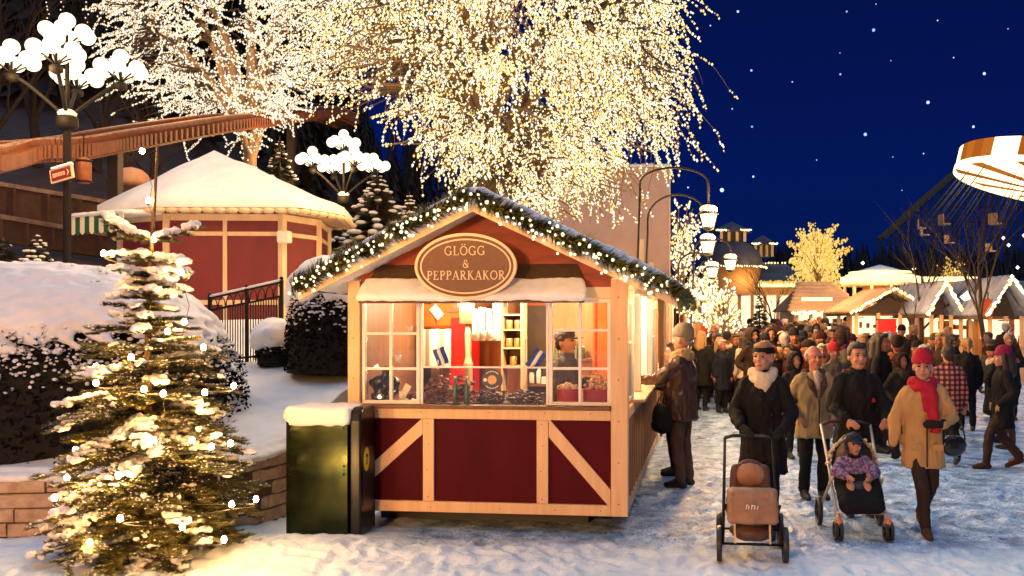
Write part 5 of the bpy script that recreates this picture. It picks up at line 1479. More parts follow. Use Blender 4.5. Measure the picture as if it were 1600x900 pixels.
# gabled stalls on the right
def gable_stall(label,pxa,pxb,pya,pye,Y,depth,bright,sidew=0,roof_right=0,seed=1,oval=False,red=True):
    """gable faces the viewer; roof_right > 0 adds a long wing with its eave to the viewer"""
    p=gpt(pxa,Y); t=thing('market_stall',label,'market stall',p); w=gx(pxb,Y)-gx(pxa,Y); ze=gz(pye,Y)-p.z; za=gz(pya,Y)-p.z
    def Q(name,m,*bs):
        b=MB()
        for q in bs: b.box(*q)
        return b.build(name,m,t)
    W2=w+roof_right
    Q('back_wall',M_warmwood,(0,W2,1.0,1.04,0,ze+.1)); Q('front_panel',M_maroon,(0,W2,.0,.05,0,1.05)); Q('counter',M_creamgrain,(0,W2,-.12,.2,1.051,1.10))
    Q('shelf_glow',bright,(.2,W2*.42,.93,.98,1.3,ze-.1),(W2*.5,W2*.92,.93,.98,1.2,ze-.1))  # panels made to glow for the lit interior behind the counter
    gb=MB()
    for q in range(26): x=rnd(.25,W2-.3); hh=rnd(.06,.32); z_=random.choice((1.1,1.1,1.55,1.9)); gb.box(x,x+rnd(.06,.22),.70,.85,z_,min(z_+hh,ze-.15))
    gb.build('goods',mat('stall_goods',(.20,.06,.02),.7,(.45,.24,.09),9),t)['kind']='stuff'
    n=4 if not roof_right else 6
    for k in range(n): x=lerp(0,W2-.12,k/(n-1)); Q('post',M_creamgrain,(x,x+.12,-.06,-.001,0,ze))
    b=MB(); b.prism([(.12,ze+.002),(w-.12,ze+.002),(w/2,za-.14)],'y',.0,.05); b.build('gable_panel',M_darkwood,t)
    b=MB(); b.prism([(-.25,ze-.1),(w/2,za),(w+.25,ze-.1),(w+.25,ze),(w/2,za+.1),(-.25,ze)],'y',-.3,depth); b.build('roof',M_shingle,t)
    b=MB()
    for i in range(19):
        u=lerp(-.22,w+.22,i/18); z=lerp(ze,za+.1,1-abs(u-w/2)/(w/2+.25))
        for j in range(9): b.ell((u,lerp(-.3,depth,j/8),z+.03),(.16,.28,.09),None,7,5)
    if roof_right:
        bb=MB(); bb.add([(w+.2,-.3,ze),(W2+.3,-.3,ze),(W2+.3,depth*.6,za),(w*.5,depth*.6,za),(W2+.3,depth*.6,ze)],[(0,1,2,3),(1,4,2)],False); bb.build('wing_roof',M_shingle,t)
        for i in range(14):
            for j in range(8):
                q=j/7; b.ell((lerp(lerp(w+.2,w*.5,q),W2+.25,i/13),lerp(-.3,depth*.6,q),lerp(ze,za,q)+.05),(.2,.2,.09),None,7,5)
    me=remesh(b,.055,3,.02,3,seed,'roof_snow'); me.materials.append(M_tan if not roof_right else mat('shaded_roof_snow',(.13,.15,.22),.85,(.26,.28,.36),1.6)); link('roof_snow',me,t)  # winged roofs: snow colour darkened to blue for their lack of light
    lights_line(t,[(-.30,-.66,ze-.02),(w/2,-.66,za+.14)],24,.058); lights_line(t,[(w/2,-.66,za+.14),(w+.30,-.66,ze-.02)],24,.058)
    if roof_right: lights_line(t,[(lerp(w+.2,W2+.3,i/10),-.62,ze-.04-.12*abs(math.sin(i*math.pi/2))) for i in range(11)],34,.058)
    for s_ in (0,1):
        x0_,x1_=(.13,w*.3) if s_==0 else (w-.13,w*.7)
        b=MB(); b.bar((x0_,-.03,.15),(x1_,-.03,1.0),.10,.03,(0,1,0)); b.build('brace',M_creamgrain,t)
    return t
gable_stall('gabled stall with dark pediment and red banner in the middle of the crowd',1335,1443,458,489,31.5,3.0,M_winglow2,seed=2)
gable_stall('narrow gabled stall with bluish side roof behind the bare tree',1452,1482,449,492,29.5,3.4,M_winglow2,roof_right=1.1,seed=3)
gable_stall('gabled stall at the picture edge with orange oval board on its front',1543,1592,441,494,27.5,3.4,M_winglow2,roof_right=1.6,seed=4,red=True)
t=thing('oval_board','orange oval board hanging from the gabled stall at the picture edge','sign',at(1544,482,27.0))
b=MB(); b.prism([(.17*math.cos(2*math.pi*i/28),.30*math.sin(2*math.pi*i/28)) for i in range(28)],'y',0,.05); b.build('board',M_orange,t); b=MB(); b.bar((0,.02,.29),(0,.02,.5),.03,.03,(0,1,0)); b.build('hanger',M_iron,t)
t=thing('red_banner','bright red banner hanging in the dark-pedimented stall','banner',at(1386,524,31.2))
b=MB(); b.box(-.32,.32,0,.03,-1.0,.55); b.build('cloth',M_redcl,t); b=MB(); b.bar((-.36,.02,.56),(.36,.02,.56),.03,.03); b.build('rod',M_iron,t)
t=thing('pennant_lantern','small star-shaped paper lantern glowing under the blue roof','lantern',at(1512,464,29.0))
b=MB(); b.octa((0,0,0),.26,.8); b.build('shade',M_lantern,t); b=MB(); b.tube([(0,0,.2),(0,0,.55)],.012,5); b.build('cord',M_iron,t)
# bare trees
def bt(label,px,Y,top,seed,**k):
    p=gpt(px,Y); return baretree(label,p,gz(top,Y)-p.z,seed,M_hillbark,**k)
bt('bare dark tree rising through the lit roofs beside the dark-pedimented stall',1441,30,345,71,levels=3,rad=.10)
bt('tall bare dark tree before the swing ride',1551,26,235,72,levels=4,rad=.10)
bt('small bare dark tree in front of the long building',1212,38,392,73,levels=3,rad=.07)
bt('bare dark tree under the small yellow lit tree',1262,40,408,74,levels=3,rad=.06)
bt('thin bare dark tree far right of the lit carousel roof',1432,45,338,75,levels=3,rad=.08)
spruce('dark cone-shaped spruce with tiny lights in front of the bright windows',gpt(1187,34),gz(455,34)-ground_z(0,34),.75,81,True,0,60)
# swing ride
RY=55.0; C0=at(1704,290,RY)
t=thing('swing_ride','swing carousel with tilted glowing white and gold canopy and hanging seats','amusement ride',(C0.x,RY,ground_z(0,RY)))
Cz=C0.z-t.location.z; RR=7.9
Mt=Matrix.Translation((0,0,Cz))@Matrix.Rotation(R(12),4,'Y')@Matrix.Rotation(R(3.5),4,'X')
b=MB(); b.tube([(0,0,-.5),(0,0,Cz)],[.7,.45],14); b.build('tower',M_white,t)
M_gold=emit('canopy_gold',[(1,.30,.04),(.7,.17,.02),(.85,.24,.03)],.55); M_cwhite=emit('canopy_white',[(1,.78,.40)],2.6)
NP=27
for k in range(NP):
    b=MB(); b.M=Mt
    for s_ in range(4):
        a0=2*math.pi*(k+s_/4)/NP; a1=2*math.pi*(k+(s_+1)/4)/NP
        q=[(RR*math.cos(a0),RR*math.sin(a0)),(RR*math.cos(a1),RR*math.sin(a1))]; i_=[(x*.985,y*.985) for x,y in q]
        b.add([(*q[0],-.05),(*q[1],-.05),(*q[1],1.05),(*q[0],1.05),(*i_[0],-.05),(*i_[1],-.05),(*i_[1],1.05),(*i_[0],1.05)],[(0,1,2,3),(7,6,5,4),(3,2,6,7)],False)
    b.build('rim_panel',M_gold if k%3 else M_cwhite,t)
b=MB(); b.M=Mt
for i in range(72):
    a0,a1=2*math.pi*i/72,2*math.pi*(i+1)/72
    b.add([((RR+.06)*math.cos(a0),(RR+.06)*math.sin(a0),-.42),((RR+.06)*math.cos(a1),(RR+.06)*math.sin(a1),-.42),((RR+.06)*math.cos(a1),(RR+.06)*math.sin(a1),-.05),((RR+.06)*math.cos(a0),(RR+.06)*math.sin(a0),-.05)],[(0,1,2,3)],False)
b.build('rim_lights',M_cwhite,t)
b=MB(); b.M=Mt; b2=MB(); b2.M=Mt
for i in range(36):
    a0,a1=2*math.pi*i/36,2*math.pi*(i+1)/36
    (b if i%3 else b2).add([(1.2*math.cos(a0),1.2*math.sin(a0),-.9),(1.2*math.cos(a1),1.2*math.sin(a1),-.9),(RR*.99*math.cos(a1),RR*.99*math.sin(a1),-.2),(RR*.99*math.cos(a0),RR*.99*math.sin(a0),-.2)],[(0,1,2,3)],False)
b.build('underside',M_cwhite,t); b2.build('underside_spoke',M_gold,t)
b=MB(); b.M=Mt; b.lathe([(RR*.99,1.06),(RR*.5,1.6),(.2,2.0)],n=36); b.build('top',M_darkwood,t)
M_seat=mat('seat_tan',(.55,.30,.14),.6); M_chain=mat('chain_grey',(.05,.055,.075),.5)
for k in range(16):
    a=2*math.pi*(k+.5)/16; e=Mt@Vector((RR*.9*math.cos(a),RR*.9*math.sin(a),-.35)); od=Vector((math.cos(a),math.sin(a),0)); L_=4.6
    se=e+od*L_*.62-Vector((0,0,L_*.78)); tg=Vector((-od.y,od.x,0)); b=MB()
    for s_ in (-1,1): b.tube([e+tg*s_*.25,se+tg*s_*.25],.028,4); 
    b.tube([e+tg*.25+od*.3,se+tg*.25+od*.3],.02,4); sw_=b.build('swing',M_chain,t)
    b=MB(); b.M=Matrix.Translation(se)@Matrix.Rotation(a,4,'Z'); b.box(-.25,.25,-.27,.27,-.06,.02); b.box(.19,.25,-.27,.27,.02,.55); b.build('seat',M_seat,sw_)
# lift hill of a wooden coaster sloping up behind the ride
hl=thing('wooden_coaster','dark wooden coaster slope rising behind the swing ride','coaster track',(0,0,0)); HY2=100
hp=[at(x_,y_,HY2) for x_,y_ in ((1380,372),(1400,354),(1430,326),(1465,295),(1497,268),(1540,245),(1600,222),(1680,205),(1760,200))]
M_trest=mat('trestle_wood',(.045,.050,.060),.9); M_hrail=mat('slope_rail',(.10,.085,.045),.8)
for dy in (0,1.6):
    b=MB()
    for i in range(len(hp)-1): b.bar(hp[i]+V3(0,dy,0),hp[i+1]+V3(0,dy,0),.35,.45)
    b.build('rail',M_hrail,hl)
b=MB()
for i in range(len(hp)-1):
    n_=max(1,int((hp[i+1]-hp[i]).length/1.3))
    for k in range(n_):
        p=hp[i].lerp(hp[i+1],k/n_); q=hp[i].lerp(hp[i+1],min(1,(k+1)/n_))
        for dy in (0,1.6): b.bar((p.x,p.y+dy,0),(p.x,p.y+dy,p.z),.16,.16,(0,1,0))
        z_=1.5
        while z_<p.z-1: b.bar((p.x,p.y,z_),(q.x,q.y,min(z_+1.6,q.z)),.10,.10); b.bar((p.x,p.y+.8,z_),(q.x,q.y+.8,z_),.10,.10); z_+=1.7
b.build('trestle',M_trest,hl,fix=False)
# dark tree line far behind: one mass
random.seed(91); b=MB()
for k in range(420):
    Y=rnd(75,125); px=rnd(1030,1720); x=gx(px,Y); hz=gz(rnd(388,420)-12*math.exp(-((px-1275)/80)**2),Y); r=rnd(1.2,3.2)
    if px<1120: hz*=.8
    for j in range(9):
        q=j/9; rr=r*(1-q)+.15; a0=rnd(0,6)
        for i in range(5):
            a=a0+i*1.26; b.add([(x,Y,hz*(q+.16)),(x+math.cos(a)*rr,Y+math.sin(a)*rr,hz*q-.2),(x+math.cos(a+.7)*rr*.9,Y+math.sin(a+.7)*rr*.9,hz*q-.3)],[(0,1,2)],False)
tag(b.build('far_woods',mat('far_wood',(.010,.013,.022),.95),fix=False),kind='stuff',label='dark wood along the horizon behind the market roofs',cat='wood')
# a few distant lamps glinting under the ride
dl=MB(); dl.octa((0,0,0),.16); dlm=dl.mesh('distant_lamp',[emit('distant_glow',[(1,.80,.55)],3)])
for k,(px,py) in enumerate(((1568,372),(1576,383),(1590,418),(1348,411),(1428,420),(1600,368))):
    o=tag(link('distant_lamp',dlm),'tiny lit lamp far off in the dark wood below the swing ride','lamp','distant lamps in the dark wood'); o.location=at(px,py,72)
# market lamp posts seen as glints? stars
random.seed(5); b=MB()
SD_=900.0
stars=[(1153,18,1.0),(1323,18,.7),(1365,47,1.5),(1174,110,.9),(1313,116,.8),(1538,115,1.3),(1450,160,1.5),(1352,210,1.5),(1175,198,.8),(1128,297,2.0),(1177,276,.8),(1075,293,.7),(1521,198,1.1),(1575,45,.4),(1465,32,.4),(1144,170,.4),(1443,240,.4),(1238,128,.35),(1276,250,.3),(1110,40,.4),(1490,90,.35),(1392,95,.3)]
for k in range(6): stars.append((rnd(1060,1598),rnd(2,330),rnd(.15,.35)))
for px,py,s_ in stars: b.ball(at(px,py,SD_),.35+.85*s_,8,6)
structure(b.build('sky_stars',emit('star',[(.35,.55,1),(.55,.72,1),(.25,.42,.9)],1.3,'NONE'),fix=False))
# ------------------------------------------------------------------ people
M_skin=mat('skin',(.50,.25,.155),.5,(.44,.19,.11),9,sss=.1); M_skin2=mat('skin_ruddy',(.52,.20,.11),.5,(.45,.15,.08),9,sss=.1)
M_eye=mat('eye_dark',(.02,.012,.01),.25); M_lip=mat('lip',(.33,.09,.07),.5)
def cloth(name,c,k=.72,rough=.8,bump=.35,bscale=28,scale=5,sheen=.0): return mat(name,c,rough,tuple(x*k for x in c),scale,bump=bump,bscale=bscale,sheen=sheen,spec=.25)
C_black=cloth('black_wool',(.006,.0055,.006)); C_tan=cloth('tan_cloth',(.50,.29,.11),.8); C_olive=cloth('sand_cloth',(.40,.26,.12),.75)
C_leather=mat('brown_leather',(.060,.026,.014),.38,(.035,.016,.010),6,bump=.5,bscale=14); C_denim=cloth('brown_denim',(.11,.06,.04),.6); C_dark=cloth('dark_trousers',(.008,.007,.007))
C_redw=cloth('red_wool',(.42,.012,.035),.75,bscale=60); C_cream=cloth('cream_knit',(.72,.58,.38),.8,bscale=60); C_grey=cloth('grey_knit',(.26,.21,.16),.75,bscale=70)
C_boot=mat('boot_black',(.012,.010,.009),.45); C_glove=cloth('black_glove',(.012,.011,.011)); H_blond=mat('hair_blond',(.42,.24,.09),.55,(.28,.15,.05),20,bump=.5,stretch=(4,4,.6)); H_dark=mat('hair_dark',(.035,.018,.010),.5,(.02,.010,.006),20,bump=.5,stretch=(4,4,.6)); H_grey=mat('hair_grey',(.45,.40,.36),.6,(.3,.27,.24),20,bump=.5)
C_brownb=cloth('boot_brown',(.09,.040,.018))
V=Vector
def pose_stand(arms='down',walk=0,spread=.09,lean=0):
    p={'sh':{},'el':{},'wr':{},'tip':{},'hip':{},'kn':{},'an':{},'to':{}}
    for s in (-1,1):
        p['sh'][s]=V((s*.152,.005,1.395)); p['el'][s]=V((s*.222,.03,1.13)); p['wr'][s]=V((s*.245,-.03,.89)); p['tip'][s]=V((s*.24,-.06,.72))
        p['hip'][s]=V((s*.085,0,.92)); p['kn'][s]=V((s*spread,-.02,.50)); p['an'][s]=V((s*spread,.03,.09)); p['to'][s]=V((s*.02,-1,0))
    if arms=='pockets':
        for s in (-1,1): p['el'][s]=V((s*.285,.10,1.14)); p['wr'][s]=V((s*.215,-.09,.97)); p['tip'][s]=V((s*.15,-.14,.88))
    if arms=='push':
        for s in (-1,1): p['el'][s]=V((s*.27,-.04,1.14)); p['wr'][s]=V((s*.20,-.26,1.02)); p['tip'][s]=V((s*.14,-.36,.97))
    if arms=='hold':
        p['el'][1]=V((.25,-.02,1.15)); p['wr'][1]=V((.13,-.25,1.20)); p['tip'][1]=V((.06,-.33,1.26))
    if arms=='reach':
        p['el'][1]=V((.25,-.16,1.22)); p['wr'][1]=V((.16,-.38,1.20)); p['tip'][1]=V((.12,-.55,1.22)); p['el'][-1]=V((-.24,-.14,1.2)); p['wr'][-1]=V((-.12,-.30,1.20)); p['tip'][-1]=V((-.06,-.45,1.21))
    if arms=='cross':
        p['el'][1]=V((.27,-.03,1.15)); p['wr'][1]=V((.12,-.22,1.10)); p['tip'][1]=V((-.03,-.26,1.11))
    if walk:
        f=walk
        p['kn'][f]=V((f*.085,-.20,.52)); p['an'][f]=V((f*.08,-.24,.09)); p['kn'][-f]=V((-f*.085,.0,.49)); p['an'][-f]=V((-f*.085,.26,.17))
    return p
def hand(mb,wr,tip,s,curl=.35,sc=1.0):
    d=(tip-wr).normalized(); side=d.cross(V((0,-1,.05)))
    if side.length<.1: side=d.cross(V((0,0,1)))
    side.normalize(); nrm=side.cross(d).normalized()
    ks=[wr+d*.085*sc+side*(o*.0185*sc) for o in (-1.5,-.5,.5,1.5)]
    mb.capsule(wr,wr+d*.04*sc,.026*sc,.030*sc,8)
    for k in ks: mb.capsule(wr+d*.03*sc+(k-wr-d*.085*sc)*.6,k,.017*sc,.0125*sc,7)
    for k,l in zip(ks,(.070,.082,.078,.060)):
        a=k; dd=d
        for j,f in enumerate((.45,.32,.23)):
            dd=(dd*math.cos(curl)+(-nrm)*math.sin(curl)).normalized(); b_=a+dd*l*f*sc; mb.capsule(a,b_,(.0098-.001*j)*sc,(.009-.001*j)*sc,6); a=b_
    # thumb from the side of the palm near its base
    tb=wr+d*.03*sc-side*(s*-.026*sc); td=(d*.6+side*s*.75-nrm*.35).normalized(); m_=tb+td*.035*sc
    mb.capsule(tb,m_,.013*sc,.0115*sc,6); mb.capsule(m_,m_+(td*.5+d*.7-nrm*.2).normalized()*.033*sc,.011*sc,.009*sc,6)
HS=1.17; HCZ=1.636
def head_shapes(mb,yaw=0,pitch=0,hs=1.0,hc=V((0,0,HCZ))):
    M=Matrix.Translation(hc)@Matrix.Rotation(yaw,4,'Z')@Matrix.Rotation(pitch,4,'X')@Matrix.Scale(hs,4); old=mb.M; mb.M=M
    mb.ell((0,.012,.030),(.074,.094,.098),None,16,12); mb.ell((0,-.018,-.030),(.060,.070,.072),None,14,10); mb.ell((0,-.050,-.080),(.034,.034,.028)); mb.ell((0,-.060,.046),(.056,.030,.018))
    for s in (-1,1):
        mb.ell((s*.036,-.064,-.018),(.022,.022,.020)); mb.ell((s*.075,.012,.002),(.011,.022,.032))
    mb.capsule((0,-.082,.030),(0,-.102,-.016),.008,.0135,8); mb.ell((0,-.080,-.052),(.026,.014,.012))
    mb.M=old; return M
def body(pose,vox,yaw=0,pitch=0,hs=1.0,hands=True,curl=.35):
    mb=MB(); M=head_shapes(mb,yaw,pitch,hs*HS)
    mb.capsule((0,.015,1.42),(0,.008,1.56),.058,.052); 
    mb.zloft([(.88,.12,.08),(.98,.155,.10),(1.10,.13,.09),(1.28,.155,.105),(1.40,.14,.08),(1.46,.07,.06)])
    for s in (-1,1):
        mb.capsule((s*.05,.01,1.43),pose['sh'][s],.06,.055); mb.capsule(pose['sh'][s],pose['el'][s],.05,.042); mb.capsule(pose['el'][s],pose['wr'][s],.042,.028)
        if hands: hand(mb,pose['wr'][s],pose['tip'][s],-s,curl)
        mb.capsule(pose['hip'][s],pose['kn'][s],.085,.055); mb.capsule(pose['kn'][s],pose['an'][s],.055,.036); mb.capsule(pose['an'][s]-V((0,0,.03)),pose['an'][s]+pose['to'][s]*.13-V((0,0,.05)),.035,.03)
    return remesh(mb,vox,3,0,1,0,'body'),M
def coat(pose,vox,hem=.80,flare=.20,bulk=1.0,seed=1,collar=True,amp=.010,fw=0):
    mb=MB(); k=bulk
    rings=[(hem,flare*k,flare*.76*k),(lerp(hem,1.08,.35),lerp(flare,.185,.4)*k,.148*k),(1.08,.178*k,.135*k),(1.25,.192*k,.142*k),(1.34,.185*k,.13*k),(1.42,.13*k,.10*k),(1.475,.085,.082)]
    if collar: rings.append((1.53,.085,.082))
    mb.zloft(rings)
    for s in (-1,1):
        mb.capsule((s*.06,.01,1.415),pose['sh'][s]+V((0,0,-.01)),.072*k,.076*k); mb.capsule(pose['sh'][s],pose['el'][s],.076*k,.064*k); mb.capsule(pose['el'][s],pose['el'][s].lerp(pose['wr'][s],.92),.066*k,.052*k)
    me=remesh(mb,vox,4,amp*1.9,11,seed,'coat',fz=.42); return me
def trousers(pose,vox,k=1.0,seed=2,top=.98):
    mb=MB(); mb.zloft([(.84,.13*k,.105*k),(.92,.158*k,.115*k),(top,.15*k,.11*k)])
    for s in (-1,1): mb.capsule(pose['hip'][s]-V((0,0,.02)),pose['kn'][s],.098*k,.072*k); mb.capsule(pose['kn'][s],pose['an'][s]+V((0,0,.03)),.072*k,.062*k)
    return remesh(mb,vox,3,.012,12,seed,'trousers',fz=.6)
def boot(pose,s,vox,high=.10):
    mb=MB(); a=pose['an'][s]; t=pose['to'][s].normalized(); up=(pose['kn'][s]-a).normalized()
    mb.capsule(a-V((0,0,.02)),a+up*high,.052,.056); heel=a-t*.035-V((0,0,.045)); z0=a.z-.09
    dz=-(a.z-.09)*.9
    mb.capsule(heel,a+t*.17+V((0,0,-.055+dz)),.042,.036); mb.capsule(a+V((0,0,-.02)),a+t*.12+V((0,0,-.04+dz*.7)),.05,.038)
    return remesh(mb,vox,2,0,1,0,'boot')
def glove(pose,s,vox,curl=.5):
    mb=MB(); hand(mb,pose['wr'][s],pose['tip'][s],-s,curl,1.16); mb.capsule(pose['wr'][s].lerp(pose['el'][s],.18),pose['wr'][s],.047,.038); return remesh(mb,vox,2,0,1,0,'glove')
def headgear(kind,vox=.010):
    mb=MB(); mb.M=Matrix.Translation((0,0,HCZ))@Matrix.Scale(HS,4)@Matrix.Translation((0,0,-1.62))
    if kind=='beanie':
        mb.zloft([(1.665,.084,.100,0,.012),(1.71,.090,.106,0,.014),(1.755,.078,.092,0,.018),(1.785,.050,.06,0,.02),(1.797,.015,.018,0,.02)]); mb.ell((0,.065,1.65),(.072,.055,.05))
        mb.zloft([(1.658,.084,.100,0,.012),(1.666,.092,.109,0,.012),(1.70,.093,.110,0,.012),(1.71,.085,.101,0,.012)])
    elif kind=='bobble':
        mb.zloft([(1.648,.090,.106,0,.012),(1.70,.092,.108,0,.014),(1.745,.080,.094,0,.018),(1.778,.045,.05,0,.02)]); mb.ball((0,.02,1.80),.038)
    elif kind=='headband':
        mb.zloft([(1.657,.084,.100,0,.020),(1.663,.091,.109,0,.020),(1.706,.089,.106,0,.024),(1.714,.080,.096,0,.024)])
    elif kind=='cap':
        mb.zloft([(1.660,.084,.100,0,.012),(1.70,.087,.103,0,.014),(1.735,.070,.085,0,.016),(1.755,.02,.03,0,.018)]); mb.ell((0,-.12,1.668),(.068,.065,.010))
    elif kind=='hood':
        mb.ell((0,.035,1.645),(.108,.115,.13)); mb.ell((0,.06,1.55),(.12,.10,.10))
        # opening rim
        for i in range(14):
            a=2*math.pi*i/14; mb.ball((.088*math.cos(a),-.055,1.635+.105*math.sin(a)),.024)
    elif kind=='short':
        mb.ell((0,.034,1.672),(.083,.098,.092)); mb.ell((0,-.035,1.722),(.066,.055,.030)); mb.ell((0,.075,1.62),(.068,.045,.075))
        for s in (-1,1): mb.ell((s*.074,.01,1.660),(.014,.034,.036))
    elif kind=='balding':
        mb.ell((0,.055,1.655),(.082,.070,.062))
        for s in (-1,1): mb.ell((s*.076,.022,1.645),(.013,.032,.038))
    elif kind=='long':
        mb.ell((0,.032,1.672),(.088,.102,.096)); mb.ell((0,-.03,1.725),(.070,.055,.030))
        for s in (-1,1): mb.capsule((s*.082,.0,1.67),(s*.085,.02,1.47),.030,.034)
        mb.capsule((0,.09,1.64),(0,.105,1.44),.075,.07); mb.capsule((.05,.08,1.62),(.06,.09,1.44),.05,.045); mb.capsule((-.05,.08,1.62),(-.06,.09,1.44),.05,.045)
    elif kind=='tail':
        mb.ell((0,.030,1.670),(.083,.098,.092)); mb.ell((0,-.03,1.722),(.067,.055,.030)); mb.capsule((0,.12,1.69),(0,.15,1.52),.035,.02)
    if kind=='hood':
        return remesh(mb,vox,2,.003,12,2,kind)
    return remesh(mb,vox,2,.002 if kind in('beanie','headband','cap') else .006,14,3,kind)
def cut_face(me):
    """opens the hood over the face"""
    bm=bmesh.new(); bm.from_mesh(me)
    bmesh.ops.delete(bm,geom=[v for v in bm.verts if v.co.y<-.030 and (v.co.x/.090)**2+((v.co.z-1.650)/.113)**2<1],context='VERTS'); bm.to_mesh(me); bm.free(); return me
def scarf(vox,tail=0,wide=1.0,seed=3):
    mb=MB()
    for i in range(20):
        a=2*math.pi*i/20; r_=.098+.010*math.sin(3*a); mb.ell((r_*math.cos(a),.005+r_*math.sin(a)*.95,1.485+.022*math.sin(2*a+1)),(.046,.046,.050*wide))
        mb.ell((r_*1.08*math.cos(a),r_*1.02*math.sin(a),1.445+.01*math.sin(3*a)),(.042,.042,.036*wide))
    if tail:
        mb.tube([(.045,-.10,1.45),(.055,-.150,1.36),(.05,-.185,1.20),(.07,-.20,1.02)],[.052,.058,.055,.05],10)
        mb.tube([(-.01,-.10,1.44),(.0,-.150,1.33),(.01,-.17,1.22)],[.045,.05,.045],10)
    else: mb.ell((0,-.105,1.41),(.085,.05,.075)); mb.ell((.0,-.10,1.35),(.05,.04,.06))
    return remesh(mb,vox,3,.008,16,seed,'scarf')
def put(name,me,m,par,rz=0):
    if len(me.materials)==0: me.materials.append(m)
    o=link(name,me,par)
    if o.data.materials[0]!=m: o.material_slots[0].link='OBJECT'; o.material_slots[0].material=m
    if rz: o.rotation_euler.z=rz
    return o
EYE=MB(); EYE.ell((0,0,0),(.0125,.007,.0075)); EYEm=EYE.mesh('eye',[M_eye])
BRW=MB(); BRW.ell((0,0,0),(.019,.007,.0045)); 
MOU=MB(); MOU.ell((0,0,0),(.023,.008,.0065)); MOUm=MOU.mesh('mouth',[M_lip])
BROWM={}
def face(par,M,hair):
    if hair not in BROWM: BROWM[hair]=BRW.mesh('eyebrow',[hair])
    for s in (-1,1):
        o=link('eye',EYEm,par); o.matrix_local=M@Matrix.Translation((s*.031,-.083,.018))
        o=link('eyebrow',BROWM[hair],par); o.matrix_local=M@Matrix.Translation((s*.032,-.090,.040))@Matrix.Rotation(s*.15,4,'Y')
    o=link('mouth',MOUm,par); o.matrix_local=M@Matrix.Translation((0,-.092,-.052))
HG={k:headgear(k) for k in ('beanie','bobble','headband','cap','short','balding','long','tail')}
M_skinc=mat('skin_shaded',(.30,.14,.08),.55,(.24,.10,.055),9); M_skinc2=mat('skin_shaded_ruddy',(.34,.13,.065),.55,(.26,.09,.045),9)  # skin darkened in colour for the shade over the crowd
HG['hood']=cut_face(headgear('hood'))
SCARF=scarf(.011); SCARFT=scarf(.011,1)
def person(label,loc,rz,sc,pose,coatargs,coatm,trm,gear,skin=None,yaw=0,pitch=0,vox=.0085,gloves=(),glovem=None,bootm=None,scarfm=None,tail=False,buttons=None,boothigh=.10,group=None,trk=1.0,seed=1,curl=.35,facehair=None):
    t=thing('person',label,'person',loc,rz,group,sc)
    me,M=body(pose,vox,yaw,pitch,1.0,True,curl); put('body',me,skin or M_skin,t)
    if facehair is not None: face(t,M,facehair)
    put('coat',coat(pose,.0125,seed=seed,**coatargs),coatm,t); put('trousers',trousers(pose,.012,trk,seed+3),trm,t)
    for s in (-1,1): put('boot',boot(pose,s,.010,boothigh),bootm or C_boot,t)
    for s in gloves: put('glove',glove(pose,s,.006,curl),glovem or C_glove,t)
    for k,m in gear: put({'short':'hair','long':'hair','tail':'hair','balding':'hair'}.get(k,'hat' if k!='hood' else 'hood'),HG[k],m,t,yaw)
    if scarfm: put('scarf',SCARFT if tail else SCARF,scarfm,t)
    return t
def gnd(px,py): 
    Y=HC*F/(py-HY); return V((gx(px,Y),Y,0))
# woman with headband behind the beige pram
Y=8.85; w1=person('person in black coat, black headband and thick cream scarf pushing the beige pram',V((gx(1192,Y),Y,0)),R(-10),1.04,pose_stand('push',1),dict(hem=.56,flare=.235,bulk=1.04,amp=.012),C_black,C_dark,[('short',H_blond),('headband',C_black)],yaw=R(-22),scarfm=C_cream,facehair=H_blond,gloves=(-1,1),boothigh=.25)
for i in range(3):
    for x in (-.02,.08):
        b=MB(); b.ball((x,-.160-.004*i,1.26-.14*i),.014,8,5); b.build('button',M_iron,w1)
# elderly man in sand coat
Y=10.45; w2=person('grey balding person in open-collared sand-coloured coat with dark shoes',V((gx(1272,Y),Y,0)),R(6),1.0,pose_stand('pockets',0,.11),dict(hem=.72,flare=.215,bulk=1.05,collar=False),C_olive,C_dark,[('balding',H_grey)],skin=M_skin2,facehair=H_grey,yaw=R(5),trk=1.05,seed=4)
mb=MB(); 
for s in (-1,1): mb.capsule((s*.10,.03,1.47),(s*.07,-.13,1.33),.045,.040); mb.capsule((s*.07,-.13,1.33),(s*.02,-.155,1.20),.038,.015)
mb.capsule((-.10,.04,1.47),(.10,.04,1.47),.05,.05); put('collar',remesh(mb,.011,3,.006,20,1,'collar'),cloth('brown_fleece',(.085,.045,.025)),w2)
mb=MB(); mb.capsule((0,-.085,1.47),(0,-.14,1.30),.045,.03); put('shirt',remesh(mb,.011,2),cloth('beige_shirt',(.45,.36,.27)),w2)
b=MB(); b.bar((.0,-.168,1.18),(.0,-.178,.76),.012,.01,(0,1,0)); b.build('zip',M_darkwood,w2)
# dark-haired man behind the black pushchair
Y=9.55; w3=person('dark-haired person in bulky black winter jacket behind the black pushchair',V((gx(1340,Y),Y,0)),R(3),1.03,pose_stand('push',0,.11),dict(hem=.74,flare=.225,bulk=1.18,amp=.014),C_black,C_dark,[('short',H_dark)],facehair=H_dark,yaw=R(3),seed=5)
b=MB(); b.prism([(.09,1.18),(.125,1.19),(.12,1.23),(.095,1.225)],'y',-.172,-.160); b.build('emblem',C_redw,w3)
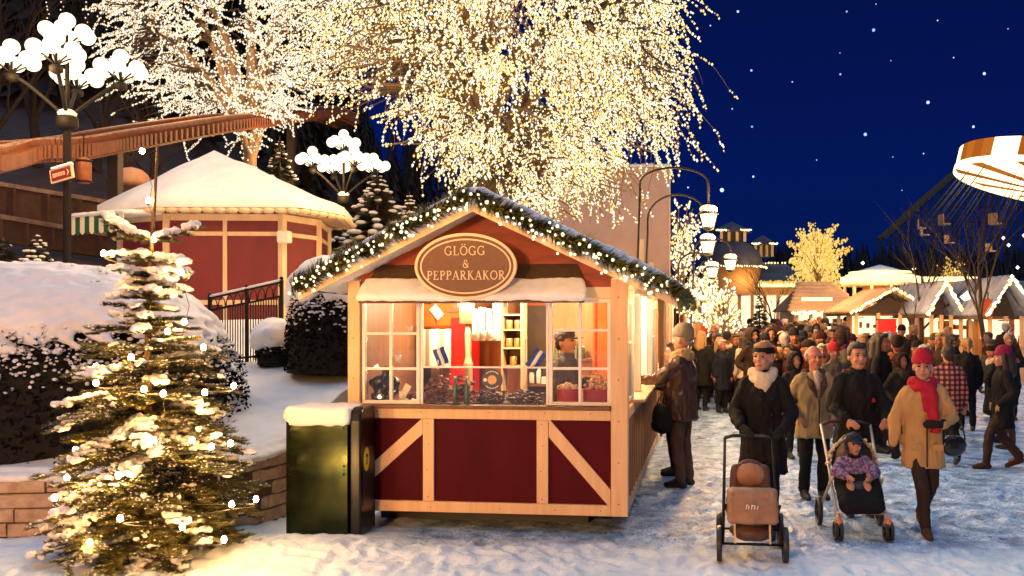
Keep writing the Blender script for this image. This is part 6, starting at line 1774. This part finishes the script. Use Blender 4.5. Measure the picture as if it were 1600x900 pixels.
# woman in red hat and tan coat
Y=8.75; ps=pose_stand('cross',-1); ps['el'][-1]=V((-.27,.02,1.13)); ps['wr'][-1]=V((-.27,-.02,.88)); ps['tip'][-1]=V((-.265,-.04,.70)); ps['an'][1]=V((.03,.20,.15)); ps['an'][-1]=V((-.02,-.20,.09)); ps['kn'][-1]=V((-.05,-.16,.50))
w4=person('person in tan coat with crimson hat and hanging crimson scarf carrying a black handbag',V((gx(1442,Y),Y,0)),R(-6),.985,ps,dict(hem=.66,flare=.205,bulk=1.04),C_tan,cloth('brown_legging',(.035,.020,.014)),[('tail',H_dark),('beanie',C_redw)],yaw=R(-14),gloves=(-1,1),bootm=C_brownb,scarfm=C_redw,tail=True,facehair=H_dark,boothigh=.26,trk=.92,seed=7,curl=.75)
b=MB(); b.bar((.0,-.162,1.12),(.0,-.165,.68),.014,.010,(0,1,0)); b.build('zip',C_brownb,w4)
for s in (-1,1):
    b=MB(); b.box(min(s*.045,s*.155),max(s*.045,s*.155),-.168,-.150,.84,.90); b.build('pocket_flap',C_tan,w4,.006)
t=thing('handbag','small black shoulder bag hanging at the tan coat','bag',w4.location+V((.30,-.02,.86)),R(20))
mb=MB(); mb.ell((0,0,0),(.15,.05,.10)); mb.ell((0,0,-.03),(.14,.055,.08)); me=remesh(mb,.012,2,.006,10,4,'bag'); put('bag',me,mat('bag_leather',(.012,.010,.010),.3),t)
b=MB(); b.tube([(-.13,0,.05),(-.12,-.02,.20),(-.06,-.03,.29),(.02,-.01,.30),(.10,0,.18),(.13,0,.05)],.008,6); b.build('strap',M_black,t); b=MB(); b.ell((0,-.055,.02),(.018,.008,.018)); b.build('clasp',M_iron,t)
# customers at the counter
Y=11.2; w5=person('tall person in brown leather jacket and grey knit cap seen from behind at the counter',V((gx(1066,Y),Y,0)),R(-118),1.12,pose_stand('reach',0,.11),dict(hem=.76,flare=.215,bulk=1.12,amp=.014),C_leather,C_denim,[('beanie',C_grey)],vox=.011,gloves=(-1,1),scarfm=cloth('beige_hood',(.42,.27,.13)),boothigh=.2,seed=8,yaw=R(-10))
t=thing('backpack','black bag hanging from the hand of the leather-jacketed customer','bag',at(1034,640,11.0)-V((0,0,.1)))
mb=MB(); mb.ell((0,0,0),(.13,.10,.19)); mb.ell((0,0,-.08),(.14,.11,.12)); me=remesh(mb,.016,3,.012,9,2,'bag'); put('bag',me,C_black,t); b=MB(); b.tube([(-.07,0,.14),(0,0,.30),(.07,0,.14)],.012,6); b.build('handle',M_black,t)
Y=12.1; w6=person('customer in dark coat leaning on the stall counter beyond the leather jacket',V((gx(1052,Y),Y,0)),R(-95),1.0,pose_stand('reach'),dict(hem=.7,flare=.21,bulk=1.05),cloth('brown_coat',(.035,.022,.015)),C_dark,[('long',H_dark)],vox=.012,seed=9)
# vendor inside
p=SWld(2.02,1.25,.23); w7=person('vendor in grey cap and dark jacket turned sideways inside the stall',p,R(62),.98,pose_stand('hold'),dict(hem=.8,flare=.2,bulk=1.0),cloth('grey_jacket',(.09,.075,.065)),C_dark,[('short',H_dark),('cap',cloth('grey_cap',(.06,.055,.05)))],vox=.010,seed=11,facehair=H_dark)
# walkers on the right
Y=12.6; w8=person('person in black coat and magenta hat striding past at the picture edge',V((gx(1566,Y),Y,0)),R(-100),.95,pose_stand('pockets',1),dict(hem=.62,flare=.22,bulk=1.05),C_black,cloth('brown_tights',(.06,.028,.018)),[('long',H_dark),('beanie',cloth('magenta_wool',(.30,.012,.07),.8,bscale=60))],vox=.011,bootm=C_brownb,boothigh=.3,seed=12)
def plaid():
    m=bpy.data.materials.new('plaid'); m.use_nodes=True; nt=m.node_tree; N=nt.nodes; L=nt.links; pb=N['Principled BSDF']; pb.inputs['Roughness'].default_value=.85
    tc=N.new('ShaderNodeTexCoord'); out=None
    def wv(ax):
        w=N.new('ShaderNodeTexWave'); w.bands_direction=ax; w.inputs['Scale'].default_value=4.2; L.new(tc.outputs['Object'],w.inputs[0]); r=N.new('ShaderNodeValToRGB'); r.color_ramp.elements[0].position=.45; r.color_ramp.elements[1].position=.55; L.new(w.outputs['Fac'],r.inputs[0]); return r
    a,b_=wv('X'),wv('Z'); mx=N.new('ShaderNodeMix'); mx.data_type='RGBA'; mx.blend_type='ADD'; mx.inputs[0].default_value=1; L.new(a.outputs[0],mx.inputs[6]); L.new(b_.outputs[0],mx.inputs[7])
    s=N.new('ShaderNodeMath'); s.operation='MULTIPLY'; s.inputs[1].default_value=.5; L.new(mx.outputs[2],s.inputs[0])
    c=N.new('ShaderNodeValToRGB'); c.color_ramp.interpolation='CONSTANT'; e=c.color_ramp.elements; e[0].color=(.02,.010,.012,1); e[1].position=.1; e[1].color=(.17,.02,.03,1); q=e.new(.6); q.color=(.42,.22,.17,1); L.new(s.outputs[0],c.inputs[0]); L.new(c.outputs[0],pb.inputs['Base Color']); return m
Y=13.0; w9=person('person in red and black plaid jacket walking away behind the tan coat',V((gx(1481,Y),Y,0)),R(170),.97,pose_stand('down',1),dict(hem=.78,flare=.20,bulk=1.06),plaid(),C_dark,[('short',H_dark)],vox=.011,seed=13)

# ------------------------------------------------------------------ pram and pushchair
def wheel(par,c,r,w=.045,m=None):
    b=MB(); n=24; vs=[]
    prof=[(r,-w*.25),(r*.985,-w*.5),(r*.80,-w*.5),(r*.78,0),(r*.80,w*.5),(r*.985,w*.5),(r,w*.25)]
    for i in range(n):
        a=2*math.pi*i/n
        for rr,x in prof: vs.append((c[0]+x,c[1]+rr*math.cos(a),c[2]+rr*math.sin(a)))
    k=len(prof); fs=[]
    for i in range(n):
        i2=(i+1)%n
        for j in range(k): j2=(j+1)%k; fs.append((i*k+j,i*k+j2,i2*k+j2,i2*k+j))
    b.add(vs,fs,True); wv=b.build('wheel',M_black,par)
    b=MB(); b.tube([(c[0]-w*.4,c[1],c[2]),(c[0]+w*.4,c[1],c[2])],r*.2,10)
    for i in range(8):
        a=2*math.pi*i/8; b.tube([(c[0],c[1],c[2]),(c[0],c[1]+r*.8*math.cos(a),c[2]+r*.8*math.sin(a))],.007,4)
    b.build('rim',m or M_iron,wv); return wv
M_prb=mat('pram_tan',(.36,.19,.10),.6,(.27,.135,.07),8,bump=.3,bscale=50); M_prd=mat('pram_brown',(.10,.045,.028),.6,(.07,.03,.02),8,bump=.3); M_steel=mat('tube_grey',(.30,.27,.24),.3,metal=.9)
Y=7.85; pr=thing('pram','beige and brown pram with rounded foot cover and upright tan seat back','pram',V((gx(1174,Y),Y,.0)),R(-7),None,.98)
for s in (-1,1):
    wheel(pr,(s*.285,-.16,.155),.155); wheel(pr,(s*.285,.42,.155),.155)
    b=MB(); b.tube([(s*.255,-.16,.16),(s*.245,.1,.36),(s*.235,.42,.62),(s*.225,.66,.98)],.014,8); b.tube([(s*.255,.42,.16),(s*.245,.15,.38),(s*.235,-.20,.50)],.014,8); b.build('frame',M_iron,pr)
b=MB(); b.tube([(-.225,.66,.98),(-.15,.69,1.0),(.15,.69,1.0),(.225,.66,.98)],.018,8); b.build('handle',M_black,pr)
b=MB(); b.tube([(-.285,-.16,.155),(.285,-.16,.155)],.012,8); b.tube([(-.285,.42,.155),(.285,.42,.155)],.012,8); b.build('axle',M_iron,pr)
mb=MB(); mb.ell((0,.02,.42),(.235,.36,.13)); mb.ell((0,.10,.48),(.23,.33,.13)); put('seat_shell',remesh(mb,.014,2,.004,9,1,'seat_shell'),M_prd,pr)
mb=MB()
for i in range(9):
    for j in range(5): x=lerp(-.17,.17,i/8); mb.ell((x,-.30+.02*abs(i-4)/4+.08*(j/4)**2,lerp(.40,.585,j/4)),(.055,.05,.045))
for i in range(9): mb.ell((lerp(-.17,.17,i/8),-.14,.61),(.055,.12,.035))
put('foot_cover',remesh(mb,.012,3,.006,12,2,'foot_cover'),M_prb,pr)
b=MB(); 
for k,(x,h_) in enumerate(((-.06,.03),(-.04,.03),(-.015,.035),(.01,.03),(.035,.03))): b.bar((x,-.352,.50),(x+.008,-.352,.50+h_),.008,.006,(0,1,0))
b.bar((-.062,-.352,.532),(-.04,-.352,.536),.007,.006,(0,1,0)); b.bar((-.015,-.352,.535),(.012,-.352,.53),.007,.0062,(0,1,0)); b.build('mark',M_white,pr)
mb=MB(); mb.ell((-.05,.24,.70),(.08,.035,.10)); mb.ell((.05,.24,.70),(.08,.035,.10)); mb.ell((0,.235,.70),(.09,.04,.11)); put('seat_back',remesh(mb,.012,3,.004,9,5,'seat_back'),M_prb,pr)
mb=MB(); mb.ell((0,.30,.60),(.19,.06,.24)); mb.capsule((-.15,.30,.45),(-.13,.28,.74),.05,.05); mb.capsule((.15,.30,.45),(.13,.28,.74),.05,.05); put('back_shell',remesh(mb,.014,2),M_prd,pr)
mb=MB(); mb.ell((0,.02,.24),(.20,.26,.075)); mb.ell((0,-.12,.25),(.19,.12,.08)); put('basket',remesh(mb,.014,2,.008,8,4,'basket'),M_prd,pr)
for s in (-1,1):
    b=MB(); b.bar((s*.15,-.24,.18),(s*.16,.02,.62),.018,.012); b.build('strap',M_cream,pr)
# black pushchair with child
Y=8.75; pu=thing('pushchair','black pushchair with pale frame tubes, cream hood and small twin front wheels','pushchair',V((gx(1338,Y),Y,0)),R(-4))
for s in (-1,1):
    wheel(pu,(s*.21-.0,-.30,.09),.09,.03); wheel(pu,(s*.21+s*.045,-.30,.09),.09,.03); wheel(pu,(s*.30,.36,.14),.14,.04)
    b=MB(); b.tube([(s*.225,-.30,.16),(s*.23,-.1,.34),(s*.24,.25,.72),(s*.25,.52,1.0)],.015,8); b.tube([(s*.29,.36,.15),(s*.25,.12,.42),(s*.24,-.08,.56)],.014,8); b.build('frame',mat('tube_pale',(.6,.5,.38),.35,metal=.5),pu)
    b=MB(); b.ell((s*.228,-.30,.17),(.042,.05,.05)); b.build('fork',mat('reflector_orange',(.6,.22,.08),.4),pu)
b=MB(); b.tube([(-.25,.52,1.0),(-.15,.55,1.03),(.15,.55,1.03),(.25,.52,1.0)],.018,8); b.build('handle',M_black,pu)
b=MB(); b.tube([(-.23,-.22,.24),(.23,-.22,.24)],.012,8); b.build('cross_bar',mat('tube_pale',(.6,.5,.38)),pu)
mb=MB()
for i in range(7): x=lerp(-.15,.15,i/6); mb.capsule((x,.05,.56),(x*.9,-.26,.32),.075,.085)
put('foot_muff',remesh(mb,.013,3,.010,9,2,'foot_muff'),C_black,pu)
mb=MB(); mb.ell((0,.20,.66),(.21,.07,.30)); mb.ell((0,.05,.46),(.21,.26,.09)); put('seat',remesh(mb,.014,3),M_black,pu)
mb=MB()
for i in range(13):
    a=math.pi*i/12; mb.capsule((.23*math.cos(a),.12,.66+.27*math.sin(a)),(.22*math.cos(a),.36,.62+.22*math.sin(a)),.022,.022)
put('hood',remesh(mb,.013,3,.004,10,2,'hood'),cloth('cream_hood',(.62,.48,.32)),pu)
# the child sits in it
ch=thing('person','small child in navy cap and purple patterned jacket sitting in the black pushchair','person',pu.location+V((-.01,-.0,.0)),R(-4))
hc=V((0,.06,.855)); mb=MB(); Mh=head_shapes(mb,R(6),R(4),.92,hc); mb.capsule((0,.09,.70),(0,.07,.79),.045,.042); mb.zloft([(.48,.10,.08,0,.09),(.60,.11,.085,0,.10),(.70,.09,.07,0,.10)])
for s in (-1,1):
    mb.capsule((s*.10,.09,.69),(s*.17,-.02,.60),.04,.035); mb.capsule((s*.17,-.02,.60),(s*.11,-.14,.58),.035,.026); hand(mb,V((s*.11,-.14,.58)),V((s*.08,-.22,.565)),-s,.5,.66); mb.capsule((s*.06,.06,.50),(s*.08,-.16,.48),.055,.045); mb.capsule((s*.08,-.16,.48),(s*.08,-.24,.34),.042,.03)
put('body',remesh(mb,.0065,3,name='body'),M_skin,ch); face(ch,Mh,H_blond)
mb=MB(); mb.zloft([(.47,.15,.12,0,.08),(.60,.155,.125,0,.08),(.70,.12,.10,0,.09),(.76,.07,.065,0,.085)])
for s in (-1,1): mb.capsule((s*.11,.08,.68),(s*.185,-.02,.60),.068,.060); mb.capsule((s*.185,-.02,.60),(s*.125,-.12,.58),.060,.048)
put('jacket',remesh(mb,.011,4,.008,12,5,'jacket'),mat('purple_print',(.10,.06,.16),.8,(.34,.22,.36),34,contrast=(.48,.54)),ch)
mb=MB(); mb.M=Mh; mb.zloft([(.035,.080,.098,0,.012),(.07,.086,.104,0,.014),(.11,.070,.085,0,.016),(.135,.02,.03,0,.018)]); mb.ell((0,-.12,.045),(.07,.06,.012))
for s in (-1,1): mb.capsule((s*.078,.015,.04),(s*.074,-.0,-.04),.026,.022)
put('cap',remesh(mb,.010,2),cloth('navy_cap',(.02,.022,.05)),ch)
mb=MB(); mb.M=Mh; mb.ell((0,-.02,-.115),(.075,.07,.035)); put('scarf',remesh(mb,.010,2),C_black,ch)

# ------------------------------------------------------------------ the crowd
random.seed(202)
PO={'down':pose_stand('down',0,.10),'pockets':pose_stand('pockets',0,.10),'hold':pose_stand('hold',0,.10),'walk':pose_stand('down',1)}
CB={k:body(p,.013)[0] for k,p in PO.items()}
CC={}
for k,p in PO.items():
    CC[k,'jacket']=coat(p,.018,hem=.80,flare=.20,bulk=1.08,seed=3,amp=.012)
    CC[k,'coat']=coat(p,.018,hem=.56,flare=.225,bulk=1.05,seed=6,amp=.012)
CT={'s':trousers(PO['down'],.02),'w':trousers(PO['walk'],.02)}
CBt={(q,s):boot(PO[k],s,.016,.14) for q,k in (('s','down'),('w','walk')) for s in (-1,1)}
def colmat(nm,c): return cloth('wool_'+nm.replace(' ','_'),c)
COATS={'black':(.006,.0055,.006),'charcoal':(.013,.012,.012),'dark brown':(.028,.013,.007),'maroon':(.06,.007,.010),'navy':(.007,.009,.022),'rust':(.26,.07,.02),'camel':(.40,.22,.09),'cream':(.58,.45,.30),'plum':(.10,.015,.06),'red':(.36,.02,.02),'olive':(.05,.036,.016),'grey':(.09,.075,.06)}
GE={'beanie':['black','charcoal','grey','plum','dark brown','navy','red'],'bobble':['red','cream','maroon'],'hood':['black','dark brown','cream'],'short':['dark','blond','grey'],'long':['dark','blond'],'cap':['black','grey'],'tail':['blond','dark']}
GN={'beanie':'{} knit hat','bobble':'{} bobble hat','hood':'{} hood up','short':'short {} hair','long':'long {} hair','cap':'{} cap','tail':'{} ponytail'}
HM={'dark':H_dark,'blond':H_blond,'grey':H_grey}
used=set()
def crowd_person(px,Y,face_to,coatc=None,gear=None,kind=None,pose=None,sc=None):
    for tries in range(60):
        cc=coatc or random.choice(['black']*7+['charcoal']*5+['dark brown']*5+['maroon','maroon','navy','navy','rust','camel','plum','olive','grey'])
        g=gear or random.choice(['beanie']*4+['bobble']+['hood']*2+['short']*4+['long']*3+['cap','tail']); gc=random.choice(GE[g]) if not isinstance(g,tuple) else g[1]
        if isinstance(g,tuple): g=g[0]
        kd=kind or random.choice(('jacket','coat')); po=pose or random.choice(('down','pockets','hold','walk'))
        back=math.cos(face_to)<-.3; fr='seen from behind' if back else ('in profile' if abs(math.cos(face_to))<.5 else 'facing us')
        row='behind the front walkers' if Y<16 else ('mid crowd' if Y<21.5 else ('deep in the crowd' if Y<28 else 'by the far stalls'))
        key=(cc,g,gc,kd,fr,row)
        if key not in used: break
    used.add(key)
    nm={'jacket':'short','coat':'long'}[kd]
    lab=f"person in {nm} {cc} {kd}, {GN[g].format(gc)}, {fr} {row}"
    x=gx(px,Y); t=thing('person',lab,'person',(x,Y,ground_z(x,Y)),face_to,'people in the market crowd',sc or rnd(.86,1.06))
    put('body',CB[po],random.choice((M_skinc,M_skinc2)),t); put('coat',CC[po,kd],colmat(cc,COATS[cc]),t)
    q='w' if po=='walk' else 's'; tr=put('trousers',CT[q],random.choice((C_dark,C_dark,C_denim)),t)
    for s in (-1,1): put('boot',CBt[q,s],C_boot,t)
    gm=HM[gc] if g in('short','long','tail') else colmat(gc,COATS[gc]); yw=rnd(-.25,.25)
    put('hair' if g in('short','long','tail') else ('hood' if g=='hood' else 'hat'),HG[g],gm,t)
    if random.random()<.3: put('scarf',SCARF,colmat(*random.choice(list(COATS.items()))),t)
    return t
# people one can pick out in the photo
for a in ((1096,20,2.6,'black','long','coat','down'),(1118,21.5,-2.8,'charcoal','short','jacket','walk'),(1136,20.5,2.9,'black','beanie','coat','hold'),(1160,19.5,-2.3,'cream','long','jacket','down'),(1176,18.0,.6,'dark brown','hood','coat','pockets'),
          (1243,13.6,.2,'black','hood','coat','hold'),(1226,17.0,2.9,'dark brown','short','coat','down'),(1337,13.4,-.3,'maroon','beanie','jacket','pockets'),(1378,14.2,.9,'black','long','coat','hold'),(1402,14.9,2.8,'plum','beanie','jacket','down'),(1409,13.9,.2,'charcoal','hood','jacket','pockets'),
          (1446,15.2,.5,'black','short','coat','down'),(1470,16.2,-1.2,'dark brown','long','coat','hold'),(1511,16.8,2.9,'black','tail','jacket','down'),(1552,15.4,1.2,'black','cap','coat','pockets'),(1574,14.6,-2.7,'charcoal','beanie','jacket','down'),(1303,14.6,.1,'grey','bobble','jacket','walk'),(1207,16.5,.4,'charcoal','beanie','coat','pockets')):
    crowd_person(a[0],a[1],a[2],a[3],a[4],a[5],a[6])
n=0
rows=((16.8,1210,1350,7),(18.6,1180,1400,10),(20.3,1120,1350,13),(22,1085,1340,15),(24.5,1090,1330,15),(27.5,1095,1330,14),(31,1105,1330,14),(35,1110,1330,12),(18.6,1400,1600,5),(23.5,1350,1600,7))
for Y0,a,b_,m in rows:
    for k in range(m):
        px=lerp(a,b_,(k+rnd(.1,.9))/m); Y=Y0+rnd(-.8,.8)
        if 1500<px<1535 and Y>18: continue
        crowd_person(px,Y,random.choice((rnd(-.7,.7),rnd(2.4,3.9),rnd(1.0,2.1),rnd(-2.1,-1.0),rnd(-.6,.6))))
# ------------------------------------------------------------------ light
WARM=(1,.60,.27)
lamp_light((lx-.1,LY-1.2,lz+4.1),450,(1,.58,.24),.7)
lamp_light((gx(537,L2Y),L2Y-1.2,gz(270,L2Y)),700,(1,.58,.24),.7)
for p in HL: lamp_light((p.x+.30,p.y-.35,p.z-.05),(260 if p is HL[0] else 160),(1,.56,.22),.15)
# unseen candelabra lamp added behind the viewer as source of the warm front light
candelabra('unseen candelabra lamp added behind the viewer as a light source',(-4.5,-5.0,0),.78,.2)
lamp_light((-4.5,-4.6,3.35),4700,(1,.43,.13),.6)
for v in (.7,4.7): lamp_light(SWld(UR-.05,v,2.16),34,(1,.58,.24),.12,'eave_fill_light')
# inside the stalls
for u,v,e in ((.75,1.5,110),(1.7,1.3,110),(2.35,2.6,100),(2.3,4.3,100)):
    lamp_light(SWld(u,v,2.36),e,(1,.70,.40),.10)
for v in (7.5,9.8,13.5,15.8): lamp_light(SWld(SW-.45,v,2.4),110,(1,.66,.32),.12)
# light shed by the bulb-wound trees
for p,e in (((gx(640,TY),TY-2.4,6.5),700),((gx(900,TY),TY-2.4,6.2),700),((gx(780,TY),TY-3.0,8.0),800),((gx(960,TY),TY-1,5.0),450),((gx(345,TY2),TY2-3.5,8.5),700)):
    lamp_light(p,e,(1,.58,.22),1.6,'tree_light')
# over the crowd: stall eave lights, plus lamps added to warm roofs and cupolas
for px,Y,z,e in ((1180,22,3.6,120),(1290,30,3.2,260),(1390,28.5,2.6,180),(1495,26.5,2.6,130),(1575,24.5,2.6,130),(1120,17,3.4,120),(1250,40,3.6,400),(1380,37,4.0,500),(1175,43,4.0,90),(1280,33.5,4.2,420),(1372,28.5,4.4,200)):
    lamp_light((gx(px,Y),Y,z),e,(1,.55,.22),.5,'eave_fill_light')
lamp_light((gx(1640,54),53,C0.z-2.2),900,(1,.55,.22),1.5,'ride_light')
# one low warm sun-type lamp stands for the lamps of the square behind the viewer
sd=bpy.data.lights.new('sun','SUN'); sd.energy=.25; sd.color=(1,.50,.19); sd.angle=R(12)
so_=bpy.data.objects.new('sun',sd); COL.objects.link(so_)
az,el_=R(-18),R(9)     # shining from behind the viewer, slightly from the left
dv=Vector((-math.sin(az)*math.cos(el_),math.cos(az)*math.cos(el_),-math.sin(el_)))
so_.rotation_euler=dv.to_track_quat('-Z','Y').to_euler()
# sky: deep blue towards the horizon, cool dusk glow overhead
w=bpy.data.worlds.new('World'); scene.world=w; w.use_nodes=True
nt=w.node_tree; N=nt.nodes; L=nt.links
bg=N['Background']; tc=N.new('ShaderNodeTexCoord'); sp_=N.new('ShaderNodeSeparateXYZ'); L.new(tc.outputs['Generated'],sp_.inputs[0])
cr=N.new('ShaderNodeValToRGB'); e=cr.color_ramp.elements
stops=[(.0,(.001,.006,.045)),(.08,(.0010,.0078,.072)),(.16,(.0009,.0070,.082)),(.34,(.0008,.005,.055)),(.55,(.02,.045,.11)),(.8,(.26,.45,.70)),(1.0,(.45,.71,.96))]
while len(e)<len(stops): e.new(.5)
for i,(p,c) in enumerate(stops): e[i].position=p; e[i].color=(*c,1)
L.new(sp_.outputs[2],cr.inputs['Fac']); L.new(cr.outputs['Color'],bg.inputs['Color']); bg.inputs['Strength'].default_value=1.0
# ------------------------------------------------------------------ camera
cd=bpy.data.cameras.new('camera'); cd.sensor_width=36; cd.lens=36*F/1600; cd.shift_x=-(PX-800)/1600; cd.shift_y=(HY-450)/1600
cd.clip_start=.1; cd.clip_end=3000
co=bpy.data.objects.new('camera',cd); COL.objects.link(co); co.location=(0,0,HC); co.rotation_euler=(R(90),0,0); scene.camera=co
scene.view_settings.view_transform='Standard'; scene.view_settings.look='None'; scene.view_settings.exposure=.24; scene.view_settings.gamma=1; scene.view_settings.use_curve_mapping=False
scene.render.engine='CYCLES'
cy=scene.cycles; cy.use_denoising=True; cy.max_bounces=6; cy.diffuse_bounces=3; cy.glossy_bounces=3; cy.transparent_max_bounces=12; cy.sample_clamp_indirect=4; cy.caustics_reflective=False; cy.caustics_refractive=False
try: cy.denoiser='OPENIMAGEDENOISE'
except Exception: pass
